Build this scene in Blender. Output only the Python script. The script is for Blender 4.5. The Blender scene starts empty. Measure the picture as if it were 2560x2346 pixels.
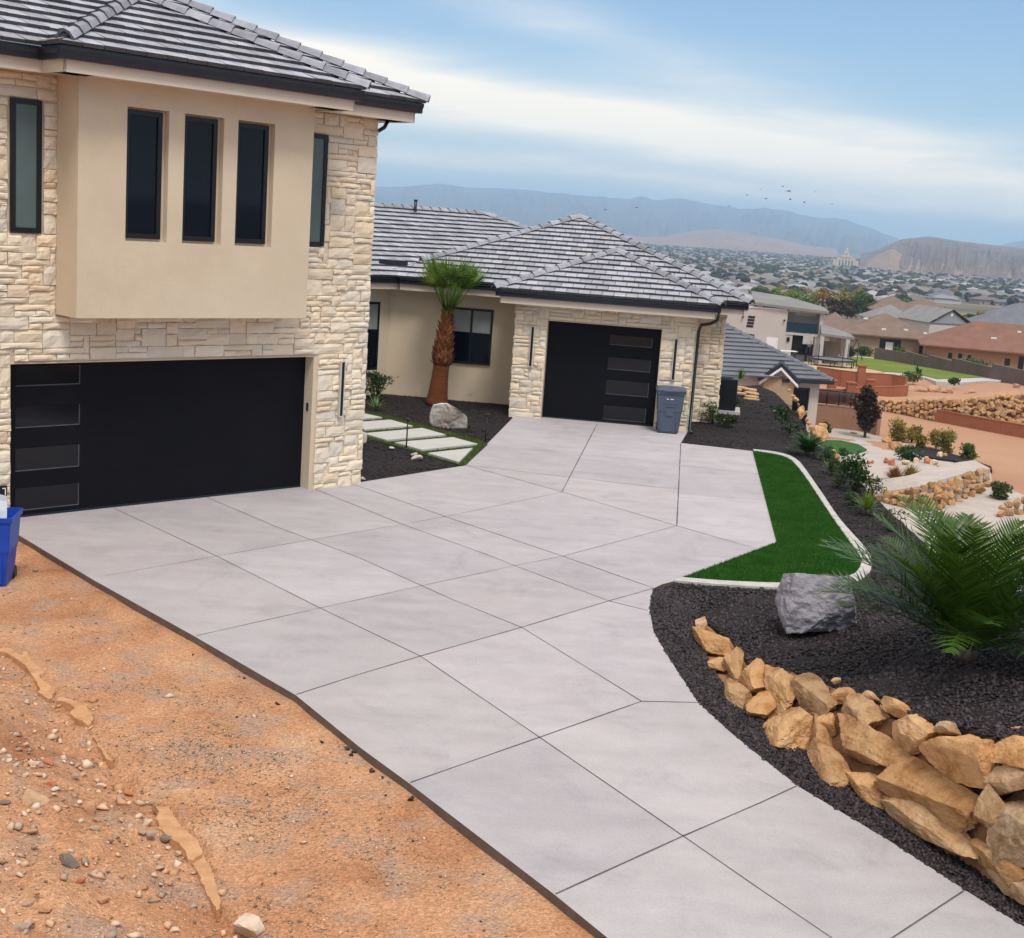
import bpy, math, random
import numpy as np
from mathutils import Vector, noise, geometry
R = math.radians
scene = bpy.context.scene
col = scene.collection

# ------------------------------------------------------------------ camera
FP = 3363.0                      # focal length in pixels of the 2560 px wide photograph
PITCH, ROLL, EYE = R(10.40), R(4.08), 5.0
fwd = np.array([0, math.cos(PITCH), -math.sin(PITCH)])
r0 = np.array([1.0, 0, 0]); u0 = np.cross(r0, fwd)
RT = math.cos(ROLL)*r0 + math.sin(ROLL)*u0
UP = -math.sin(ROLL)*r0 + math.cos(ROLL)*u0
cam_d = bpy.data.cameras.new('camera'); cam = bpy.data.objects.new('camera', cam_d); col.objects.link(cam)
from mathutils import Matrix
cam.matrix_world = Matrix(((RT[0], UP[0], -fwd[0], 0), (RT[1], UP[1], -fwd[1], 0), (RT[2], UP[2], -fwd[2], EYE), (0, 0, 0, 1)))
cam_d.sensor_width = 36.0; cam_d.lens = 36.0*FP/2560.0
cam_d.clip_start = 0.1; cam_d.clip_end = 80000
scene.camera = cam

# ------------------------------------------------------------------ light
SUN_EL, SUN_AZ = R(60), R(165)          # azimuth clockwise from +Y; the sun is behind and to the right of the camera
world = bpy.data.worlds.new('World'); scene.world = world; world.use_nodes = True
nt = world.node_tree; nt.nodes.clear()
def N_(t, **k):
    n = nt.nodes.new(t)
    for a, b in k.items(): setattr(n, a, b)
    return n
def sky_nodes():
    L = nt.links.new
    out = N_('ShaderNodeOutputWorld'); bg = N_('ShaderNodeBackground')
    sky = N_('ShaderNodeTexSky', sky_type='NISHITA', sun_disc=False, sun_elevation=SUN_EL, sun_rotation=SUN_AZ)
    sky.altitude = 900; sky.air_density = 1.3; sky.dust_density = 0.3; sky.ozone_density = 3.0
    tc = N_('ShaderNodeTexCoord'); sx = N_('ShaderNodeSeparateXYZ'); L(tc.outputs['Generated'], sx.inputs[0])
    def M(op, a, b=None, c=None):
        n = N_('ShaderNodeMath', operation=op)
        for i, v in enumerate((a, b, c)):
            if v is None: continue
            if isinstance(v, (int, float)): n.inputs[i].default_value = v
            else: L(v, n.inputs[i])
        return n.outputs[0]
    az = M('ARCTAN2', sx.outputs[0], sx.outputs[1]); el = M('ARCSINE', sx.outputs[2])
    def ns(sa, se, off, det=6, rough=.55):
        cx = N_('ShaderNodeCombineXYZ'); L(M('MULTIPLY', az, sa), cx.inputs[0]); L(M('MULTIPLY', el, se), cx.inputs[1]); cx.inputs[2].default_value = off
        n = N_('ShaderNodeTexNoise'); n.inputs['Scale'].default_value = 1; n.inputs['Detail'].default_value = det; n.inputs['Roughness'].default_value = rough
        n.inputs['Distortion'].default_value = .3
        L(cx.outputs[0], n.inputs['Vector']); return n.outputs['Fac']
    n1 = ns(3.0, 22.0, 1.7); n2 = ns(9.0, 60.0, 4.2, 8, .6); n3 = ns(2.0, 5.0, 9.1, 5)
    def band(c, w, slope):   # soft bump in elevation, centre falls with azimuth
        e = M('SUBTRACT', M('ADD', el, M('MULTIPLY', M('SUBTRACT', n1, .5), .05)), M('ADD', M('MULTIPLY', az, slope), c))
        return M('POWER', 2.718, M('MULTIPLY', M('MULTIPLY', e, e), -1.0/(w*w)))
    b1 = band(.083, .021, -.095); b2 = band(.038, .009, -.03); b3 = band(.150, .02, -.30)
    fade = M('SUBTRACT', 1.15, M('MULTIPLY', M('MAXIMUM', M('ADD', az, -.03), 0), 1.9))
    m1 = M('MULTIPLY', M('MULTIPLY', b1, fade), M('ADD', .50, M('MULTIPLY', n2, 1.25)))
    m2 = M('MULTIPLY', b2, M('MULTIPLY', n2, 1.2))
    m3 = M('MULTIPLY', b3, M('MULTIPLY', n2, .5))
    hi = M('MULTIPLY', M('MINIMUM', M('MAXIMUM', M('MULTIPLY', M('SUBTRACT', el, .22), 4), 0), 1), M('ADD', .35, M('MULTIPLY', n3, .9)))
    mask = M('MINIMUM', M('ADD', M('ADD', M('ADD', m1, m2), m3), hi), .93)
    mask = M('MAXIMUM', mask, 0)
    low = M('POWER', 2.718, M('MULTIPLY', M('MAXIMUM', el, 0), -14.0))     # milky air towards the horizon
    veil = N_('ShaderNodeMixRGB'); veil.inputs[2].default_value = (5.8, 7.1, 9.2, 1)
    L(M('MULTIPLY', low, .7), veil.inputs[0]); tint = N_('ShaderNodeMixRGB', blend_type='MULTIPLY'); tint.inputs[0].default_value = 1; tint.inputs[2].default_value = (.90, 1.04, 1.20, 1); L(sky.outputs[0], tint.inputs[1]); L(tint.outputs[0], veil.inputs[1])
    mix = N_('ShaderNodeMixRGB'); L(mask, mix.inputs[0])
    up_ = N_('ShaderNodeMixRGB'); up_.inputs[1].default_value = (13.5, 12.2, 10.2, 1); up_.inputs[2].default_value = (12.0, 11.6, 11.1, 1); L(M('MINIMUM', M('MAXIMUM', M('MULTIPLY', M('SUBTRACT', el, .25), 3), 0), 1), up_.inputs[0]); L(up_.outputs[0], mix.inputs[2]); L(veil.outputs[0], mix.inputs[1]); L(mix.outputs[0], bg.inputs[0])
    bg.inputs[1].default_value = 0.08
    L(bg.outputs[0], out.inputs[0])
sky_nodes()
sun_d = bpy.data.lights.new('sun', 'SUN'); sun_d.energy = 2.0; sun_d.angle = R(16); sun_d.color = (1, .95, .88)
sun = bpy.data.objects.new('sun', sun_d); col.objects.link(sun)
sd = Vector((math.sin(SUN_AZ)*math.cos(SUN_EL), math.cos(SUN_AZ)*math.cos(SUN_EL), math.sin(SUN_EL)))
sun.rotation_euler = sd.to_track_quat('Z', 'Y').to_euler()
vs = scene.view_settings; vs.view_transform = 'Standard'; vs.look = 'None'; vs.exposure = 0.34; vs.gamma = 1.0
scene.cycles.max_bounces = 6; scene.cycles.volume_bounces = 1

# ------------------------------------------------------------------ measuring helpers
def ray(x, y): return fwd + RT*(x-1280)/FP + UP*(1173-y)/FP
def P(x, y, z=0.0):
    "the point of height z seen at photograph pixel x, y"
    d = ray(x, y); t = (z-EYE)/d[2]; return np.array([0, 0, EYE]) + d*t
def PD(x, y, dist):
    "the point at a horizontal distance seen at a pixel"
    d = ray(x, y); t = dist/math.hypot(d[0], d[1]); return np.array([0, 0, EYE]) + d*t
def proj(p):
    d = np.array(p, float)-[0, 0, EYE]; w = d@fwd; return 1280+FP*(d@RT)/w, 1173-FP*(d@UP)/w, w
class Frame:
    def __init__(s, o, deg):
        a = R(deg); s.o = np.array(o, float); s.d = np.array([math.cos(a), math.sin(a), 0]); s.n = np.array([math.sin(a), -math.cos(a), 0]); s.deg = deg
    def pt(s, u, v, z): return s.o + s.d*u + s.n*v + np.array([0, 0, z])
    def uv(s, p): q = np.array(p)-s.o; return q@s.d, q@s.n
F0 = Frame((0, 0, 0), 0)
F1 = Frame((-3.857, 23.928, 0), 45.8)      # two-storey block
F2 = Frame((0.724, 35.145, 0), -6.6)       # wing with the single garage
def fbm(p, o=4):
    return noise.fractal(Vector(p), 1.0, 2.0, o)

# ------------------------------------------------------------------ materials
def mat(name, c1, c2=None, scale=3.0, rough=.85, bump=0.0, bscale=None, attr=False, spec=.3, metal=0.0, detail=6, c3=None, stretch=None, trans=0.0, bdist=.02):
    m = bpy.data.materials.new(name); m.use_nodes = True; t = m.node_tree; b = t.nodes['Principled BSDF']; L = t.links.new
    b.inputs['Roughness'].default_value = rough; b.inputs['Specular IOR Level'].default_value = spec; b.inputs['Metallic'].default_value = metal
    tc = t.nodes.new('ShaderNodeTexCoord'); vec = tc.outputs['Object']
    if stretch:
        mp = t.nodes.new('ShaderNodeMapping'); mp.inputs['Scale'].default_value = stretch; L(vec, mp.inputs[0]); vec = mp.outputs[0]
    c2 = c2 or tuple(x*.8 for x in c1)
    n = t.nodes.new('ShaderNodeTexNoise'); n.inputs['Scale'].default_value = scale; n.inputs['Detail'].default_value = detail; n.inputs['Roughness'].default_value = .6; L(vec, n.inputs['Vector'])
    rp = t.nodes.new('ShaderNodeValToRGB'); e = rp.color_ramp.elements
    e[0].position = .32; e[0].color = (*c1, 1); e[1].position = .68; e[1].color = (*c2, 1)
    if c3: k = e.new(.5); k.color = (*c3, 1)
    L(n.outputs['Fac'], rp.inputs[0]); out = rp.outputs[0]
    if attr:
        a = t.nodes.new('ShaderNodeAttribute'); a.attribute_name = 'tone'
        mx = t.nodes.new('ShaderNodeMixRGB'); mx.blend_type = 'MULTIPLY'; mx.inputs[0].default_value = 1; L(out, mx.inputs[1]); L(a.outputs['Color'], mx.inputs[2]); out = mx.outputs[0]
    L(out, b.inputs['Base Color'])
    if bump:
        n2 = t.nodes.new('ShaderNodeTexNoise'); n2.inputs['Scale'].default_value = bscale or scale*8; n2.inputs['Detail'].default_value = 8; n2.inputs['Roughness'].default_value = .65; L(vec, n2.inputs['Vector'])
        bp = t.nodes.new('ShaderNodeBump'); bp.inputs['Strength'].default_value = bump; bp.inputs['Distance'].default_value = bdist; L(n2.outputs['Fac'], bp.inputs['Height']); L(bp.outputs[0], b.inputs['Normal'])
    if trans:
        out_n = t.nodes['Material Output']; tl = t.nodes.new('ShaderNodeBsdfTranslucent'); L(out, tl.inputs[0]); ms = t.nodes.new('ShaderNodeMixShader'); ms.inputs[0].default_value = trans
        L(b.outputs[0], ms.inputs[1]); L(tl.outputs[0], ms.inputs[2]); L(ms.outputs[0], out_n.inputs[0])
    return m
M = {}
def dirt_mat():
    m = bpy.data.materials.new('red_dirt'); m.use_nodes = True; t = m.node_tree; b = t.nodes['Principled BSDF']; L = t.links.new; b.inputs['Roughness'].default_value = .95; b.inputs['Specular IOR Level'].default_value = .2
    tc = t.nodes.new('ShaderNodeTexCoord'); v = tc.outputs['Object']
    def nz(sc, det=8, ro=.62, dist=0):
        n = t.nodes.new('ShaderNodeTexNoise'); n.inputs['Scale'].default_value = sc; n.inputs['Detail'].default_value = det; n.inputs['Roughness'].default_value = ro; n.inputs['Distortion'].default_value = dist; L(v, n.inputs['Vector']); return n.outputs['Fac']
    def ramp(f, st):
        r = t.nodes.new('ShaderNodeValToRGB'); e = r.color_ramp.elements; e[0].position, e[0].color = st[0][0], (*st[0][1], 1); e[1].position, e[1].color = st[-1][0], (*st[-1][1], 1)
        for p, c in st[1:-1]: k = e.new(p); k.color = (*c, 1)
        L(f, r.inputs[0]); return r.outputs[0]
    def mixc(f, a, c, mode='MIX'):
        x = t.nodes.new('ShaderNodeMixRGB'); x.blend_type = mode
        if isinstance(f, (int, float)): x.inputs[0].default_value = f
        else: L(f, x.inputs[0])
        L(a, x.inputs[1])
        if isinstance(c, tuple): x.inputs[2].default_value = (*c, 1)
        else: L(c, x.inputs[2])
        return x.outputs[0]
    def mth(op, a, c=None):
        n = t.nodes.new('ShaderNodeMath'); n.operation = op
        for i, q in enumerate((a, c)):
            if q is None: continue
            if isinstance(q, (int, float)): n.inputs[i].default_value = q
            else: L(q, n.inputs[i])
        return n.outputs[0]
    base = ramp(nz(.8, 9, .6, .6), [(.3, (.38, .165, .08)), (.45, (.50, .25, .13)), (.58, (.56, .30, .165)), (.7, (.58, .36, .23))])
    base = mixc(mth('MULTIPLY', ramp(nz(1.9, 6), [(.50, (0, 0, 0)), (.64, (1, 1, 1))]), .75), base, (.40, .275, .21))
    vo = t.nodes.new('ShaderNodeTexVoronoi'); vo.inputs['Scale'].default_value = 55; L(v, vo.inputs['Vector'])
    sx = t.nodes.new('ShaderNodeSeparateColor'); L(vo.outputs['Color'], sx.inputs[0])
    gr = ramp(sx.outputs[0], [(0, (.42, .42, .42)), (.35, (.85, .85, .85)), (.75, (1.05, 1.05, 1.05)), (1, (1.5, 1.5, 1.45))])
    base = mixc(.55, base, gr, 'MULTIPLY'); L(base, b.inputs['Base Color'])
    # tyre ribs pressed along the slab
    sp = t.nodes.new('ShaderNodeSeparateXYZ'); L(v, sp.inputs[0])
    TD = P2 = None
    h = mth('ADD', mth('MULTIPLY', nz(30), .5), mth('MULTIPLY', vo.outputs['Distance'], .35))
    for c0 in TYRES:
        (px_, py_), (dx_, dy_), w_ = c0
        across = mth('ABSOLUTE', mth('ADD', mth('MULTIPLY', mth('SUBTRACT', sp.outputs[0], px_), -dy_), mth('MULTIPLY', mth('SUBTRACT', sp.outputs[1], py_), dx_)))
        along = mth('ADD', mth('MULTIPLY', mth('SUBTRACT', sp.outputs[0], px_), dx_), mth('MULTIPLY', mth('SUBTRACT', sp.outputs[1], py_), dy_))
        mk = mth('MAXIMUM', mth('SUBTRACT', 1.0, mth('DIVIDE', across, w_)), 0); mk = mth('MINIMUM', mth('MULTIPLY', mk, 3.0), 1.0)
        mk = mth('MULTIPLY', mk, mth('MINIMUM', mth('MAXIMUM', mth('MULTIPLY', mth('SUBTRACT', nz(1.1, 3), .40), 8), 0), 1))
        rb = mth('SINE', mth('MULTIPLY', mth('ADD', along, mth('MULTIPLY', across, .5)), 95.0)); h = mth('ADD', h, mth('MULTIPLY', mth('MULTIPLY', rb, mk), .14))
    bp = t.nodes.new('ShaderNodeBump'); bp.inputs['Strength'].default_value = 1.0; bp.inputs['Distance'].default_value = .035; L(h, bp.inputs['Height']); L(bp.outputs[0], b.inputs['Normal']); return m
def _tyre(a, c, w):
    a, c = P(*a, -.09), P(*c, -.09); d = (c-a)[:2]; d = d/np.linalg.norm(d); return (float(a[0]), float(a[1])), (float(d[0]), float(d[1])), w
TYRES = [_tyre((600, 1850), (1150, 2330), .16), _tyre((420, 1780), (980, 2420), .15), _tyre((700, 1830), (1300, 2330), .12)]
M['stone'] = mat('limestone_veneer', (.78, .68, .53), (.68, .57, .435), 1.6, .9, .55, 26, attr=True, c3=(.74, .64, .50), bdist=.03)
M['mortar'] = mat('mortar', (.42, .32, .22), (.34, .26, .18), 6, .95, .3, 60)
M['stucco'] = mat('stucco', (.67, .555, .41), (.60, .49, .355), .9, .95, .6, 70, bdist=.016)
M['fascia'] = mat('fascia_paint', (.62, .54, .44), (.57, .49, .40), 1.2, .7, .06, 90)
M['gutter'] = mat('dark_gutter_metal', (.010, .016, .030), (.008, .012, .022), 4, .38, spec=.5)
M['tile'] = mat('concrete_roof_tile', (.40, .40, .44), (.28, .285, .315), 5, .75, .35, 60, attr=True, bdist=.01)
M['door'] = mat('navy_black_door', (.0058, .0056, .0085), (.0042, .0042, .0065), .8, .5, .03, 30, spec=.12)
M['frame'] = mat('black_frame', (.006, .007, .011), (.004, .005, .008), 4, .35, spec=.4)
M['edge_highlight'] = mat('pane_edge_highlight', (.10, .105, .12), (.07, .075, .09), 4, .4)
def glass(name, c, rough=.04, spec=.5):
    m = mat(name, c, tuple(x*.7 for x in c), 1.4, rough, spec=spec); return m
M['glass'] = glass('dark_glass', (.003, .007, .016), spec=.22)
M['doorglass'] = glass('smoked_door_glass', (.008, .008, .011), .10, .35)
M['frost'] = mat('frosted_glass', (.105, .15, .15), (.075, .11, .105), .8, .35, spec=.4)
M['blind'] = mat('roller_blind', (.25, .27, .27), (.2, .22, .22), 2, .9)
M['silver'] = mat('brushed_silver', (.55, .52, .47), (.5, .47, .42), 8, .4, spec=.5)
M['conc'] = mat('driveway_concrete', (.44, .41, .425), (.385, .36, .375), .42, .82, .12, 220, c3=(.42, .385, .40), bdist=.004)
M['conc_edge'] = mat('slab_side', (.17, .12, .095), (.12, .085, .068), 5, .95, .5, 40)
M['joint'] = mat('joint_filler', (.13, .12, .12), (.07, .065, .07), 9, .95)
M['curb'] = mat('curb_concrete', (.52, .50, .47), (.38, .36, .34), 4.5, .85, .15, 120, bdist=.004)
M['slabpath'] = mat('path_slab', (.50, .49, .46), (.45, .44, .41), 1.5, .85, .15, 120, bdist=.004)
M['dirt'] = dirt_mat()
M['dirt2'] = mat('pale_dirt', (.40, .20, .10), (.26, .12, .055), 1.3, .95, .9, 22, c3=(.34, .17, .085), bdist=.04)
M['crust'] = mat('dirt_crust', (.62, .36, .19), (.46, .23, .11), 6, .95, .9, 30)
M['dirtlot'] = mat('dirt_lot', (.45, .25, .15), (.37, .19, .11), .08, .95, .6, 1.6, c3=(.48, .275, .165), bdist=.3)
M['grav'] = mat('black_gravel_bed', (.030, .021, .022), (.014, .011, .012), 6, .9, 1.0, 34, bdist=.05)
M['chip'] = mat('black_gravel_chip', (.036, .026, .028), (.018, .014, .016), 8, .62, attr=True, spec=.35)
M['pebble'] = mat('pale_pebble', (.55, .40, .29), (.42, .27, .17), 8, .9, attr=True)
M['whitegrav'] = mat('pale_gravel', (.50, .43, .385), (.41, .35, .31), 1.2, .95, .6, 7, bdist=.08)
M['turf'] = mat('turf_base', (.022, .085, .008), (.012, .055, .004), 1.5, .95, .6, 60)
M['blade'] = mat('turf_blade', (.042, .16, .014), (.022, .095, .007), 2.6, .7, attr=True, trans=.25)
M['dryturf'] = mat('path_turf', (.055, .085, .012), (.035, .055, .008), 2, .95, .6, 60)
M['boulder'] = mat('tan_boulder', (.68, .44, .245), (.36, .175, .065), 3.6, .92, 1.0, 16, c3=(.58, .34, .165), attr=True, bdist=.05)
M['greyrock'] = mat('grey_boulder', (.27, .255, .29), (.13, .115, .145), 1.6, .9, .9, 9, c3=(.33, .31, .335), bdist=.06)
M['whiterock'] = mat('white_brown_boulder', (.74, .71, .71), (.34, .26, .20), 1.1, .9, .7, 9, c3=(.58, .52, .48), bdist=.05)
M['rubble'] = mat('rubble_stone', (.56, .38, .25), (.42, .25, .15), 6, .92, .6, 30, attr=True)
M['bluebin'] = mat('blue_plastic', (.008, .062, .42), (.006, .05, .36), 3, .42, spec=.4)
M['greybin'] = mat('slate_plastic', (.085, .11, .155), (.07, .09, .13), 3, .5, spec=.35)
M['paper'] = mat('white_paper', (.72, .76, .82), (.6, .65, .72), 3, .9)
M['red'] = mat('red_wrapper', (.6, .03, .04), (.5, .02, .03), 3, .6)
M['white'] = mat('white_paint', (.75, .75, .75), (.7, .7, .7), 3, .6)
M['metalblack'] = mat('black_steel', (.012, .012, .014), (.008, .008, .01), 5, .45, spec=.5)
M['trunkp'] = mat('palm_trunk', (.20, .062, .018), (.115, .034, .011), 3, .9, 1.0, 12, stretch=(1, 1, 5), bdist=.04)
M['boot'] = mat('palm_boot', (.22, .09, .035), (.13, .045, .018), 6, .9, attr=True)
M['leaf'] = mat('green_leaf', (.060, .135, .022), (.038, .09, .014), 3, .36, attr=True, trans=.25, spec=.4)
M['bark'] = mat('bark', (.10, .07, .05), (.06, .04, .03), 8, .95, .8, 40)
M['flag'] = mat('flagstone', (.62, .40, .22), (.5, .3, .15), 5, .9, .4, 30)
M['blockwall'] = mat('red_block_wall', (.34, .125, .065), (.27, .095, .048), .6, .95, .4, 6)
M['tanwall'] = mat('pinkish_wall', (.36, .20, .13), (.30, .165, .105), .5, .95, .3, 6)
M['whitewall'] = mat('white_stucco', (.50, .455, .42), (.46, .42, .385), .3, .95, .2, 8)
M['creamwall'] = mat('cream_stucco', (.40, .30, .20), (.34, .25, .165), .3, .95)
M['orangewall'] = mat('ochre_stucco', (.36, .22, .12), (.30, .18, .10), .3, .95)
M['roofgrey'] = mat('grey_shingle', (.25, .24, .235), (.19, .185, .18), .5, .9, .4, 6)
M['roofbrown'] = mat('brown_tile_roof', (.215, .145, .115), (.165, .108, .085), .5, .9, .6, 5)
M['roofred'] = mat('terracotta_roof', (.235, .12, .085), (.18, .09, .062), .5, .9, .6, 5)
M['roofslate'] = mat('slate_roof', (.17, .175, .20), (.13, .135, .155), .5, .9, .4, 6)
M['bluechair'] = mat('blue_plastic_chair', (.1, .38, .5), (.08, .3, .4), 3, .5)
M['railglass'] = glass('balcony_glass', (.01, .05, .075), .08)
M['brightgrass'] = mat('bright_lawn', (.15, .20, .015), (.10, .15, .012), .12, .95, .4, 2)
M['sage'] = mat('valley_floor', (.20, .155, .115), (.10, .095, .06), .004, .95, c3=(.26, .19, .135), detail=8)
M['mountain'] = mat('far_mountain', (.10, .095, .10), (.05, .05, .06), .0012, .95, c3=(.12, .10, .095), detail=10)
M['mesa'] = mat('mesa_rock', (.14, .10, .085), (.065, .055, .058), .006, .95, c3=(.20, .135, .105), detail=10, bump=.8, bscale=.02, bdist=12, stretch=(1, 1, 5))
M['foothill'] = mat('tan_foothill', (.32, .21, .15), (.20, .135, .105), .003, .95, detail=8)
M['temple'] = mat('pale_stone_building', (.62, .50, .36), (.55, .44, .32), .05, .9)
M['town'] = mat('town_paint', (1, 1, 1), (.9, .9, .9), .05, .9, attr=True)
M['ac'] = mat('ac_grille', (.012, .013, .018), (.008, .009, .012), 4, .5)
M['skin_bird'] = mat('dark_feather', (.02, .02, .022), (.015, .015, .017), 5, .8)

# ------------------------------------------------------------------ mesh builder
class MB:
    def __init__(s): s.v = []; s.f = []; s.t = []; s.m = []; s.sm = []
    def add(s, verts, faces, tone=(1, 1, 1), mi=0, smooth=False):
        b = len(s.v); s.v.extend([tuple(map(float, p)) for p in verts])
        for f in faces: s.f.append(tuple(b+i for i in f)); s.t.append(tone); s.m.append(mi); s.sm.append(smooth)
        return s
    def box(s, fr, u0, u1, v0, v1, z0, z1, tone=(1, 1, 1), mi=0):
        p = [fr.pt(u, v, z) for z in (z0, z1) for v in (v0, v1) for u in (u0, u1)]
        return s.add(p, [(0, 2, 3, 1), (4, 5, 7, 6), (0, 1, 5, 4), (2, 6, 7, 3), (0, 4, 6, 2), (1, 3, 7, 5)], tone, mi)
    def prism(s, poly, h, tone=(1, 1, 1), mi=0, mi_side=None):
        "poly: 3-D points, extruded downwards by h"
        n = len(poly); p = [tuple(q) for q in poly] + [(q[0], q[1], q[2]-h) for q in poly]
        s.add(p, [tuple(range(n)), tuple(range(2*n-1, n-1, -1))], tone, mi)
        b = len(s.v)-2*n
        for i in range(n):
            j = (i+1) % n; s.f.append((b+i, b+j, b+n+j, b+n+i)); s.t.append(tone); s.m.append(mi if mi_side is None else mi_side); s.sm.append(False)
        return s
    def tube(s, pts, rad, n=8, tone=(1, 1, 1), mi=0, cap=True):
        pts = [np.array(p, float) for p in pts]; rs = rad if hasattr(rad, '__len__') else [rad]*len(pts)
        ring = []; prev = None
        for i, p in enumerate(pts):
            d = pts[min(i+1, len(pts)-1)]-pts[max(i-1, 0)]; d = d/(np.linalg.norm(d)+1e-9)
            a = prev if prev is not None else np.cross(d, [0, 0, 1.0] if abs(d[2]) < .9 else [1.0, 0, 0])
            a = a-d*(a@d); a = a/(np.linalg.norm(a)+1e-9); b = np.cross(d, a); prev = a
            ring.append([p+(a*math.cos(2*math.pi*k/n)+b*math.sin(2*math.pi*k/n))*rs[i] for k in range(n)])
        v = [q for r in ring for q in r]; f = []
        for i in range(len(pts)-1):
            for k in range(n): f.append((i*n+k, i*n+(k+1) % n, (i+1)*n+(k+1) % n, (i+1)*n+k))
        if cap: f += [tuple(range(n-1, -1, -1)), tuple((len(pts)-1)*n+k for k in range(n))]
        return s.add(v, f, tone, mi, True)
    def build(s, name, mats, parent=None, loc=None, base=None):
        if not isinstance(mats, (list, tuple)): mats = [mats]
        org = np.array(base if base is not None else (parent_loc(parent) if parent else (loc if loc is not None else (0, 0, 0))), float)
        me = bpy.data.meshes.new(name)
        v = np.array(s.v, float)-org
        me.from_pydata([tuple(q) for q in v], [], s.f)
        for m in mats: me.materials.append(m)
        me.polygons.foreach_set('material_index', s.m); me.polygons.foreach_set('use_smooth', s.sm)
        at = me.attributes.new('tone', 'FLOAT_COLOR', 'FACE')
        at.data.foreach_set('color', np.array([(*t, 1) for t in s.t], dtype=np.float32).ravel())
        me.update(); o = bpy.data.objects.new(name, me); col.objects.link(o)
        if parent:
            o.parent = parent
            if base is not None: o.location = Vector(base)-Vector(parent_loc(parent))
        else: o.location = org
        return o
def parent_loc(o):
    l = Vector(o.location)
    while o.parent: o = o.parent; l = l+Vector(o.location)
    return l
def tag(o, label=None, cat=None, group=None, kind=None):
    if label: o['label'] = label
    if cat: o['category'] = cat
    if group: o['group'] = group
    if kind: o['kind'] = kind
    return o
def thing(name, p, label, cat, group=None):
    o = bpy.data.objects.new(name, None); col.objects.link(o); o.location = Vector([float(c) for c in p]); o.empty_display_size = .2
    return tag(o, label, cat, group)
def copy_tree(o, loc, rotz=0, scale=1.0, label=None):
    c = o.copy(); col.objects.link(c); c.location = Vector([float(x) for x in loc]); c.rotation_euler = (0, 0, rotz)
    c.scale = (scale,)*3 if not hasattr(scale, '__len__') else scale
    if label: c['label'] = label
    for ch in o.children:
        d = ch.copy(); col.objects.link(d); d.parent = c
        for g in ch.children: e = g.copy(); col.objects.link(e); e.parent = d
    return c
def jit(rng, a, b): return rng.uniform(a, b)
def tone_r(rng, lo=.8, hi=1.1, warm=.03):
    k = rng.uniform(lo, hi); w = rng.uniform(-warm, warm); return (k*(1+w), k, k*(1-w*1.5))

# ------------------------------------------------------------------ terrain
PAD = [tuple(P(x, y, z)[:2]) for x, y, z in ((2560, 1560, .8), (2400, 1410, .5), (2250, 1295, 0), (2170, 1228, 0), (2100, 1150, 0), (2040, 1100, 0), (1990, 1040, 0), (1940, 985, 0), (1895, 962, 0))]
PAD = [(30, -30), (16, 5), (11.5, 13)] + PAD + [(2, 58), (-60, 75), (-90, -30)]
PADA = np.array(PAD)
def pad_dist(x, y):
    "0 inside the building pad, else the distance to it"
    ins = False; best = 1e9; n = len(PAD)
    for i in range(n):
        x1, y1 = PAD[i]; x2, y2 = PAD[(i+1) % n]
        if (y1 > y) != (y2 > y) and x < (x2-x1)*(y-y1)/(y2-y1)+x1: ins = not ins
        dx, dy = x2-x1, y2-y1; t = max(0, min(1, ((x-x1)*dx+(y-y1)*dy)/(dx*dx+dy*dy)))
        best = min(best, math.hypot(x-x1-t*dx, y-y1-t*dy))
    return 0.0 if ins else best
PR = [(0, -8.6), (85, -8.7), (120, -9.9), (165, -10.2), (215, -12.6), (300, -14.6), (420, -17), (600, -24), (1000, -31), (1500, -36), (3000, -44), (6000, -50), (60000, -50)]
def prof(d):
    for (a, za), (b, zb) in zip(PR, PR[1:]):
        if d <= b: return za+(zb-za)*(d-a)/(b-a)
    return -50
def base_z(x, y):
    d = math.hypot(x, y)
    pd = pad_dist(x, y) if d < 150 else 50
    k = min(1, pd/4.5); k = k*k*(3-2*k)
    return -.35*(1-k)+prof(d)*k
def build_ground():
    mb = MB(); ds = [0, 4, 8, 12, 16, 20, 24, 27, 30, 33, 36, 39, 42, 45, 48, 51, 54, 58, 62, 66, 72, 80, 90, 100, 115, 130, 150, 175, 200, 240, 280, 340, 420, 520, 650, 800, 1000, 1300, 1700, 2200, 3000, 4000, 5500, 8000, 12000, 20000, 34000]
    n = 180; idx = []
    v = []
    for i, d in enumerate(ds):
        for k in range(n):
            a = 2*math.pi*k/n; x, y = d*math.sin(a), d*math.cos(a)
            v.append((x, y, base_z(x, y)+(fbm((x/60, y/60, 0))*.35 if 90 < d < 2000 else 0)))
    f = []
    for i in range(len(ds)-1):
        for k in range(n):
            j = (k+1) % n; f.append((i*n+k, (i+1)*n+k, (i+1)*n+j, i*n+j))
    mb.add(v, f, smooth=True); return tag(mb.build('ground', M['ground']), kind='structure')
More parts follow.
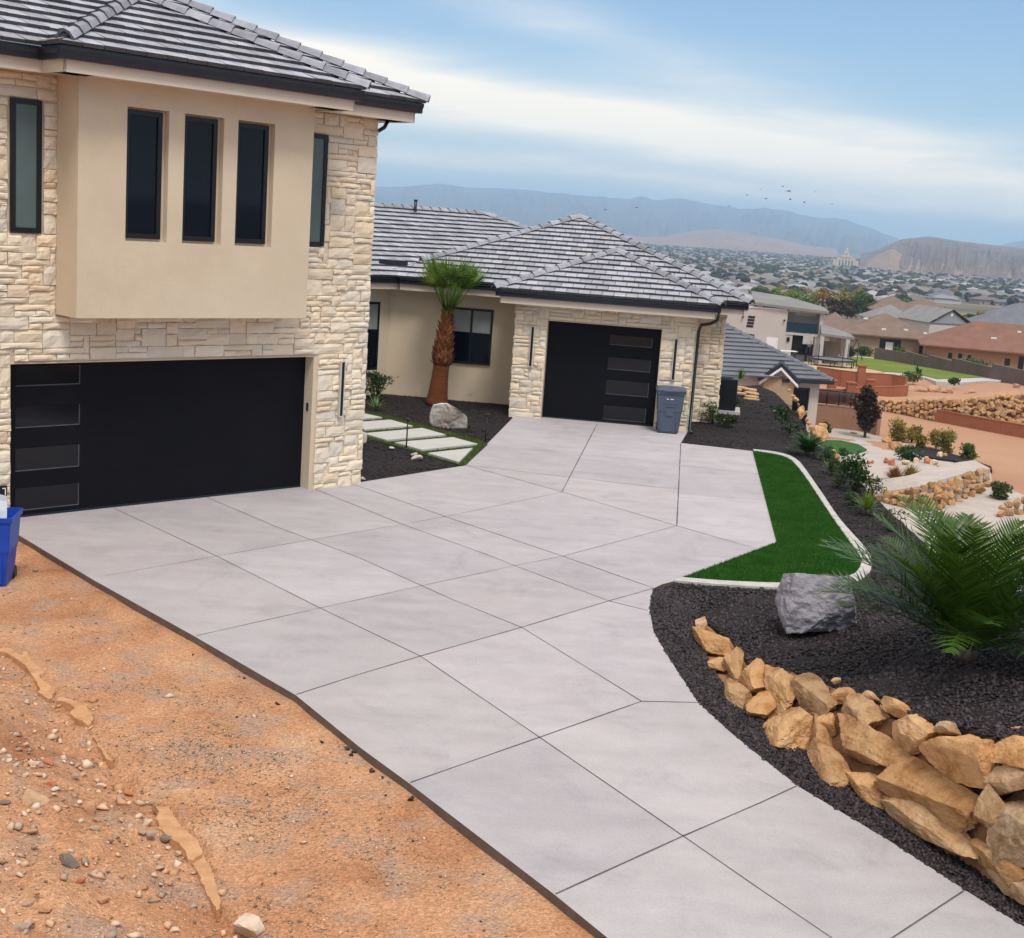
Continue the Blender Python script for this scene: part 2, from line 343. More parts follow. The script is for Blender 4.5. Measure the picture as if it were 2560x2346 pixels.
# ground: dirt near, dusty scrub in the valley
g = M['ground'] = mat('ground', (.45, .25, .15), (.37, .19, .11), .05, .95, .5, 1.2, detail=8, bdist=.3)
t = g.node_tree; L = t.links.new; geo = t.nodes.new('ShaderNodeNewGeometry'); ln = t.nodes.new('ShaderNodeVectorMath'); ln.operation = 'LENGTH'; L(geo.outputs['Position'], ln.inputs[0])
mr = t.nodes.new('ShaderNodeMapRange'); mr.inputs[1].default_value = 230; mr.inputs[2].default_value = 420; L(ln.outputs['Value'], mr.inputs[0])
nz = t.nodes.new('ShaderNodeTexNoise'); nz.inputs['Scale'].default_value = .006; nz.inputs['Detail'].default_value = 9; L(geo.outputs['Position'], nz.inputs['Vector'])
rp = t.nodes.new('ShaderNodeValToRGB'); e = rp.color_ramp.elements; e[0].position = .38; e[0].color = (.10, .088, .055, 1); e[1].position = .62; e[1].color = (.25, .18, .125, 1); L(nz.outputs[0], rp.inputs[0])
mx = t.nodes.new('ShaderNodeMixRGB'); L(mr.outputs[0], mx.inputs[0]); b = t.nodes['Principled BSDF']; old = b.inputs['Base Color'].links[0].from_socket; L(old, mx.inputs[1]); L(rp.outputs[0], mx.inputs[2]); L(mx.outputs[0], b.inputs['Base Color'])
build_ground()

def idw(ctrl):
    "smooth surface through scattered heights"
    A = np.array([c[:2] for c in ctrl], float); Z = np.array([c[2] for c in ctrl], float); n = len(A)
    K_ = np.sqrt(((A[:, None]-A[None])**2).sum(-1)); Q = np.c_[np.ones(n), A]
    S_ = np.block([[K_-np.eye(n)*.02, Q], [Q.T, np.zeros((3, 3))]]); W = np.linalg.solve(S_, np.r_[Z, 0, 0, 0])
    def f(x, y): return float(np.sqrt(((A-[x, y])**2).sum(1))@W[:n]+W[n]+W[n+1]*x+W[n+2]*y)
    return f
def bake(zf, poly, res=.12):
    "sample a height function once on a grid, then look it up quickly"
    xs = [p[0] for p in poly]; ys = [p[1] for p in poly]; x0, y0 = min(xs)-res, min(ys)-res; nx, ny = int((max(xs)-x0)/res)+3, int((max(ys)-y0)/res)+3
    G = np.array([[zf(x0+i*res, y0+j*res) for i in range(nx)] for j in range(ny)])
    def f(x, y):
        u, v = np.clip((np.asarray(x)-x0)/res, 0, nx-1.001), np.clip((np.asarray(y)-y0)/res, 0, ny-1.001); i, j = u.astype(int), v.astype(int); a, b = u-i, v-j
        return G[j, i]*(1-a)*(1-b)+G[j, i+1]*a*(1-b)+G[j+1, i]*(1-a)*b+G[j+1, i+1]*a*b
    return f
def vinside(poly, X, Y):
    c = np.zeros(len(X), bool); n = len(poly)
    for i in range(n):
        x1, y1 = poly[i][:2]; x2, y2 = poly[i-1][:2]
        if y1 == y2: continue
        c ^= ((y1 > Y) != (y2 > Y)) & (X < (x2-x1)*(Y-y1)/(y2-y1)+x1)
    return c
def inside(poly, x, y):
    c = False; n = len(poly)
    for i in range(n):
        x1, y1 = poly[i][:2]; x2, y2 = poly[i-1][:2]
        if (y1 > y) != (y2 > y) and x < (x2-x1)*(y-y1)/(y2-y1)+x1: c = not c
    return c
def patch(name, poly, zf, res, m, bumpz=0, bfreq=1.0, seed=0, kind='structure', skirt=.3, loc=(0, 0, 0), parent=None):
    "a terrain sheet clipped to an outline, with an edge that goes down into the ground"
    xs = [p[0] for p in poly]; ys = [p[1] for p in poly]
    pts = []; bd = []
    n = len(poly)
    for i in range(n):
        a, b_ = np.array(poly[i][:2]), np.array(poly[(i+1) % n][:2]); k = max(1, int(np.linalg.norm(b_-a)/res))
        for q in range(k): bd.append(tuple(a+(b_-a)*q/k))
    x = min(xs)+res/2; row = 0; inner = []
    B = np.array(bd)
    while x < max(xs):
        y = min(ys)+(row % 2)*res/2
        while y < max(ys):
            if inside(poly, x, y) and ((B-[x, y])**2).sum(1).min() > (res*.45)**2: inner.append((x, y))
            y += res
        x += res*.87; row += 1
    allp = [Vector(p) for p in bd+inner]; nb = len(bd)
    r = geometry.delaunay_2d_cdt(allp, [], [list(range(nb))], 1, 1e-5)
    V2, Fs = r[0], r[2]
    zz = [zf(p.x, p.y)+(bumpz*fbm((p.x*bfreq, p.y*bfreq, seed)) if bumpz else 0) for p in V2]
    mb = MB(); mb.add([(p.x, p.y, z) for p, z in zip(V2, zz)], Fs, smooth=True)
    if skirt:
        top = [(x, y, zf(x, y)+(bumpz*fbm((x*bfreq, y*bfreq, seed)) if bumpz else 0)) for x, y in bd]
        mb.add(top+[(a, b_, c-skirt) for a, b_, c in top], [(i, (i+1) % nb, nb+(i+1) % nb, nb+i) for i in range(nb)])
    o = mb.build(name, m, parent=parent)
    if kind: tag(o, kind=kind)
    return o
def pp(lst, z=0.0): return [P(a[0], a[1], a[2] if len(a) > 2 else z) for a in lst]

# ------------------------------------------------------------------ driveway
ZD = 0.0
drive_px = [(35, 1331), (233, 1450), (486, 1591), (739, 1738), (900, 1869), (1026, 1961), (1389, 2239), (1520, 2346)]
dl = pp(drive_px); ext = dl[-1]-dl[-2]; ext /= np.linalg.norm(ext)
right_px = [(2560, 2317), (2420, 2230), (2215, 2097), (2000, 1969), (1900, 1891), (1827, 1832), (1746, 1757), (1674, 1648), (1634, 1579), (1624, 1524), (1627, 1495), (1634, 1471), (1655, 1461), (1686, 1453),
            (1705, 1446), (1942, 1359), (1882, 1128), (1702, 1108)]
dr = pp(right_px); er = dr[0]-dr[1]; er /= np.linalg.norm(er)
g2r = F2.pt(3.78, .12, 0); g2l = F2.pt(-.9, .3, 0)
outline = dl + [dl[-1]+ext*3+np.array([.6, 0, 0])*0, dl[-1]+ext*9, dr[0]+er*9] + dr + [F2.pt(3.82, -.02, 0), F2.pt(-.93, -.02, 0)] + pp([(1282, 1045), (1165, 1164), (900, 1206), (890, 1207)]) + [F1.pt(1.26, -.02, 0), F1.pt(-5.75, -.02, 0), F1.pt(-5.8, .25, 0)]
def smooth_poly(pts, it=1, closed=False):
    return pts
joints = [
 [(285, 1271), (546, 1393), (799, 1520), (1051, 1641), (1349, 1844), (1708, 2091), (1900, 2224), (2080, 2346)],
 [(518, 1244), (694, 1319), (893, 1393), (1135, 1501), (1304, 1569), (1604, 1754)],
 [(789, 1224), (1000, 1309), (1222, 1389), (1287, 1415), (1522, 1503), (1619, 1527)],
 [(883, 1214), (900, 1217), (1113, 1292), (1407, 1391), (1634, 1471)],
 [(263, 1440), (367, 1422), (541, 1391), (774, 1351), (1015, 1310), (1113, 1292), (1405, 1231)],
 [(491, 1590), (794, 1522), (1064, 1463), (1287, 1415), (1407, 1391), (1692, 1315)],
 [(741, 1737), (900, 1686), (1051, 1641), (1304, 1569), (1522, 1503), (1632, 1472)],
 [(1026, 1957), (1349, 1844), (1604, 1754), (1746, 1757)],
 [(1389, 2236), (1708, 2091), (1900, 2008), (1991, 1966)],
 [(2080, 2420), (2230, 2346), (2408, 2229)],
 [(1492, 1062), (1405, 1230)], [(1702, 1108), (1692, 1315)],
 [(1165, 1164), (1405, 1230), (1692, 1315), (1893, 1373)], [(1165, 1164), (1413, 1192), (1694, 1225)],
 [(1216, 1111), (1317, 1122), (1700, 1158)], [(1707, 1164), (1896, 1185)], [(1707, 1236), (1915, 1252)]]
no_ = len(outline); cv = [Vector(p[:2]) for p in outline]; ce = []
for J in joints:
    q = pp(J); q[0] = q[0]-(q[1]-q[0])/np.linalg.norm(q[1]-q[0])*.12; q[-1] = q[-1]+(q[-1]-q[-2])/np.linalg.norm(q[-1]-q[-2])*.12
    k0 = len(cv); cv += [Vector(p[:2]) for p in q]; ce += [(k0+i, k0+i+1) for i in range(len(q)-1)]
cr = geometry.delaunay_2d_cdt(cv, ce, [list(range(no_))], 1, 1e-4)
bars = {tuple(sorted(e)) for e, o_ in zip(cr[1], cr[4]) if any(i < len(ce) for i in o_)}
par = list(range(len(cr[2])))
def find(i):
    while par[i] != i: i = par[i]
    return i
ed_ = {}
for i, f in enumerate(cr[2]):
    for a, b_ in zip(f, f[1:]+f[:1]):
        k = tuple(sorted((a, b_)))
        if k in ed_ and k not in bars: par[find(i)] = find(ed_[k])
        ed_[k] = i
rp_ = random.Random(8); tn_ = {}
mb = MB(); V3 = [(p.x, p.y, ZD) for p in cr[0]]
for i, f in enumerate(cr[2]):
    r_ = find(i)
    if r_ not in tn_: k = rp_.uniform(.925, 1.05); tn_[r_] = (k*rp_.uniform(.99, 1.015), k, k*rp_.uniform(.985, 1.02))
    mb.add([V3[j] for j in f], [tuple(range(len(f)))], tn_[r_])
mb.add([tuple(p[:2])+(ZD,) for p in outline]+[tuple(p[:2])+(ZD-.22,) for p in outline], [(i, (i+1) % no_, no_+(i+1) % no_, no_+i) for i in range(no_)], mi=1)
rng = random.Random(4)
jw = [.011, .011, .012, .014, .007, .008, .015, .015, .016, .016, .018, .020, .012, .012, .007, .011, .007]
for q, J in enumerate(joints):
    pts = pp(J); w = jw[q]*.55
    for a, b_ in zip(pts, pts[1:]):
        n = max(1, int(np.linalg.norm(b_-a)/.35)); d = (b_-a)/np.linalg.norm(b_-a); s = np.array([-d[1], d[0], 0])
        ws = [w*rng.uniform(.55, 1.1) for _ in range(n+1)]
        for k in range(n):
            p, r_ = a+(b_-a)*k/n, a+(b_-a)*(k+1)/n
            mb.add([p-s*ws[k], r_-s*ws[k+1], r_+s*ws[k+1], p+s*ws[k]], [(0, 1, 2, 3)], mi=2)
            for i in range(4): mb.v[-1-i] = (mb.v[-1-i][0], mb.v[-1-i][1], ZD+.004)
# concrete with broom marks and faint stains
cm = M['conc']; t = cm.node_tree; L = t.links.new; b = t.nodes['Principled BSDF']; src = b.inputs['Base Color'].links[0].from_socket
geo = t.nodes.new('ShaderNodeTexCoord')
n1 = t.nodes.new('ShaderNodeTexNoise'); n1.inputs['Scale'].default_value = 2.6; n1.inputs['Detail'].default_value = 9; n1.inputs['Roughness'].default_value = .7; L(geo.outputs['Object'], n1.inputs['Vector'])
mp = t.nodes.new('ShaderNodeMapping'); mp.inputs['Rotation'].default_value = (0, 0, R(-20)); mp.inputs['Scale'].default_value = (.7, 2.2, 1); L(geo.outputs['Object'], mp.inputs[0])
n2 = t.nodes.new('ShaderNodeTexNoise'); n2.inputs['Scale'].default_value = 1.2; n2.inputs['Detail'].default_value = 6; L(mp.outputs[0], n2.inputs['Vector'])
ad = t.nodes.new('ShaderNodeMath'); ad.operation = 'ADD'; L(n1.outputs[0], ad.inputs[0]); L(n2.outputs[0], ad.inputs[1])
mr = t.nodes.new('ShaderNodeMapRange'); mr.inputs[1].default_value = .7; mr.inputs[2].default_value = 1.3; mr.inputs[3].default_value = .88; mr.inputs[4].default_value = 1.06; L(ad.outputs[0], mr.inputs[0])
mx = t.nodes.new('ShaderNodeMixRGB'); mx.blend_type = 'MULTIPLY'; mx.inputs[0].default_value = 1; L(src, mx.inputs[1]); L(mr.outputs[0], mx.inputs[2])
n3 = t.nodes.new('ShaderNodeTexNoise'); n3.inputs['Scale'].default_value = .9; n3.inputs['Detail'].default_value = 10; n3.inputs['Roughness'].default_value = .75; n3.inputs['Distortion'].default_value = .8; L(geo.outputs['Object'], n3.inputs['Vector'])
r3 = t.nodes.new('ShaderNodeValToRGB'); e3 = r3.color_ramp.elements; e3[0].position = .34; e3[0].color = (.86, .85, .85, 1); e3[1].position = .47; e3[1].color = (1, 1, 1, 1); k3 = e3.new(.68); k3.color = (1.04, 1.03, 1.0, 1); L(n3.outputs[0], r3.inputs[0])
n4 = t.nodes.new('ShaderNodeTexNoise'); n4.inputs['Scale'].default_value = 45; n4.inputs['Detail'].default_value = 4; L(geo.outputs['Object'], n4.inputs['Vector']); m4 = t.nodes.new('ShaderNodeMapRange'); m4.inputs[1].default_value = .3; m4.inputs[2].default_value = .7; m4.inputs[3].default_value = .93; m4.inputs[4].default_value = 1.06; L(n4.outputs[0], m4.inputs[0])
x3 = t.nodes.new('ShaderNodeMixRGB'); x3.blend_type = 'MULTIPLY'; x3.inputs[0].default_value = .8; L(mx.outputs[0], x3.inputs[1]); L(r3.outputs[0], x3.inputs[2])
x4 = t.nodes.new('ShaderNodeMixRGB'); x4.blend_type = 'MULTIPLY'; x4.inputs[0].default_value = 1; L(x3.outputs[0], x4.inputs[1]); L(m4.outputs[0], x4.inputs[2])
at = t.nodes.new('ShaderNodeAttribute'); at.attribute_name = 'tone'; x5 = t.nodes.new('ShaderNodeMixRGB'); x5.blend_type = 'MULTIPLY'; x5.inputs[0].default_value = 1; L(x4.outputs[0], x5.inputs[1]); L(at.outputs['Color'], x5.inputs[2]); L(x5.outputs[0], b.inputs['Base Color'])
tag(mb.build('driveway', [M['conc'], M['conc_edge'], M['joint']]), kind='structure')

# ------------------------------------------------------------------ wall and roof builders
def stones(mb, fr, vp, u0, u1, z0, z1, holes=(), seed=1, cw=.11, ch=.094, normal=None):
    "irregular coursed stone: every stone a rough-faced block on the wall plane"
    rng = random.Random(seed); nx = max(1, int(round((u1-u0)/cw))); nz = max(1, int(round((z1-z0)/ch))); cw = (u1-u0)/nx; ch = (z1-z0)/nz
    occ = [[False]*nx for _ in range(nz)]
    for j in range(nz):
        for i in range(nx):
            cu, cz = u0+(i+.5)*cw, z0+(j+.5)*ch
            for a, b_, c, d in holes:
                if a < cu < b_ and c < cz < d: occ[j][i] = True
    for j in range(nz):
        for i in range(nx):
            if occ[j][i]: continue
            w = rng.choice([2, 2, 3, 3, 4, 4, 5, 6]); h = rng.choice([1, 1, 2, 2, 3]) if 2 < w < 5 else rng.choice([1, 1, 2])
            ww = 0
            while ww < w and i+ww < nx and not occ[j][i+ww]: ww += 1
            if ww < w and i+ww < nx and ww == w-1: pass
            hh = 1
            while hh < h and j+hh < nz and all(not occ[j+hh][i+q] for q in range(ww)): hh += 1
            for a in range(hh):
                for c in range(ww): occ[j+a][i+c] = True
            a, b_, c, d = u0+i*cw, u0+(i+ww)*cw, z0+j*ch, z0+(j+hh)*ch
            for (p, q, r_, s) in holes:
                if a < q and b_ > p and c < s and d > r_:
                    cuts = [(q-a, 'a'), (b_-p, 'b'), (s-c, 'c'), (d-r_, 'd')]; k = min(cuts)[1]
                    if k == 'a': a = q
                    elif k == 'b': b_ = p
                    elif k == 'c': c = s
                    else: d = r_
            if b_-a < .02 or d-c < .02: continue
            g_ = .005; a += g_; b_ -= g_; c += g_; d -= g_
            dep = rng.uniform(.030, .062); tl = (rng.uniform(-.014, .014), rng.uniform(-.018, .014)); sd_ = rng.uniform(0, 100)
            n1_, n2_ = (5 if b_-a > .25 else 4), 4
            vs_ = []
            for q in range(n2_):
                for p in range(n1_):
                    fu, fz = p/(n1_-1), q/(n2_-1); edge = p in (0, n1_-1) or q in (0, n2_-1)
                    uu, z_ = a+(b_-a)*fu, c+(d-c)*fz
                    o = dep+tl[0]*(fu-.5)+tl[1]*(fz-.5)+(noise.noise((uu*9+sd_, z_*11, sd_))*.020)
                    if edge: o -= .014+.008*rng.random(); uu += rng.uniform(-.004, .004); z_ += rng.uniform(-.004, .004)
                    vs_.append(fr.pt(uu, vp+max(o, .006), z_))
            f = [(q*n1_+p, q*n1_+p+1, (q+1)*n1_+p+1, (q+1)*n1_+p) for q in range(n2_-1) for p in range(n1_-1)]
            ring = [p for p in range(n1_)]+[q*n1_+n1_-1 for q in range(1, n2_)]+[(n2_-1)*n1_+p for p in range(n1_-2, -1, -1)]+[q*n1_ for q in range(n2_-2, 0, -1)]
            k = len(vs_)
            for r_ in ring:
                p, q = r_ % n1_, r_//n1_; vs_.append(fr.pt(a+(b_-a)*p/(n1_-1), vp-.004, c+(d-c)*q/(n2_-1)))
            for i2 in range(len(ring)):
                j2 = (i2+1) % len(ring); f.append((ring[j2], ring[i2], k+i2, k+j2))
            kk = rng.uniform(.9, 1.08); wm = rng.uniform(-.04, .07)
            mb.add(vs_, f, (kk*(1+wm), kk, kk*(1-wm*1.3)), smooth=False)

def clip(poly, a, b, c):
    "keep a*s+b*t<=c"
    out = []
    for i in range(len(poly)):
        p, q = poly[i], poly[(i+1) % len(poly)]; fp, fq = a*p[0]+b*p[1]-c, a*q[0]+b*q[1]-c
        if fp <= 0: out.append(p)
        if fp*fq < 0: k = fp/(fp-fq); out.append((p[0]+(q[0]-p[0])*k, p[1]+(q[1]-p[1])*k))
    return out
def roof_face(mb, pts, seed=0, tw=.33, ex=.36, lift=.052, slant=0.0, stag=True):
    "pts: convex 3-D polygon, first edge = eave; laid with overlapping flat tiles"
    rng = random.Random(seed); pts = [np.array(p, float) for p in pts]
    S = pts[1]-pts[0]; S /= np.linalg.norm(S)
    nrm = np.cross(pts[1]-pts[0], pts[2]-pts[0]); nrm /= np.linalg.norm(nrm)
    if nrm[2] < 0: nrm = -nrm
    T = np.cross(nrm, S); T = T if T[2] > 0 else -T
    q2 = [((p-pts[0])@S, (p-pts[0])@T) for p in pts]
    ar = sum(q2[i][0]*q2[(i+1) % len(q2)][1]-q2[(i+1) % len(q2)][0]*q2[i][1] for i in range(len(q2)))
    if ar < 0: q2 = q2[::-1]
    hp = []
    for i in range(len(q2)):
        p, q = q2[i], q2[(i+1) % len(q2)]; e = (q[0]-p[0], q[1]-p[1]); a, b_ = e[1], -e[0]; hp.append((a, b_, a*p[0]+b_*p[1]))
    smin, smax = min(p[0] for p in q2), max(p[0] for p in q2); tmax = max(p[1] for p in q2)
    mb.add(pts, [tuple(range(len(pts)))] if ar > 0 else [tuple(range(len(pts)-1, -1, -1))], (.10, .10, .11))
    r = 0
    while r*ex < tmax:
        t0, t1 = r*ex, (r+1)*ex; off = (tw/2 if (r % 2 and stag) else 0)+rng.uniform(-.02, .02)
        s = smin-tw+off
        while s < smax:
            poly = [(s+.006, t0+rng.uniform(-.006, .006)), (s+tw-.006, t0+rng.uniform(-.006, .006)), (s+tw-.006, t1), (s+.006, t1)]
            for a, b_, c in hp:
                poly = clip(poly, a, b_, c)
                if len(poly) < 3: break
            if len(poly) >= 3:
                lf = lift*rng.uniform(.9, 1.12); n = len(poly)
                top = [pts[0]+S*p[0]+T*p[1]+nrm*(.008+lf*(1-(p[1]-t0)/ex)) for p in poly]
                bot = [pts[0]+S*p[0]+T*p[1]+nrm*.001 for p in poly]
                k = rng.uniform(.80, 1.2); tn = (k*rng.uniform(.98, 1.02), k, k*rng.uniform(.98, 1.04))
                mb.add(top+bot, [tuple(range(n))], tn)
                b0 = len(mb.v)-2*n
                for i in range(n):
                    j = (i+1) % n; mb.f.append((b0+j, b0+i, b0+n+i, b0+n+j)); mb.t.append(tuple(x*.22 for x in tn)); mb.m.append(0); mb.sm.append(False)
            s += tw
        r += 1
def caps(a, b_, parent, seed=0, w=.125, h=.085, ln=.40, name='ridge_cap', material=None, lift=.05):
    "a run of overlapping barrel-shaped cap tiles from the low end a to the high end b"
    rng = random.Random(seed); mb = MB(); a, b_ = np.array(a, float), np.array(b_, float); d = b_-a; Lh = np.linalg.norm(d); d /= Lh
    s = np.cross(d, [0, 0, 1.0]); s /= np.linalg.norm(s); u = np.cross(s, d)
    n = max(1, int(round(Lh/ln))); st = Lh/n
    for k in range(n):
        w0, h0 = w*1.1, h*1.15; w1, h1 = w*.92, h*.85
        p0, p1 = a+d*(k*st-.03), a+d*((k+1)*st+.03); o = u*(lift-.04)
        prof_ = [(-1, -.35), (-.55, .62), (0, 1), (.55, .62), (1, -.35)]
        o0 = u*(lift+.02)+s*rng.uniform(-.008, .008); o1 = u*lift
        v = [p0+o0+s*w0*x+u*h0*y for x, y in prof_]+[p1+o1+s*w1*x+u*h1*y for x, y in prof_]
        v += [p0+o0+s*(w0*.8)*x+u*(h0*y-.035) for x, y in prof_]
        kk = rng.uniform(.65, 1.0)
        mb.add(v, [(i, i+1, 6+i, 5+i) for i in range(4)], (kk, kk, kk*1.02))
        mb.add([v[i] for i in range(5)]+[v[10+i] for i in range(5)], [(i+1, i, 5+i, 6+i) for i in range(4)], (.3*kk,)*3)
    return mb.build(name, material or M['tile'], parent)
def eave(mbf, mbg, a, b_, out, zs, wall_gap, endcap=True):
    "fascia board and gutter along an eave; a,b: ends (x,y) of the fascia line, out: outward normal"
    pass

def window(parent, fr, v, u0, u1, z0, z1, m_glass, fw=.06, depth=.05, mullions=(), blind=None, name='window'):
    mb = MB()
    for a, b_, c, d in ((u0, u0+fw, z0, z1), (u1-fw, u1, z0, z1), (u0+fw, u1-fw, z0, z0+fw), (u0+fw, u1-fw, z1-fw, z1)): mb.box(fr, a, b_, v, v+depth, c, d)
    for m_ in mullions: mb.box(fr, m_-.03, m_+.03, v, v+depth-.006, z0+fw, z1-fw)
    w = mb.build(name, M['frame'], parent)
    mb = MB(); mb.box(fr, u0+fw, u1-fw, v+.008, v+.022, z0+fw, z1-fw); tag(mb.build('pane', m_glass, w))
    if blind is not None:
        mb = MB(); mb.box(fr, u0+fw, u1-fw, v+.023, v+.027, blind, z1-fw); mb.build('blind', M['blind'], w)
    return w

# ------------------------------------------------------------------ the house
house = thing('house', F1.pt(0, 0, 0), 'large cream stone and stucco house with grey tiled roofs and two black garage doors', 'house')
ZS, ZE, PR1 = 6.6, 6.95, .445
UL = -13.5
# stucco walls of the two-storey block
mb = MB()
mb.box(F1, UL, 1.2, -9, -.02, 0, 6.93)
mb.box(F1, UL, -5.52, -.02, .25, -.15, 6.93); mb.box(F1, .06, 1.2, -.02, .25, -.02, 6.93); mb.box(F1, -5.52, .06, -.02, .25, 2.42, 6.93)
mb.build('wall', M['stucco'], house)
# bay
mb = MB(); b0, b1 = -4.83, -.66
mb.box(F1, b0, b1, .25, .80, 3.15, 6.93)
ops = [(-4.06, -3.36), (-3.09, -2.39), (-2.13, -1.43)]; zo0, zo1 = 4.31, 6.27
mb.box(F1, b0, b1, .80, .92, 3.15, zo0); mb.box(F1, b0, b1, .80, .92, zo1, 6.93)
e_ = b0
for a, b_ in ops+[(b1, b1)]:
    mb.box(F1, e_, a, .80, .92, zo0, zo1); e_ = b_
mb.build('bay', M['stucco'], house)
for a, b_ in ops:
    window(house, F1, .802, a, b_-.07, zo0+.04, zo1-.03, M['glass'], fw=.075, depth=.05)
mb = MB(); mb.box(F1, -3.95, -3.55, .84, .86, zo0+.13, zo0+.2); 
# stone veneer
mb = MB()
stones(mb, F1, .25, UL, 1.23, -.1, 6.6, [(-5.53, .08, -1, 2.42), (b0, b1, 3.15, 6.6), (-5.56, -5.07, 4.33, 6.25), (-.40, .12, 4.33, 6.25), (-5.72, -5.58, .42, .56)], 3)
# quoin returns on the right-hand corner
FS = Frame(F1.pt(1.2, .25, 0), 45.8+90)
stones(mb, FS, 0, 0, 9.2, -.05, 6.6, (), 5)
mb.build('stone_cladding', M['stone'], house)
mb = MB(); mb.box(F1, .03, .06, .0, .27, 0, 2.42); mb.box(F1, -5.53, .06, .0, .27, 2.405, 2.42); mb.box(F1, -5.56, -5.53, .0, .25, 0, 2.42); mb.build('garage_jamb', M['stucco'], house)
window(house, F1, .27, -5.55, -5.08, 4.34, 6.24, M['frost'], fw=.075, depth=.04)
window(house, F1, .27, -.38, .11, 4.34, 6.24, M['frost'], fw=.075, depth=.04)
mb = MB(); mb.box(F1, -5.71, -5.59, .25, .30, .41, .58); pl = mb.build('number_plaque', M['frame'], house)
mb = MB(); mb.box(F1, -5.625, -5.612, .301, .306, .44, .55); mb.box(F1, -5.665, -5.625, .301, .306, .537, .55); mb.build('numeral', M['white'], pl)
def garage_door(parent, fr, u0, u1, z1, panes, npan=4):
    mb = MB(); hh = z1/npan
    for k in range(npan):
        mb.box(fr, u0, u1, -.02, .03, .035+k*hh if k == 0 else k*hh+.0015, (k+1)*hh-.0015)
    mb.box(fr, u0, u1, -.03, .027, .02, z1)
    d = mb.build('garage_door', M['door'], parent)
    mb = MB(); mb.box(fr, u0, u1, -.02, .04, .004, .035); mb.build('weather_strip', M['gutter'], d)
    for (a, b_, c, e) in panes:
        mb = MB(); mb.box(fr, a, b_, .031, .036, c, e); p = mb.build('door_pane', M['doorglass'], d)
        mb = MB(); mb.box(fr, a, b_+.012, .0365, .041, c-.014, c); mb.box(fr, b_, b_+.012, .0365, .041, c, e); mb.build('pane_edge_highlight', M['edge_highlight'], d)  # lighter strips on bottom and right pane edges: a highlight put into the colour
    return d
garage_door(house, F1, -5.53, .03, 2.405, [(-5.34, -4.31, 2.05, 2.34), (-5.34, -4.31, 1.41, 1.72), (-5.34, -4.31, .74, 1.08), (-5.34, -4.31, .12, .46)])
mb = MB(); mb.box(F1, .018, .03, .12, .17, 1.42, 1.56); mb.build('keypad', M['gutter'], house)
def sconce(fr, u, v, z0, z1):
    mb = MB(); mb.box(fr, u-.05, u-.032, v, v+.06, z0, z1); mb.box(fr, u+.032, u+.05, v, v+.06, z0, z1); mb.box(fr, u-.032, u+.032, v, v+.06, z0, z0+.02); mb.box(fr, u-.032, u+.032, v, v+.06, z1-.02, z1)
    l = mb.build('wall_light', M['silver'], house)
    mb = MB(); mb.box(fr, u-.032, u+.032, v+.002, v+.052, z0+.02, z1-.02); mb.build('light_strip', M['frame'], l)
sconce(F1, .64, .29, 1.30, 2.32)

def eave_run(segs, zs, zg0, zg1, gut_out=.11, wall_in=.46, parent=house, fills=()):
    """segs: list of (frame,u0,u1,v,mitre0,mitre1): fascia board (outer face at v) from zs to zg0, gutter on top of it, soffit behind"""
    mf = MB(); mg = MB(); ms = MB()
    for fr, u0, u1, v, e0, e1 in segs:
        mf.box(fr, u0, u1, v-.03, v, zs, zg1+.02)
        ms.box(fr, u0+.02, u1-.02, v-wall_in-.1, v-.03, zs+.012, zs+.03)
        a, b_ = u0-(gut_out if e0 else 0), u1+(gut_out if e1 else 0)
        # K-profile gutter
        prof_ = [(v+.004, zg0), (v+gut_out*.62, zg0), (v+gut_out*.72, zg0+(zg1-zg0)*.45), (v+gut_out, zg0+(zg1-zg0)*.75), (v+gut_out, zg1), (v+.004, zg1)]
        n = len(prof_)
        vv = [fr.pt(a if (e0 or 1) else u0, p, z) for p, z in prof_]+[fr.pt(b_, p, z) for p, z in prof_]
        mg.add(vv, [(i, (i+1) % n, n+(i+1) % n, n+i) for i in range(n)]+[tuple(range(n-1, -1, -1)), tuple(range(n, 2*n))])
    [ms.box(fr, *q_, zs+.034, zs+.05) for fr, q_ in fills]; mf.build('fascia', M['fascia'], parent); mg.build('gutter', M['gutter'], parent); ms.build('soffit', M['fascia'], parent)
# side frames for the left flank of the bay eave and the right flank of the block
OV = .46
FL = Frame(F1.pt(b0-OV, .25+OV, 0), 45.8-90)      # runs outwards at the left end of the bay eave, faces left
eave_run([(F1, UL, b0-OV, .25+OV, 0, 0), (F1, b0-OV, b1+OV, .92+OV, 1, 1), (F1, b1+OV, 1.23+OV, .25+OV, 0, 1),
          (Frame(F1.pt(b0-OV, .25+OV, 0), 45.8-90), 0, .67, 0, 0, 0), (Frame(F1.pt(b1+OV, .92+OV, 0), 45.8+90), 0, .67, 0, 0, 0),
          (Frame(F1.pt(1.23+OV, .25+OV, 0), 45.8+90), 0, 9.7, 0, 0, 0)], ZS, 6.77, 6.94, fills=[(F1, (b0-OV-.012, b1+OV+.012, .15, .9)), (F1, (1.1, 1.64, -9, .6))])
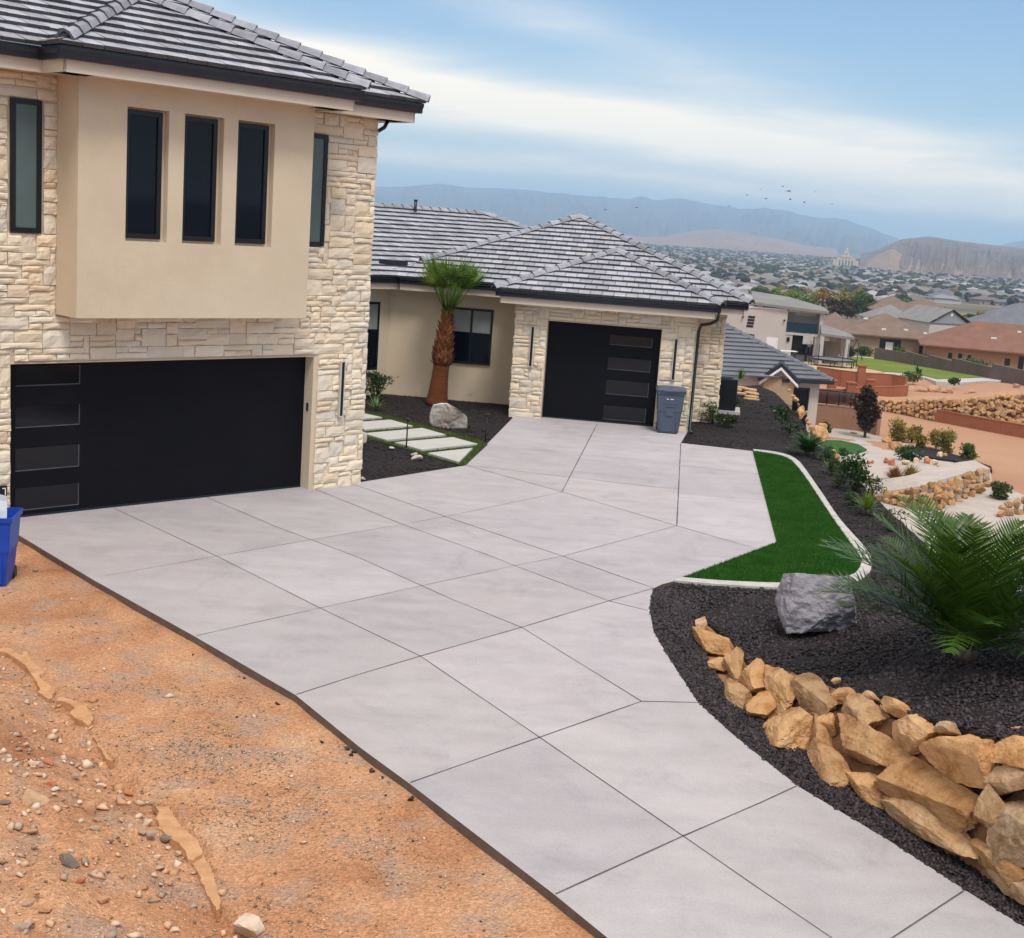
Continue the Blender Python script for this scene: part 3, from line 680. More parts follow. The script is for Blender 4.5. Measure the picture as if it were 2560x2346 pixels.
# two-storey roof
mb = MB(); ve = .25+OV+.13; ur = 1.23+OV+.13; vb = -9.0-.6; half = (ve-vb)/2; zr = ZE+PR1*half
A = F1.pt(UL, ve, ZE); B = F1.pt(ur, ve, ZE); C_ = F1.pt(ur-half, ve-half, zr); D_ = F1.pt(UL, ve-half, zr)
roof_face(mb, [A, B, C_, D_], 1)
roof_face(mb, [B, F1.pt(ur, vb, ZE), C_], 2)
ubl, ubr, vbe = b0-OV-.12, b1+OV+.12, .92+OV+.13; hb = (ubr-ubl)/2; um = (ubl+ubr)/2; zb = ZE+PR1*hb; vj = ve-(zb-ZE)/PR1
roof_face(mb, [F1.pt(ubl, vbe, ZE+.004), F1.pt(ubr, vbe, ZE+.004), F1.pt(um, vbe-hb, zb+.004)], 3)
roof_face(mb, [F1.pt(ubr, vbe, ZE+.004), F1.pt(ubr, ve, ZE+.004), F1.pt(um, vj, zb), F1.pt(um, vbe-hb, zb+.004)], 4)
roof_face(mb, [F1.pt(ubl, ve, ZE+.004), F1.pt(ubl, vbe, ZE+.004), F1.pt(um, vbe-hb, zb+.004), F1.pt(um, vj, zb)], 5)
mb.build('roof', M['tile'], house)
caps(F1.pt(ubl+.15, vbe-.15, ZE+.07), F1.pt(um, vbe-hb, zb), house, 1)
caps(F1.pt(ubr, vbe, ZE), F1.pt(um, vbe-hb, zb), house, 2)
caps(B, C_, house, 3); caps(F1.pt(um, vj+.1, zb), F1.pt(um, vbe-hb, zb+.01), house, 6)
caps(F1.pt(-8.75, -.2, 7.45), F1.pt(-6.9, -2.05, 8.27), house, 9)
# gutter end curl and downspout on the right-hand corner
mb = MB(); q = F1.pt(1.23+OV-.02, .25+OV-.16, 6.7); mb.tube([F1.pt(1.50, .2, 6.62), F1.pt(1.46, .16, 6.5), F1.pt(1.36, .1, 6.42), F1.pt(1.29, .08, 6.36), F1.pt(1.285, .08, 6.2), F1.pt(1.285, .08, .1)], .035, 8)
mb.build('downspout', M['gutter'], house)

# ---- the wing
ZS2, ZE2, PR2 = 2.95, 3.29, .385
mb = MB()
mb.box(F2, -.86, -.03, -2.1, .32, -.1, ZS2+.3); mb.box(F2, 2.90, 3.72, -2.0, .32, -.1, ZS2+.02); mb.box(F2, -.03, 2.90, -.02, .32, 2.57, ZS2+.02); mb.box(F2, -.03, 2.9, -2.0, -.05, -.1, ZS2+.02)
mb.box(F2, -4.75, 4.5, -9.5, -2.0, -.1, ZS2+.3)
FLW = Frame(F2.pt(-4.72, -1.98, 0), -6.6+52.4)      # wall that comes forward on the left, towards the two-storey block
mb.box(FLW, -4.6, 0, -3.5, 0, -.1, ZS2+.3)
mb.build('wing_wall', M['stucco'], house)
mb = MB()
stones(mb, F2, .32, -.88, 3.76, -.05, ZS2+.02, [(-.045, 2.915, -1, 2.58)], 11)
stones(mb, Frame(F2.pt(3.74, .32, 0), -6.6+90), 0, 0, 2.35, -.05, ZS2, (), 12)
stones(mb, Frame(F2.pt(-.86, -1.98, 0), -6.6-90), 0, 0, 2.3, -.05, ZS2, (), 13)
stones(mb, F2, -2.0, 3.74, 4.56, -.35, ZS2, (), 14)
stones(mb, Frame(F2.pt(4.54, -2.0, 0), -6.6+90), 0, 0, 3, -.3, ZS2, (), 15)
mb.build('wing_stone_cladding', M['stone'], house)
mb = MB(); mb.box(F2, -.05, -.03, 0, .34, 0, 2.58); mb.box(F2, 2.90, 2.92, 0, .34, 0, 2.58); mb.box(F2, -.03, 2.9, 0, .34, 2.56, 2.58); mb.build('wing_garage_jamb', M['stucco'], house)
garage_door(house, F2, -.03, 2.90, 2.56, [(1.58, 2.67, 2.06, 2.30), (1.58, 2.67, 1.42, 1.72), (1.58, 2.68, .77, 1.13), (1.56, 2.66, .10, .46)])
sconce(F2, -.40, .36, 1.33, 2.39); sconce(F2, 3.29, .36, 1.29, 2.37)
def wpt(x, y, fr, v):
    d = ray(x, y); c0 = np.array([0, 0, EYE]); t = ((fr.o+fr.n*v-c0)@fr.n)/(d@fr.n); p = c0+d*t; return fr.uv(p)[0], p[2]
z3 = lambda x, y: (880+x*.50595, 450+y*.50595)
a = wpt(*z3(492, 627), F2, -1.98); b_ = wpt(*z3(682, 918), F2, -1.98)
window(house, F2, -1.995, a[0], b_[0], b_[1], a[1], M['glass'], fw=.06, depth=.05, mullions=((a[0]+b_[0])/2,), blind=b_[1]+(a[1]-b_[1])*.57)
a = wpt(*z3(137, 603), FLW, 0); b_ = wpt(*z3(122, 938), FLW, 0)
window(house, FLW, -.012, a[0]-1.5, a[0], b_[1], a[1], M['glass'], fw=.06, depth=.05, blind=b_[1]+(a[1]-b_[1])*.6)
mb = MB(); mb.box(FLW, a[0]-1.6, a[0]+.07, .001, .035, b_[1]-.07, b_[1]); mb.box(FLW, a[0], a[0]+.07, .001, .03, b_[1], a[1]+.06); mb.build('window_surround', M['fascia'], house)
# wing eaves: block of the garage, long front, left wall
vm = -1.98+.46; vg = .32+.46
eave_run([(F2, -4.35, -.86-.4, vm, 0, 0), (F2, -.86-.4, 3.76+.46, vg, 1, 1), (F2, 3.76+.46, 5.0, vm, 0, 1),
          (Frame(F2.pt(-.86-.4, vm, 0), -6.6-90), 0, vg-vm, 0, 0, 0), (Frame(F2.pt(4.22, vg, 0), -6.6+90), 0, vg-vm, 0, 0, 0), (Frame(F2.pt(5.0, vm, 0), -6.6+90), 0, 9, 0, 0, 0),
          (FLW, -4.6, .2, .46, 0, 0)], ZS2, 3.12, 3.27, fills=[(F2, (-1.24, 4.2, -2.1, .7)), (F2, (4.4, 4.98, -9, -1.6)), (FLW, (-4.6, .5, -.2, .43))])
mb = MB()
ga, gb, gv = -.86-.4-.12, 4.22+.12, vg+.13; gh = (gb-ga)/2; gm = (ga+gb)/2; zg = ZE2+PR2*gh
ma, mb_, mv = -5.05, 5.15, vm+.13; mh = (mb_-ma)/2; mm = (ma+mb_)/2; zm = ZE2+PR2*mh; jv = mv-(zg-ZE2)/PR2
roof_face(mb, [F2.pt(ma, mv, ZE2), F2.pt(mb_, mv, ZE2), F2.pt(mm, mv-mh, zm)], 21, tw=.30, ex=.34)
roof_face(mb, [F2.pt(mb_, mv, ZE2), F2.pt(mb_, mv-2*mh, ZE2), F2.pt(mm, mv-mh, zm)], 22)
roof_face(mb, [F2.pt(ma, mv-2*mh, ZE2), F2.pt(ma, mv, ZE2), F2.pt(mm, mv-mh, zm)], 23)
roof_face(mb, [F2.pt(ga, gv, ZE2+.004), F2.pt(gb, gv, ZE2+.004), F2.pt(gm, gv-gh, zg+.004)], 24, tw=.30, ex=.34)
roof_face(mb, [F2.pt(gb, gv, ZE2+.004), F2.pt(gb, mv, ZE2+.004), F2.pt(gm, jv, zg), F2.pt(gm, gv-gh, zg+.004)], 25)
roof_face(mb, [F2.pt(ga, mv, ZE2+.004), F2.pt(ga, gv, ZE2+.004), F2.pt(gm, gv-gh, zg+.004), F2.pt(gm, jv, zg)], 26)
# rear-left roof over the wall that runs towards the two-storey block
lv = .46+.13; lr = 4.85; zl = ZE2+PR2*lr
best = min(((abs(proj(FLW.pt(s/20, lv-lr, zl))[0]-1209), s/20) for s in range(-100, 300)))[1]
roof_face(mb, [FLW.pt(-8, lv, ZE2), FLW.pt(best+lr, lv, ZE2), FLW.pt(best, lv-lr, zl), FLW.pt(-8, lv-lr, zl)], 27, tw=.30, ex=.34)
roof_face(mb, [FLW.pt(best+lr, lv, ZE2), FLW.pt(best+lr, lv-2*lr, ZE2), FLW.pt(best, lv-lr, zl)], 28)
mb.build('wing_roof', M['tile'], house)
caps(F2.pt(mb_, mv, ZE2), F2.pt(mm, mv-mh, zm), house, 11, w=.115, h=.075); caps(F2.pt(ma+1.1, mv-1.1, ZE2+PR2*1.1), F2.pt(mm, mv-mh, zm), house, 12, w=.115, h=.075)
caps(F2.pt(gb, gv, ZE2), F2.pt(gm, gv-gh, zg), house, 13, w=.115, h=.075); caps(F2.pt(ga, gv, ZE2), F2.pt(gm, gv-gh, zg), house, 14, w=.115, h=.075)
caps(F2.pt(gm, jv, zg), F2.pt(gm, gv-gh, zg+.01), house, 16, w=.115, h=.075)
caps(FLW.pt(best+lr*.9, lv-lr*.1, ZE2+PR2*lr*.1), FLW.pt(best, lv-lr, zl), house, 17, w=.115, h=.075); caps(FLW.pt(-8, lv-lr, zl-.02), FLW.pt(best, lv-lr, zl-.02), house, 18, w=.115, h=.075)
vp = FLW.pt(best-3.3, lv-lr+.3, zl); mb = MB(); mb.tube([vp-[0, 0, .3], vp+[0, 0, .28]], .05, 8); mb.tube([vp+[0, 0, .28], vp+[0, 0, .31]], .07, 8); mb.build('roof_vent', M['gutter'], house)
# downspout at the right of the single garage
q = [F2.pt(4.28, vg+.05, 3.10), F2.pt(4.26, vg-.05, 2.93), F2.pt(4.1, .6, 2.82), F2.pt(3.88, .42, 2.76), F2.pt(3.83, .38, 2.6), F2.pt(3.83, .38, .05), F2.pt(3.9, .5, .0)]
mb = MB(); mb.tube(q, .04, 8); mb.build('downspout', M['gutter'], house)
# small porch roof corner beside the two-storey block
pc = wpt(*z3(140, 395), F2, 1.0); pf = F2.pt(pc[0], 1.0, pc[1])
mb = MB(); mb.box(Frame(pf-np.array([0, 0, pf[2]]), 45.8-90), -.05, .5, -.5, 0, pf[2]-.1, pf[2]+.02); mb.build('porch_gutter', M['gutter'], house)

# ------------------------------------------------------------------ numpy chip scatter ("stuff")
def chips(name, poly, zf, n, smin, smax, m, seed=0, flat=.6, tones=(.6, 1.6), dens=None, sink=.2, warm=0.0, label=None, cat=None, over=8):
    rs = np.random.RandomState(seed); xs = np.array([p[0] for p in poly]); ys = np.array([p[1] for p in poly])
    px = rs.uniform(xs.min(), xs.max(), n*over); py = rs.uniform(ys.min(), ys.max(), n*over)
    k_ = vinside(poly, px, py); px, py = px[k_], py[k_]
    if dens is not None:
        D = bake(dens, poly, .15)(px, py); k_ = D > rs.rand(len(px)); px, py = px[k_], py[k_]
    px, py = px[:n], py[:n]; k = len(px); s = rs.uniform(smin, smax, k)*(rs.rand(k)**1.5*.8+.6)
    base = np.array([(1, 0, 0), (-.2, 1, 0), (-1, -.1, 0), (.1, -1, 0), (.1, .1, 1), (-.1, 0, -1)], float)
    V = base[None]+rs.uniform(-.35, .35, (k, 6, 3)); V[:, :, 2] *= flat
    a = rs.uniform(0, 6.28, k); c, sn = np.cos(a), np.sin(a); X = V[:, :, 0]*c[:, None]-V[:, :, 1]*sn[:, None]; Y = V[:, :, 0]*sn[:, None]+V[:, :, 1]*c[:, None]
    zz = bake(zf, poly, .1)(px, py)
    tl = rs.uniform(-.5, .5, (k, 2)); Z = V[:, :, 2]+X*tl[:, :1]+Y*tl[:, 1:]
    W = np.stack([X*s[:, None]+px[:, None], Y*s[:, None]+py[:, None], Z*s[:, None]+(zz+s*flat*(1-sink)*.7)[:, None]], -1).reshape(-1, 3)
    F = np.array([(0, 1, 4), (1, 2, 4), (2, 3, 4), (3, 0, 4), (1, 0, 5), (2, 1, 5), (3, 2, 5), (0, 3, 5)])
    F = (F[None]+(np.arange(k)*6)[:, None, None]).reshape(-1, 3)
    me = bpy.data.meshes.new(name); me.vertices.add(len(W)); me.vertices.foreach_set('co', W.ravel()); me.loops.add(F.size); me.loops.foreach_set('vertex_index', F.ravel())
    me.polygons.add(len(F)); me.polygons.foreach_set('loop_start', np.arange(0, F.size, 3)); me.polygons.foreach_set('loop_total', np.full(len(F), 3))
    at = me.attributes.new('tone', 'FLOAT_COLOR', 'FACE'); tn = rs.uniform(*tones, k); w = rs.uniform(-warm, warm, k)
    C = np.stack([tn*(1+w), tn, tn*(1-w*1.3), np.ones(k)], -1); at.data.foreach_set('color', np.repeat(C, 8, 0).astype(np.float32).ravel())
    me.materials.append(m); me.update(calc_edges=True); me.validate(); o = bpy.data.objects.new(name, me); col.objects.link(o)
    return tag(o, label, cat, kind='stuff')
def blades(name, poly, zf, n, h, w, m, seed=0, tones=(.6, 1.3), lean=.5, label=None, cat='grass'):
    rs = np.random.RandomState(seed); xs = np.array([p[0] for p in poly]); ys = np.array([p[1] for p in poly])
    px = rs.uniform(xs.min(), xs.max(), n*4); py = rs.uniform(ys.min(), ys.max(), n*4)
    k_ = vinside(poly, px, py); px, py = px[k_][:n], py[k_][:n]; k = len(px)
    a = rs.uniform(0, 6.28, k); hh = h*rs.uniform(.6, 1.2, k); ln_ = rs.uniform(-lean, lean, (k, 2))*hh[:, None]; ww = w*rs.uniform(.7, 1.2, k)
    z = np.array([zf(x, y) for x, y in zip(px, py)])-.004
    W = np.empty((k, 3, 3)); W[:, 0] = np.stack([px-np.cos(a)*ww, py-np.sin(a)*ww, z], -1); W[:, 1] = np.stack([px+np.cos(a)*ww, py+np.sin(a)*ww, z], -1); W[:, 2] = np.stack([px+ln_[:, 0], py+ln_[:, 1], z+hh], -1)
    W = W.reshape(-1, 3); F = np.arange(3*k)
    me = bpy.data.meshes.new(name); me.vertices.add(len(W)); me.vertices.foreach_set('co', W.ravel()); me.loops.add(3*k); me.loops.foreach_set('vertex_index', F)
    me.polygons.add(k); me.polygons.foreach_set('loop_start', np.arange(0, 3*k, 3)); me.polygons.foreach_set('loop_total', np.full(k, 3))
    at = me.attributes.new('tone', 'FLOAT_COLOR', 'FACE'); tn = rs.uniform(*tones, k); C = np.stack([tn, tn, tn, np.ones(k)], -1); at.data.foreach_set('color', C.astype(np.float32).ravel())
    me.materials.append(m); me.update(calc_edges=True); o = bpy.data.objects.new(name, me); col.objects.link(o); return tag(o, label, cat, kind='stuff')

# ------------------------------------------------------------------ lawn wedge, curb
ZL = .015
curb_in = [(1884, 1131), (1923, 1136), (1955, 1143), (1975, 1152), (1988, 1164), (2020, 1206), (2084, 1303), (2148, 1392), (2152, 1410), (2144, 1429), (2122, 1443), (2040, 1455), (1943, 1461), (1807, 1456), (1706, 1448)]
curb_out = [(1882, 1126), (1936, 1132), (1973, 1141), (1992, 1152), (2006, 1166), (2050, 1228), (2099, 1300), (2165, 1375), (2179, 1406), (2177, 1431), (2161, 1448), (2127, 1461), (2040, 1469), (1943, 1473), (1802, 1465), (1686, 1455)]
ci, co = pp(curb_in), pp(curb_out)
def arc(pts, n=4):
    out = []
    for i in range(len(pts)-1):
        p0, p1, p2, p3 = pts[max(i-1, 0)], pts[i], pts[i+1], pts[min(i+2, len(pts)-1)]
        for k in range(n): t_ = k/n; out.append(.5*((2*p1)+(-p0+p2)*t_+(2*p0-5*p1+4*p2-p3)*t_*t_+(-p0+3*p1-3*p2+p3)*t_**3))
    out.append(pts[-1]); return out
ci2, co2 = arc(ci), arc(co)
lawn_poly = ci2 + pp([(1942, 1359)])[:1]
lawn_poly = [P(1882, 1130), *ci2[1:-1], P(1705, 1448), P(1942, 1359)]
patch('lawn_base', lawn_poly, lambda x, y: ZL, .4, M['turf'], skirt=.1)
blades('lawn_grass', lawn_poly, lambda x, y: ZL, 90000, .042, .007, M['blade'], 3, tones=(.7, 1.25), label='bright green artificial turf wedge between driveway and curb')
mb = MB(); poly = co2+ci2[::-1]; n = len(co2); m_ = len(ci2)
K = 60
def resamp(pts, K):
    pts = np.array(pts); s = np.r_[0, np.cumsum(np.linalg.norm(np.diff(pts, axis=0), axis=1))]; q = np.linspace(0, s[-1], K); return np.stack([np.interp(q, s, pts[:, i]) for i in range(3)], -1)
# pair each outer point with its nearest inner one so that the curb keeps its width
co3 = resamp(co2, K); cin = resamp(ci2, 400); ci3 = []; last = 0
for p in co3:
    d = np.linalg.norm(cin-p, axis=1); d[:last] = 9e9; last = int(np.argmin(d)); ci3.append(cin[last])
v = []
for a, b_ in zip(co3, ci3): v += [a+[0, 0, -.15], a+[0, 0, .025], a*.93+b_*.07+[0, 0, .034], b_*.93+a*.07+[0, 0, .034], b_+[0, 0, .025], b_+[0, 0, -.1]]
mb.add(v, [(i*6+j, (i+1)*6+j, (i+1)*6+j+1, i*6+j+1) for i in range(K-1) for j in range(5)])
for i in range(4, K-3, 9): pass
tag(mb.build('lawn_curb', M['curb']), kind='structure')

# ------------------------------------------------------------------ black gravel beds
top_px = [(1749, 1546, .02), (1830, 1600, .12), (1871, 1656, .22), (1925, 1672, .30), (1989, 1682, .38), (2060, 1705, .48), (2138, 1735, .58), (2200, 1760, .68), (2276, 1785, .78), (2340, 1800, .88), (2400, 1815, .98), (2481, 1845, 1.08), (2560, 1848, 1.18), (2700, 1880, 1.3)]
bot_px = [(1740, 1590), (1769, 1671), (1800, 1716), (1877, 1779), (1930, 1825), (1994, 1876), (2060, 1930), (2112, 1974), (2170, 2000), (2250, 2050), (2368, 2145), (2445, 2185), (2560, 2275), (2700, 2380)]
topl = [P(*q) for q in top_px]; botl = [P(*q) for q in bot_px]
# strip between driveway and boulders (flush with the slab)
dredge = pp([(1634, 1471), (1627, 1495), (1624, 1524), (1634, 1579), (1674, 1648), (1746, 1757), (1827, 1832), (1900, 1891), (2000, 1969), (2215, 2097), (2420, 2230), (2560, 2317)])
eE = dredge[-1]+er*2.0*-1; eE = dredge[-1]-(dredge[-2]-dredge[-1])*2
strip = dredge+[eE]+[botl[-1]+(botl[-1]-botl[-2])]+[b+np.array([.05, .12, 0]) for b in botl[::-1]]+[P(1770, 1520, 0), P(1720, 1480)]
patch('gravel_strip', strip, lambda x, y: -.012, .18, M['grav'], .02, 5, 1)
bedctl = [P(*q) for q in top_px]+[P(2410, 1630, .8), P(2300, 1560, .62), P(2140, 1600, .40), P(2060, 1600, .22), P(2560, 1570, .85), P(2560, 1700, 1.0), P(2330, 1400, .35), P(2250, 1480, .4), P(2179, 1431, .02), P(2200, 1500, .25), P(2110, 1340, .0), P(2127, 1461, .02), P(1943, 1473, .0), P(1802, 1465, 0), P(1686, 1455, 0), P(1640, 1480, 0), P(1640, 1540, 0), P(1700, 1560, .05), P(1900, 1560, .12),
          P(2006, 1166, 0), P(2050, 1228, 0), P(2250, 1295, -.05), P(2100, 1150, -.05), P(1882, 1126, 0), P(1702, 1108, 0), P(1895, 962, 0), P(1800, 1040, .02), P(2022, 1105, -.1), P(1750, 1110, 0), P(2700, 1500, .8), P(2700, 1880, 1.3), np.array([9.5, 8.6, 1.3]), np.array([11, 12.6, 1.1])]
bedf0 = idw(bedctl)
bedf = lambda x, y: bedf0(x, y)-.012
bed = [P(1640, 1480), P(1690, 1530)]+[p for p in topl]+[np.array([9.5, 8.6, 1.3]), np.array([11, 12.6, 1.1]), P(2560, 1560, .8), P(2400, 1410, .5), P(2250, 1295, 0), P(2170, 1228, 0), P(2100, 1150, 0), P(2040, 1100, 0), P(1990, 1040, 0), P(1940, 985, 0), P(1895, 962, 0), P(1800, 965, 0), F2.pt(4.5, -6, 0), F2.pt(4.54, -2, 0), F2.pt(3.76, -2, 0), F2.pt(3.76, .2, 0), P(1702, 1108)]+co2
patch('gravel_bed', bed, bedf, .45, M['grav'], .03, 3, 2, skirt=1.2)
near = [p for p in bed if p[1] < 30]
chips('gravel_chips', [p for p in bed], bedf, 42000, .012, .030, M['chip'], 1, dens=lambda x, y: 1.0 if y < 19 else (.35 if y < 27 else .12), warm=.1, tones=(.3, 2.3), label='dark lava gravel covering the planting bed', cat='gravel')
chips('strip_chips', strip, lambda x, y: -.01, 16000, .010, .026, M['chip'], 2, warm=.1, tones=(.3, 2.3), over=14, label='dark gravel strip between driveway and boulders', cat='gravel')
# bed by the house entrance
zb_ = lambda x, y: -.03
bed2 = [P(890, 1207), P(900, 1207)]+pp([(1165, 1165), (1282, 1046)])+[F2.pt(-.86, -2.0, 0), F2.pt(-4.75, -2.0, 0), FLW.pt(-5, 0, 0), F1.pt(1.2, -5, 0), F1.pt(1.2, .2, 0)]
patch('entrance_bed', bed2, zb_, .5, M['grav'], .02, 3, 3)
chips('entrance_chips', bed2, zb_, 9000, .014, .03, M['chip'], 5, warm=.1, label='dark gravel in the bed by the house entrance', cat='gravel')
z7 = lambda x, y: (880+x*.2232, 900+y*.2232)
turfp = pp([z7(*q) for q in ((-300, 560), (95, 575), (240, 590), (400, 625), (560, 665), (690, 700), (870, 750), (1060, 800), (1240, 845), (1420, 890), (1520, 950), (1275, 1180), (1190, 1172), (850, 1072), (480, 960), (300, 915), (130, 872), (40, 790), (-300, 700))], 0)
patch('path_turf', turfp, lambda x, y: .0, .4, M['dryturf'], skirt=.06)
blades('path_grass', turfp, lambda x, y: .0, 16000, .035, .009, mat('path_blade', (.075, .115, .012), (.05, .08, .008), 2, .7, attr=True, trans=.2), 5, label='dull green turf laid around the stepping slabs')
slabs = [[(-140, 612), (92, 588), (338, 643), (-40, 668)], [(60, 695), (430, 669), (680, 738), (135, 779)], [(133, 822), (788, 762), (1050, 836), (387, 896)], [(480, 922), (1130, 865), (1405, 940), (780, 1006)], [(850, 1042), (1352, 985), (1197, 1142)]]
sl_lab = ['pale stepping slab half hidden by the stone corner, farthest from the driveway', 'second pale stepping slab out from the stone corner', 'third pale stepping slab, crossed by the thin black path light', 'longest pale stepping slab, next to the triangular one', 'triangular pale stepping slab nearest the driveway corner']
for s_, lb in zip(slabs, sl_lab):
    mb = MB(); q = pp([z7(*a) for a in s_], .045); mb.prism(q, .09)
    c = sum(q)/len(q); tag(mb.build('stepping_slab', M['slabpath'], loc=(c[0], c[1], 0)), lb, 'paving slab', 'pale stepping slabs in the turf path')
def path_light(x, y0, y1, lb):
    g_ = P(x, y1, 0); hh = .62
    t_ = thing('path_light', g_, lb, 'path light', 'thin black path lights')
    mb = MB(); mb.tube([g_, g_+[0, 0, hh]], .016, 8); mb.build('post', M['metalblack'], t_)
    mb = MB(); mb.tube([g_+[0, 0, hh-.01], g_+[0, 0, hh+.02], g_+[0, 0, hh+.03]], [.05, .055, .01], 12); mb.build('lamp_head', M['metalblack'], t_)
path_light(z7(608, 970)[0], 0, z7(608, 985)[1], 'black path light post standing in front of the pale stepping slabs')
path_light(z7(1495, 910)[0], 0, z7(1495, 915)[1], 'black path light post in gravel left of the single garage')

# ------------------------------------------------------------------ rocks
import bmesh
_ico = {}
def ico(sub):
    if sub not in _ico:
        bm = bmesh.new(); bmesh.ops.create_icosphere(bm, subdivisions=sub, radius=1)
        _ico[sub] = (np.array([v.co[:] for v in bm.verts]), [tuple(v.index for v in f.verts) for f in bm.faces]); bm.free()
    return _ico[sub]
def rock_verts(seed, sub=3, cuts=9, rough=.05, lo=.6, hi=1.0):
    V, F = ico(sub); V = V.copy(); rng = random.Random(seed)
    V = V/(np.abs(V).max(1)[:, None]**.62)*1.2
    for k in range(cuts):
        n = np.array([rng.gauss(0, 1) for _ in range(3)]); n /= np.linalg.norm(n); d = rng.uniform(lo, hi)
        ex = V@n-d; ex[ex < 0] = 0; V -= ex[:, None]*n[None]*.99
    out = []
    for p in V:
        q = Vector(p*1.5)+Vector((seed*3.1, seed*1.7, 0)); nn = noise.fractal(q, .8, 2.2, 4)*rough + (noise.fractal(q*3.5, .7, 2, 2)*rough*.5) - rough*1.1*max(0, abs(noise.noise(q*2.1))-.18) - rough*.5*abs(noise.noise(q*6.0))
        l = np.linalg.norm(p); out.append(p*(1+nn/max(l, .3)))
    V = np.array(out); V -= (V.max(0)+V.min(0))/2; V /= (V.max(0)-V.min(0))/2
    return V, F
def rock(name, c, size, rot, m, seed, label, cat='boulder', group=None, sub=3, cuts=9, rough=.05, tone=None, smooth=False):
    "rot: 3x3 matrix columns = local axes in the world; size: half extents"
    V, F = rock_verts(seed, sub, cuts, rough); V = V*np.array(size)
    V = V@np.array(rot).T+np.array(c)
    mb = MB(); mb.add(V, F, tone or (1, 1, 1), smooth=smooth)
    return tag(mb.build(name, m, loc=c), label, cat, group)
def view_rot(ang, tiltx=0):
    c_, s_ = math.cos(R(ang)), math.sin(R(ang)); a = RT*c_-UP*s_; b_ = fwd; u = RT*s_+UP*c_
    return np.stack([a, b_, u], 1)
def zrot(a): c_, s_ = math.cos(R(a)), math.sin(R(a)); return [[c_, -s_, 0], [s_, c_, 0], [0, 0, 1]]
# tan dirt slope behind the boulders
K = len(topl); mb = MB(); nn = 5; rows = []
TX = np.array([q[0] for q in top_px]); BX = np.array([q[0] for q in bot_px])
def wall_pt(x, y):
    tb = np.array([np.interp(x, TX, [p[i] for p in topl]) for i in range(3)]); ty = np.interp(x, TX, [q[1] for q in top_px])
    bb = np.array([np.interp(x, BX, [p[i] for p in botl]) for i in range(3)]); by = np.interp(x, BX, [q[1] for q in bot_px])
    f = (by-y)/(by-ty); return bb+(tb-bb)*f
xs_ = np.linspace(1742, 2690, 70); v = []
for x in xs_:
    by = np.interp(x, BX, [q[1] for q in bot_px])+12; ty = np.interp(x, TX, [q[1] for q in top_px])-4
    for k in range(14):
        y = by+(ty-by)*k/13; p = wall_pt(x, y); o = fwd*(.06+.22*math.sin(math.pi*k/13)) if k < 13 else fwd*.12-np.array([0, 0, .07])
        p = p+o; w = noise.noise(Vector(p)*3)*.05; v.append(p+np.array([0, 0, w]))
mb.add(v, [(i*14+j, (i+1)*14+j, (i+1)*14+j+1, i*14+j+1) for i in range(69) for j in range(13)], smooth=True)
tag(mb.build('earth_slope', M['dirt2']), kind='structure')
z6 = lambda x, y: (1600+x*.5123, 1400+y*.5123)
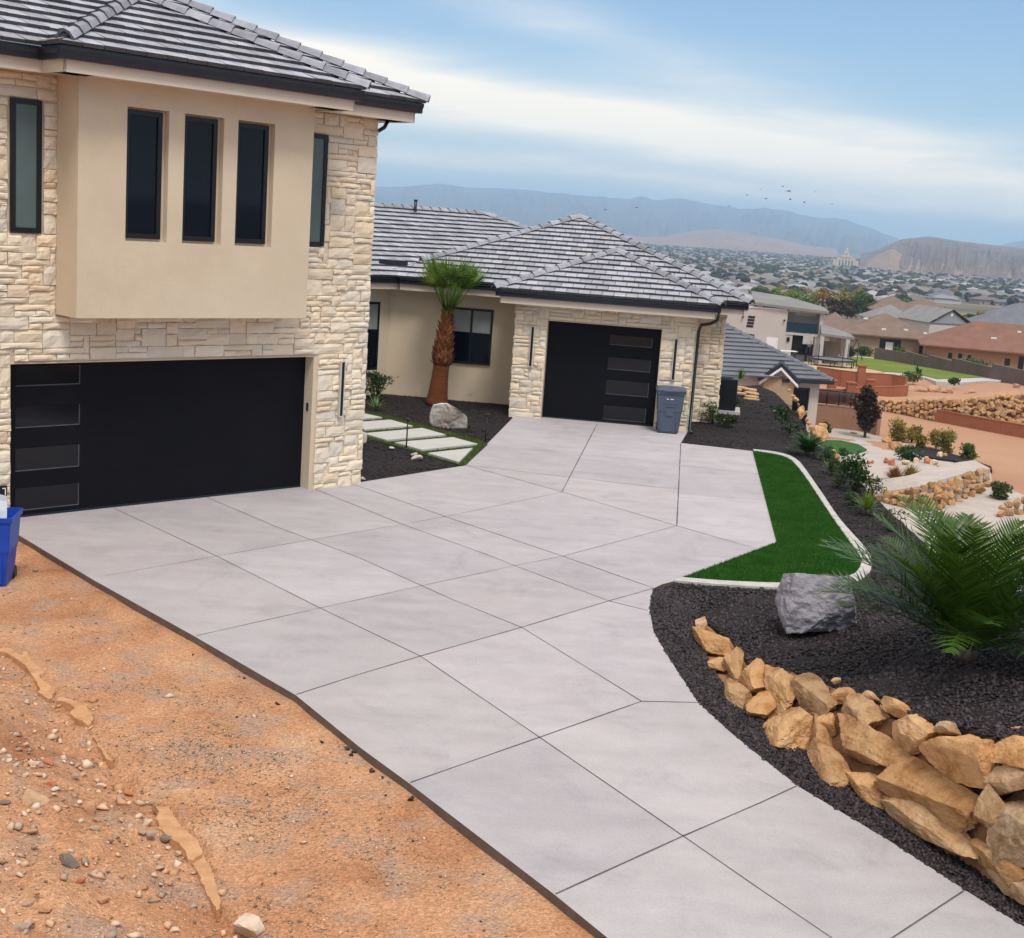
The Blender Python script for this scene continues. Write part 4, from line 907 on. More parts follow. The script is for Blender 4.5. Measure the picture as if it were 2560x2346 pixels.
B_ = [(300, 325, 75, 95, -15, 'small pitted pale rock at the upper left tip of the boulder wall'),
 (352, 418, 195, 125, 14, 'tan boulder lying below the pitted rock at the tip of the wall'),
 (385, 522, 105, 62, 8, 'small tan stone wedged under the first boulders at the wall tip'),
 (468, 522, 105, 160, 16, 'upright narrow tan boulder, second from the tip of the wall'),
 (556, 586, 170, 140, -6, 'rounded orange-tan boulder on the top row above a small squarish one'),
 (700, 645, 165, 205, -4, 'tall tan boulder on the top row with a reddish front'),
 (595, 716, 128, 122, 0, 'small squarish boulder directly below the orange-tan one'),
 (470, 672, 150, 90, 35, 'low weathered stone at the foot of the wall near the tip'),
 (708, 835, 225, 215, 30, 'pointed triangular boulder at the foot of the wall'),
 (862, 665, 230, 190, 20, 'broad tan boulder on the top row beside the tall one'),
 (985, 668, 145, 75, -12, 'flat pale stone lying on top of the broad tan boulder'),
 (1085, 752, 240, 190, 10, 'angular ochre boulder on the top row below the flat pale slabs'),
 (1248, 722, 165, 85, 22, 'thin flat slab on the gravel edge behind the ochre boulder'),
 (872, 850, 105, 190, -14, 'narrow leaning stone beside the triangular boulder'),
 (908, 808, 92, 85, 0, 'fist-sized dark stone tucked between larger boulders'),
 (1112, 908, 400, 175, 24, 'long pointed boulder in the middle of the wall'),
 (1330, 855, 225, 200, 4, 'square pinkish boulder on the top row'),
 (1500, 824, 118, 85, -4, 'small pale cube-like stone on top of the row'),
 (1556, 965, 325, 255, 8, 'largest five-sided boulder on the top row'),
 (915, 1005, 230, 150, 42, 'eroded slab-like stone at the foot below the narrow leaning one'),
 (1108, 1112, 225, 135, 24, 'reddish cracked boulder at the foot of the wall'),
 (1415, 1150, 510, 230, 32, 'longest boulder, lying diagonally across the middle of the wall'),
 (1712, 1212, 165, 220, -8, 'upright wedge boulder at the right end of the longest one'),
 (1830, 1085, 320, 150, 8, 'pale elongated boulder at the right edge of the photo, second row'),
 (1860, 935, 290, 165, 10, 'brown boulder at the right edge of the photo, top row'),
 (1850, 1325, 300, 320, -20, 'big greenish-grey boulder at the right edge of the photo'),
 (1415, 1300, 540, 140, 33, 'low crumbling stone at the foot under the longest boulder'),
 (1745, 1480, 330, 120, 38, 'crumbly shelf of stone at the lower right of the wall'),
 (1850, 1610, 340, 110, 38, 'lowest pale stone shelf at the right edge of the photo'),
 (1795, 856, 72, 46, 0, 'small loose pale stone on the gravel near the right edge'),
 (1862, 848, 130, 66, 0, 'rough tan stone sunk in the gravel at the right edge'),
 (955, 590, 46, 30, 0, 'tiny grey stone on the gravel above the boulders'),
 (1130, 668, 110, 50, 25, 'flat stone chip at the back edge of the ochre boulder')]
rng = random.Random(77)
for i, (x, y, w, h, a, lb) in enumerate(B_):
    q = z6(x, y); p = wall_pt(*q) if i not in (29, 30, 31) else P(*q, bedf(*P(*q, .8)[:2])); dist = (p-[0, 0, EYE])@fwd; sc = .5123*dist/FP/2
    sx, sz = w*sc*1.04, h*sc*1.06; rt_ = view_rot(a)
    if i not in (29, 30, 31):      # lay the stone along the face of the wall
        ca, sa = math.cos(R(a)), math.sin(R(a)); k_ = .5123/2
        A1 = wall_pt(q[0]+ca*w*k_, q[1]+sa*w*k_)-wall_pt(q[0]-ca*w*k_, q[1]-sa*w*k_); A2 = wall_pt(q[0]+sa*h*k_, q[1]-ca*h*k_)-wall_pt(q[0]-sa*h*k_, q[1]+ca*h*k_)
        sx, sz = min(np.linalg.norm(A1)/2, sx*1.9), min(np.linalg.norm(A2)/2, sz*1.7); A1 /= np.linalg.norm(A1); A2 /= np.linalg.norm(A2); nn_ = np.cross(A1, A2); nn_ /= np.linalg.norm(nn_); nn_ = nn_ if nn_@fwd > 0 else -nn_
        rt_ = np.stack([A1, nn_, A2], 1)
    sy = max(.5*min(sx, sz)+.08*max(sx, sz), .03)
    k = rng.uniform(.78, 1.12); wm = rng.uniform(-.05, .10); tn = (k*(1+wm), k, k*(1-wm*1.5))
    if i == 25: tn = (.82, .95, 1.15)
    if i in (0, 17, 23, 28): tn = (1.02, 1.12, 1.3)
    rock('boulder', p-fwd*sy*.25, (sx*1.05, sy, sz*1.06), rt_, M['boulder'], i+3, lb, 'boulder', 'tan boulders of the low retaining wall', sub=5 if w > 140 else 4, cuts=rng.choice([9, 11, 13]), rough=.075, tone=tn)
# a few more just outside the right edge so the wall goes on
for i, (x, y, w, h) in enumerate([(2050, 1010, 220, 200), (2080, 1230, 240, 220), (2100, 1450, 260, 240), (2120, 1680, 260, 200)]):
    p = wall_pt(*z6(x, y)); sc = .5123*9.5/FP/2; rock('boulder', p, (w*sc, w*sc*.7, h*sc), view_rot(10*i), M['boulder'], 60+i, 'tan boulder continuing the wall just past the right edge of the photo', 'boulder', 'tan boulders past the right edge')
q = P(2050, 1588, .2); d_ = (q-[0, 0, EYE])@fwd; s = d_/FP/2
rock('grey_boulder', q+fwd*.30+np.array([0, 0, 80*2*s*.95]), (112*2*s, .55, 84*2*s), view_rot(10), M['greyrock'], 205, 'large purplish-grey boulder on black gravel in front of the green lawn wedge', 'boulder', sub=5, cuts=8, rough=.075)
q = P(*z7(1070, 745), 0); d_ = (q-[0, 0, EYE])@fwd; s = d_/FP*.2232/2
rock('pale_boulder', q+fwd*.25+np.array([0, 0, 140*s]), (430*s, .5, 390*s), view_rot(0), M['whiterock'], 208, 'white and brown boulder in front of the palm trunk', 'boulder', sub=4, cuts=9, rough=.07)
rock('brown_stone', P(*z7(85, 880), .12), (.16, .15, .2), zrot(10), M['whiterock'], 31, 'upright brown stone at the foot of the stone corner', 'stone', sub=3)
for i, (x, y, s_, lb) in enumerate([(445, 990, .06, 'tiny white stone in black gravel below the path'), (700, 1060, .07, 'small grey stone beside the path edge'), (735, 1095, .11, 'pale rounded stone beside the path edge'), (90, 1210, .06, 'small pale stone near the stone corner'), (120, 1325, .05, 'white pebble by the driveway near the stone corner')]):
    rock('small_stone', P(*z7(x, y), .02), (s_, s_, s_*.6), zrot(30*i), M['whiterock'], 40+i, lb, 'stone', sub=2)

# ------------------------------------------------------------------ left-hand dirt
ldy = lambda x, y: -.08
edge_px = [(-160, 1240), (35, 1331), (233, 1450), (486, 1591), (739, 1738), (900, 1869), (1026, 1961), (1389, 2239), (1520, 2346)]
el = pp(edge_px); el.append(el[-1]+ext*9)
led_px = [(0, 1618), (40, 1640), (75, 1690), (103, 1725), (130, 1738), (175, 1750), (215, 1780), (228, 1810), (235, 1850), (265, 1890), (310, 1930), (350, 1975), (385, 2010), (425, 2030), (465, 2075), (500, 2110), (520, 2160), (545, 2240), (550, 2275), (600, 2320), (660, 2370), (800, 2450)]
led = pp(led_px, -.12); led = [led[0]-(led[1]-led[0])*4]+led
LEDA = np.array([p[:2] for p in led])
def led_d(x, y):
    best = 9; side = 1
    for i in range(len(LEDA)-1):
        a, b_ = LEDA[i], LEDA[i+1]; d = b_-a; t_ = max(0, min(1, ((x-a[0])*d[0]+(y-a[1])*d[1])/(d@d))); q = a+d*t_; r_ = math.hypot(x-q[0], y-q[1])
        if r_ < best: best = r_; side = 1 if d[0]*(y-a[1])-d[1]*(x-a[0]) > 0 else -1     # +1: the driveway side
    return best, side
def dirt_z(x, y):
    d, s_ = led_d(x, y); z = -.085+.02*fbm((x*.9, y*.9, 3), 3)
    if y < 14 and x > -4:   # tyre tread ribs pressed into the dirt at the lower right
        m_ = max(0, 1-abs((x+1.3)+(y-9.0)*.9)/.55); z += .012*m_*math.sin((x*.75+y*1.0)*62)
    if s_ < 0: z += -.12*math.exp(-d/.22)*(.55+.45*noise.noise(Vector((x*2, y*2, 5))))+.10*min(1, d/1.2)+.085*fbm((x*2.2, y*2.2, 8), 5)+.03*abs(noise.noise(Vector((x*7, y*7, 4))))+.36*max(0, min(1, (d-.3)/2.0))+.05*noise.noise(Vector((x*1.3, y*1.3, 21)))*min(1, d/.5)
    return z
dirtp = el+[np.array([1.5, 3.0, 0]), np.array([-9, 3.5, 0]), np.array([-14, 12, 0]), np.array([-13, 18.5, 0]), F1.pt(-8.2, .26, 0), F1.pt(-5.8, .25, 0)]
patch('dirt_yard', dirtp, dirt_z, .07, M['dirt'], skirt=.3)
# broken clay plates along the ledge, each cracked off on its own
za_ = lambda x, y: (x*.2707, 1450+y*.2707)
zb2 = lambda x, y: (x*.2976, 1850+y*.2976)
PLT = [(za_, [(-60, 640), (0, 626), (90, 630), (150, 668), (190, 688), (240, 662), (275, 715), (350, 790), (412, 850), (405, 872), (348, 880), (400, 935), (470, 975), (512, 1022), (478, 1050), (487, 1088), (460, 1102), (400, 1080), (350, 1032), (368, 990), (330, 930), (290, 870), (240, 805), (190, 760), (130, 715), (50, 668), (0, 658), (-60, 680)], -.035, .16, 'longest pale clay plate at the upper left of the dirt ledge'),
 (za_, [(512, 1116), (550, 1090), (640, 1099), (740, 1125), (800, 1168), (850, 1228), (857, 1272), (845, 1330), (810, 1345), (762, 1300), (715, 1290), (672, 1255), (645, 1226), (690, 1192), (622, 1150), (560, 1122)], -.03, .16, 'rounded clay plate with a dark hollow below it, second along the ledge'),
 (za_, [(858, 1448), (902, 1472), (942, 1538), (990, 1602), (1050, 1660), (1030, 1672), (960, 1622), (928, 1560), (898, 1500)], -.05, .14, 'thin curved clay plate in the middle of the ledge'),
 (zb2, [(1278, 530), (1338, 562), (1400, 558), (1452, 600), (1490, 672), (1542, 738), (1602, 800), (1662, 850), (1692, 920), (1702, 960), (1622, 1002), (1588, 988), (1560, 930), (1500, 872), (1430, 812), (1350, 742), (1318, 660), (1330, 602)], -.02, .2, 'broad pale clay plate with a red stone on it, fourth along the ledge'),
 (zb2, [(1606, 1012), (1624, 1006), (1704, 966), (1742, 1020), (1780, 1110), (1812, 1200), (1840, 1300), (1856, 1410), (1828, 1424), (1780, 1362), (1718, 1240), (1660, 1110)], -.05, .2, 'reddish lower clay plate at the end of the ledge')]
for i, (zz_, pl_, zt, th_, lb) in enumerate(PLT):
    zt -= .018; rng = random.Random(i+5); q = [P(*zz_(*a), zt) for a in pl_]; out = []
    for a, b_ in zip(q, q[1:]+q[:1]):
        n = max(1, int(np.linalg.norm(b_-a)/.035))
        for k in range(n): out.append(a+(b_-a)*k/n+np.array([rng.uniform(-.008, .008), rng.uniform(-.008, .008), 0]))
    r = geometry.delaunay_2d_cdt([Vector(p[:2]) for p in out]+[Vector((x, y)) for x in np.arange(min(p[0] for p in out), max(p[0] for p in out), .045) for y in np.arange(min(p[1] for p in out), max(p[1] for p in out), .045) if inside(out, x, y) and min((x-p[0])**2+(y-p[1])**2 for p in out) > .0006], [], [list(range(len(out)))], 1, 1e-5)
    mb = MB(); mb.add([(p.x, p.y, zt+.022*noise.noise(Vector((p.x*5, p.y*5, i)))+.010*noise.noise(Vector((p.x*19, p.y*19, i)))) for p in r[0]], r[2], (1, .93, .88) if i == 4 else (1, 1, 1), smooth=True)
    n = len(out); tp_ = [(p[0], p[1], zt+.022*noise.noise(Vector((p[0]*5, p[1]*5, i)))+.010*noise.noise(Vector((p[0]*19, p[1]*19, i)))) for p in out]
    mb.add(tp_+[(p[0]-.0, p[1]+.01, zt-th_) for p in out], [(k, (k+1) % n, n+(k+1) % n, n+k) for k in range(n)])
    tag(mb.build('clay_plate', M['crust'], loc=out[0]), lb, 'clay plate', 'clay plates along the dirt ledge')
zl_ = lambda x, y: (0+x*.2976, 1850+y*.2976)
ST = [(290, 520, 250, 230, 10, 'biggest flat tan stone half sunk in the dirt bank', 0), (745, 590, 140, 200, 25, 'long reddish-tan stone standing up from the dirt bank', 1), (580, 1015, 200, 110, 25, 'dark grey angular stone in the lower dirt', 2),
 (200, 1570, 170, 100, 0, 'smooth pale grey stone at the lower left corner', 3), (290, 198, 140, 45, 0, 'long white stone chip beside the red cube stone', 4), (405, 190, 95, 100, 0, 'red-orange cube-shaped stone in the dirt', 5),
 (45, 525, 90, 55, 0, 'dark slate pebble at the left edge', 2), (315, 290, 65, 45, 0, 'small round cream stone left of centre of the bank', 4), (215, 300, 70, 50, -30, 'tilted cream chip of stone', 4), (845, 390, 90, 60, 20, 'pale stone chip near the top of the bank', 4),
 (425, 365, 90, 70, 0, 'brick-red stone above the biggest flat stone', 5), (45, 175, 110, 38, -10, 'long cream sliver of stone at the left edge', 4), (1240, 700, 95, 70, -30, 'cream oblong stone near the crust', 4), (1395, 830, 100, 75, 10, 'brown-grey stone resting against the crust', 2),
 (1615, 890, 85, 55, 0, 'red-brown stone lying on the pale crust', 5), (1195, 780, 70, 45, 0, 'grey pebble next to the cream oblong stone', 3), (1265, 790, 80, 50, 0, 'smooth grey stone in the pebble cluster near the crust', 3), (1325, 985, 75, 55, 0, 'star-shaped cream stone in the hollow', 4),
 (1410, 910, 50, 45, 0, 'small cream stone under the crust', 4), (1495, 950, 60, 50, 0, 'small cream stone lower under the crust', 4), (680, 1180, 90, 70, 0, 'dull red stone in the lower dirt', 5), (870, 1345, 100, 80, 0, 'cream lump among the lower pebbles', 1),
 (240, 1380, 100, 70, 0, 'purplish stone at lower left', 3), (310, 1290, 60, 45, 0, 'small round orange stone at lower left', 1), (380, 1420, 110, 50, 0, 'flat tan stone at lower left', 1), (1460, 1600, 90, 60, 0, 'cream stone near the bottom edge', 4), (800, 745, 90, 50, 0, 'greyish flat stone in mid bank', 3),
 (980, 810, 70, 50, 0, 'lilac-grey pebble in mid bank', 3), (930, 855, 60, 50, 0, 'dark lilac pebble in mid bank', 2), (1080, 450, 90, 40, 15, 'red-brown flake near the top of the bank', 5), (240, 770, 150, 60, 0, 'crumbly clod of earth in mid bank', 1), (620, 310, 90, 50, 0, 'grey flake near the top of the bank', 3)]
tones_ = {0: (1.0, .98, .9), 1: (.95, .8, .7), 2: (.36, .45, .6), 3: (.75, .85, 1.0), 4: (1.25, 1.45, 1.6), 5: (.95, .55, .42)}
for i, (x, y, w, h, a, lb, tn) in enumerate(ST):
    q = zl_(x, y); g_ = P(*q, .0)
    for _ in range(6): g_ = P(*q, dirt_z(g_[0], g_[1])+.015)
    g_ = g_+0; d_ = (g_-[0, 0, EYE])@fwd; s = d_/FP*.2976/2
    rock('stone', g_, (w*s, w*s*.7, h*s*.8), view_rot(a), M['rubble'], 100+i, lb, 'stone', 'stones lying in the dirt bank', sub=3, cuts=8, rough=.05, tone=tones_[tn])
rock('white_stone', P(620, 2320, -.08), (.13, .09, .07), zrot(-35), M['rubble'], 170, 'white stone beside the tyre tracks at the bottom edge', 'stone', sub=3, tone=(1.3, 1.6, 1.9))
def bankdens(x, y):
    d, s_ = led_d(x, y); return .75 if s_ < 0 else .02
dirt_b = bake(dirt_z, dirtp, .06)
chips('bank_pebbles', dirtp, dirt_z, 6500, .008, .046, M['pebble'], 8, flat=.55, tones=(.6, 1.5), dens=bankdens, warm=.12, label='pebbles scattered over the dirt bank', cat='pebbles')
def cloddens(x, y):
    d, s_ = led_d(x, y); return (.25+1.2*math.exp(-d/.25))*(max(0, noise.noise(Vector((x*1.6, y*1.6, 11)))+.25)) if (s_ < 0 or d < .12) else .0
chips('earth_clods', dirtp, dirt_z, 900, .02, .06, M['crust'], 18, flat=.6, tones=(.75, 1.1), dens=cloddens, sink=.6, warm=.05, label='crumbled earth clods along the dirt ledge', cat='clods')
def yarddens(x, y):
    d, s_ = led_d(x, y)
    if s_ < 0: return .15
    k = noise.noise(Vector((x*.9, y*.9, 2)))+.45*noise.noise(Vector((x*3, y*3, 7))); e_ = math.exp(-((d-.75)/.65)**2)
    return max(0.02, min(1, (k+.2)*1.8))*(.08+e_)*(1 if y < 13.5 else .15)
chips('yard_gravel', dirtp, dirt_z, 38000, .005, .014, M['pebble'], 9, flat=.7, tones=(.3, 1.3), dens=yarddens, warm=.1, over=10, label='fine gravel strewn in the red dirt beside the driveway', cat='gravel')
eg = np.array([p[:2] for p in el])
def edgedens(x, y):
    best = min(abs((eg[i+1][0]-eg[i][0])*(y-eg[i][1])-(eg[i+1][1]-eg[i][1])*(x-eg[i][0]))/np.linalg.norm(eg[i+1]-eg[i]) for i in range(1, 8) if min(eg[i][1], eg[i+1][1])-.3 < y < max(eg[i][1], eg[i+1][1])+.3) if 9 < y < 17 else 9
    return math.exp(-best/.16)*(1 if 11.2 < y < 14.5 else .25)
chips('edge_gravel', dirtp, dirt_z, 900, .012, .030, M['chip'], 10, flat=.7, tones=(.7, 2.2), dens=edgedens, warm=.1, label='dark gravel spilled along the slab edge', cat='gravel')

# ------------------------------------------------------------------ bins, condenser, flagstones
def wheelie_bin(name, g_, yaw, w, d, h, m, label, lid_open=False):
    t_ = thing(name, g_, label, 'wheeled bin'); fr = Frame(g_, yaw)
    def ring(z, k, inset=0): return [fr.pt(u*w/2*k, v*d/2*k, z) for u, v in ((-.92, -1), (.92, -1), (1, -.92), (1, .92), (.92, 1), (-.92, 1), (-1, .92), (-1, -.92))]
    mb = MB(); lv = [(0.02, .72), (.06, .76), (h*.46, .86), (h*.50, .90), (h*.86, .97), (h*.87, 1.03), (h*.93, 1.05)]
    v = [p for z, k in lv for p in ring(z, k)]; n = 8
    f = [(i*n+j, i*n+(j+1) % n, (i+1)*n+(j+1) % n, (i+1)*n+j) for i in range(len(lv)-1) for j in range(n)]+[tuple(range(n-1, -1, -1))]
    if lid_open:
        v += ring(h*.93, .99)+ring(h*.45, .86); b0 = len(lv)*n; f += [(b0-n+j, b0-n+(j+1) % n, b0+(j+1) % n, b0+j) for j in range(n)]+[(b0+j, b0+(j+1) % n, b0+n+(j+1) % n, b0+n+j) for j in range(n)]+[tuple(b0+n+j for j in range(n))]
    mb.add(v, f); mb.box(fr, -w*.30, w*.30, d*.42, d*.475, h*.66, h*.69); mb.box(fr, -w*.33, -w*.27, d*.36, d*.455, h*.1, h*.45); mb.box(fr, w*.27, w*.33, d*.36, d*.455, h*.1, h*.45); mb.box(fr, -w*.12, w*.12, d*.38, d*.46, h*.40, h*.56); mb.box(fr, -w*.15, w*.15, d*.42, d*.485, h*.60, h*.64)
    mb.build('bin_body', m, t_)
    if not lid_open:
        mb = MB(); v = ring(h*.93, 1.08)+ring(h*.955, 1.10)+[p for p in ring(h*.985, .96)]+ring(h*1.0, .7)
        mb.add(v, [(i*n+j, i*n+(j+1) % n, (i+1)*n+(j+1) % n, (i+1)*n+j) for i in range(3) for j in range(n)]+[tuple(24+j for j in range(n))]); mb.box(fr, -w*.28, w*.28, d*.5, d*.57, h*.93, h*.955); mb.build('lid', m, t_)
        mb = MB(); mb.box(fr, -.10, -.05, d*.492, d*.496, h*.755, h*.775); mb.box(fr, -.01, .08, d*.492, d*.496, h*.757, h*.772); mb.build('printed_mark', M['white'], t_)
    for s_ in (-1, 1):
        mb = MB(); c = fr.pt(s_*w*.36, -d*.40, .11); a = np.array(fr.d)*.03; mb.tube([c-a, c+a], .11, 14); mb.build('wheel', M['metalblack'], t_)
    return t_
gb_ = F2.pt(3.27, .74, 0); wheelie_bin('wheeled_bin', gb_, -4, .70, .74, 1.16, M['greybin'], 'slate grey wheeled bin with closed lid standing right of the single garage door')
bb = P(15, 1477, -.15)+np.array([-.30, .16, 0]); bt = wheelie_bin('wheeled_bin', bb, 8, .72, .62, 1.06, M['bluebin'], 'bright blue open bin on red dirt at the left edge, crammed with paper', True)
fr = Frame(bb+np.array([0, 0, 0]), 14); rng = random.Random(2)
for nm, a, b_, c, d, e_, f_, mm_, lb in (('paper_sheet', -.3, .24, .05, .08, .80, 1.26, M['paper'], 'large white paper sheet sticking up out of the blue bin'), ('paper_sheet', -.28, .12, -.06, -.03, .8, 1.34, M['paper'], 'second white sheet behind the first in the blue bin'), ('wrapper', -.2, .02, .14, .17, .8, 1.02, M['red'], 'red wrapper poking out of the blue bin')):
    mb = MB(); k = 6; v = []
    for i in range(k+1):
        for j in range(k+1):
            u, z = a+(b_-a)*i/k, e_+(f_-e_)*j/k+(rng.uniform(-.02, .02) if j == k else 0)-.05*(i/k)**2*(j/k); v.append(fr.pt(u, c+.03*noise.noise(Vector((i*.6, j*.6, a*9))), z))
    n = len(v); v += [p-fr.n*.004 for p in v]
    F_ = [(i*(k+1)+j, (i+1)*(k+1)+j, (i+1)*(k+1)+j+1, i*(k+1)+j+1) for i in range(k) for j in range(k)]
    mb.add(v, F_+[tuple(n+q for q in f[::-1]) for f in F_]); tag(mb.build(nm, mm_, loc=fr.pt(a, c, e_)), lb, 'paper' if nm != 'wrapper' else 'wrapper')
ac = P(1797, 1028, 0); t_ = thing('air_conditioner', ac, 'black outdoor air-conditioning unit on a pale pad behind the stone corner', 'air conditioner'); fr = Frame(ac, -8)
mb = MB(); mb.box(fr, -.45, .45, -.45, .45, .10, .95); [mb.box(fr, -.45, .45, .45, .462, .14+k*.05, .16+k*.05) for k in range(16)]; [mb.box(fr, .45, .462, -.45, .45, .14+k*.05, .16+k*.05) for k in range(16)]; mb.build('cabinet', M['ac'], t_)
mb = MB(); mb.box(fr, -.46, .46, -.46, .46, .951, 1.0); mb.tube([fr.pt(0, 0, 1.0), fr.pt(0, 0, 1.03)], .33, 20); mb.build('fan_cover', M['gutter'], t_)
mb = MB(); mb.box(fr, -.55, .6, -.55, .62, -.1, .09); mb.build('pad', M['curb'], t_)
zf5 = lambda x, y: (1780+x*.1786, 720+y*.1786)
for i, (x, y, w, h, lb) in enumerate([(400, 1385, 210, 30, 'top left flagstone of the scattered pile'), (545, 1415, 210, 36, 'upper middle flagstone of the scattered pile'), (360, 1412, 120, 24, 'small left flagstone under the top one'), (400, 1465, 200, 26, 'left flagstone in the middle of the scattered pile'), (560, 1465, 230, 40, 'widest flagstone in the middle of the scattered pile'), (560, 1515, 210, 32, 'lower flagstone of the scattered pile'), (545, 1548, 260, 22, 'lowest flagstone nearest the driveway')]):
    p = P(*zf5(x, y), .03+.02*(6-i)); d_ = (p-[0, 0, EYE])@fwd; s = d_/FP*.1786/2; rng = random.Random(i); n = 9
    rx, ry = w*s, h*s/.11*.8; poly = [p+np.array([math.cos(a)*rx*rng.uniform(.75, 1), math.sin(a)*ry*rng.uniform(.7, 1)-math.cos(a)*rx*.12, 0]) for a in [6.283*k/n for k in range(n)]]
    mb = MB(); mb.prism(poly, .05); tag(mb.build('flagstone', M['flag'], loc=p), lb, 'flagstone', 'flagstones laid on the gravel slope')

# ------------------------------------------------------------------ plants
def leaf_cloud(mb, clumps, n, size, rng, tones, aspect=.5, up=.3, fill=.55):
    "clumps: (centre, radii); leaves spread through the outer part of each clump"
    W = [max(r[0]*r[1]*r[2], 1e-6)**.66 for c, r in clumps]; tot = sum(W)
    for (c, r), w in zip(clumps, W):
        kt = rng.choice(tones); m_ = int(n*w/tot)
        for _ in range(m_):
            d = np.array([rng.gauss(0, 1), rng.gauss(0, 1), rng.gauss(0, 1)]); d /= np.linalg.norm(d)+1e-9
            q = rng.uniform(fill, 1)**.6*(1+.15*rng.gauss(0, 1)); p = np.array(c)+d*np.array(r)*q
            a = np.array([rng.gauss(0, 1), rng.gauss(0, 1), rng.gauss(0, 1)+up]); a /= np.linalg.norm(a); b_ = np.cross(a, [rng.gauss(0, 1), rng.gauss(0, 1), rng.gauss(0, 1)]); b_ /= np.linalg.norm(b_)+1e-9
            s = size*rng.uniform(.6, 1.3); k = rng.uniform(.7, 1.35)
            mb.add([p, p+a*s*.5+b_*s*aspect*.5, p+a*s, p+a*s*.5-b_*s*aspect*.5], [(0, 1, 2, 3)], (kt[0]*k, kt[1]*k, kt[2]*k))
def shrub(name, g_, w, h, n, size, tones, label, cat='shrub', group=None, aspect=.45, seed=0, stems=7, mat_='leaf', spiky=0):
    rng = random.Random(seed); t_ = thing(name, g_, label, cat, group); g_ = np.array(g_, float)
    cl = []
    for _ in range(9):
        a, q = rng.uniform(0, 6.28), rng.uniform(0, .6)**.7; hz = rng.uniform(.12, .84)
        cl.append((g_+[math.cos(a)*w*.5*q, math.sin(a)*w*.5*q, h*hz], (w*rng.uniform(.2, .32), w*rng.uniform(.2, .32), h*rng.uniform(.16, .26))))
    mb = MB(); leaf_cloud(mb, cl, n, size, rng, tones, aspect, .6, .2); mb.build('foliage', M[mat_], t_)
    mb = MB()
    for c, r in cl[:stems]: mb.tube([g_-[0, 0, .05], g_+(np.array(c)-g_)*.5+[rng.uniform(-.05, .05), 0, 0], np.array(c)], [.03*h, .02*h, .008*h], 5)
    mb.build('stems', M['bark'], t_); return t_
G1 = [(.8, .9, .8), (1.1, 1.0, 1.0), (.6, .75, .7)]
def blade_leaf(mb, p, d, L_, w, droop, tone, seg=4, up=np.array([0, 0, 1.0])):
    d = d/np.linalg.norm(d); s = np.cross(d, up); s = s/(np.linalg.norm(s)+1e-9); v = []
    for k in range(seg+1):
        t_ = k/seg; q = p+d*L_*t_-up*droop*L_*t_*t_; ww = w*(1-t_**1.6)*(.75+.5*math.sin(math.pi*min(t_*1.6, 1)))+.0005
        v += [q-s*ww, q+s*ww]
    mb.add(v, [(2*k, 2*k+1, 2*k+3, 2*k+2) for k in range(seg)], tone)
def rosette(name, g_, r, n, w, tones, label, cat, seed=0, el=(10, 85), droop=.15, group=None):
    rng = random.Random(seed); g_ = np.array(g_, float); mb = MB()
    for i in range(n):
        a, e_ = i*2.4+rng.uniform(-.2, .2), R(rng.uniform(*el)); d = np.array([math.cos(a)*math.cos(e_), math.sin(a)*math.cos(e_), math.sin(e_)]); k = rng.uniform(.75, 1.25); tn = rng.choice(tones)
        blade_leaf(mb, g_+[0, 0, .04], d, r*rng.uniform(.75, 1.05), w, droop*rng.uniform(.3, 1.5), tuple(x*k for x in tn))
    return tag(mb.build(name, M['leaf'], loc=g_), label, cat, group)
def frond(mbl, mbr, p, az, el, L_, nl, ll, lw, droop, rng, tone, curl=.12):
    d = np.array([math.cos(az)*math.cos(el), math.sin(az)*math.cos(el), math.sin(el)]); pts = []; q = np.array(p, float); e_ = el; N = 14
    for k in range(N+1):
        pts.append(q.copy()); e_ = el-droop*(k/N)**1.5; dd = np.array([math.cos(az)*math.cos(e_), math.sin(az)*math.cos(e_), math.sin(e_)]); q = q+dd*L_/N
    mbr.tube(pts, [.012*(1-.8*k/N)*max(1, L_*.5) for k in range(N+1)], 5, (.9, 1.0, .6))
    pts = np.array(pts)
    for i in range(nl):
        t_ = .16+.84*i/(nl-1); x = t_*N; k = min(int(x), N-1); c = pts[k]+(pts[k+1]-pts[k])*(x-k); ax = pts[k+1]-pts[k]; ax /= np.linalg.norm(ax)
        side = np.cross(ax, [0, 0, 1.0]); side /= np.linalg.norm(side)+1e-9; upv = np.cross(side, ax)
        l = ll*(math.sin(math.pi*min(.12+t_*.86, 1))**.6)*rng.uniform(.85, 1.1)
        for s_ in (-1, 1):
            dv = ax*(.55+.5*t_)+side*s_*(.9)+upv*rng.uniform(-.05, .45); kk = rng.uniform(.65, 1.45); blade_leaf(mbl, c, dv, l, lw, rng.uniform(.0, curl), tuple(z*kk for z in tone), 2, upv)
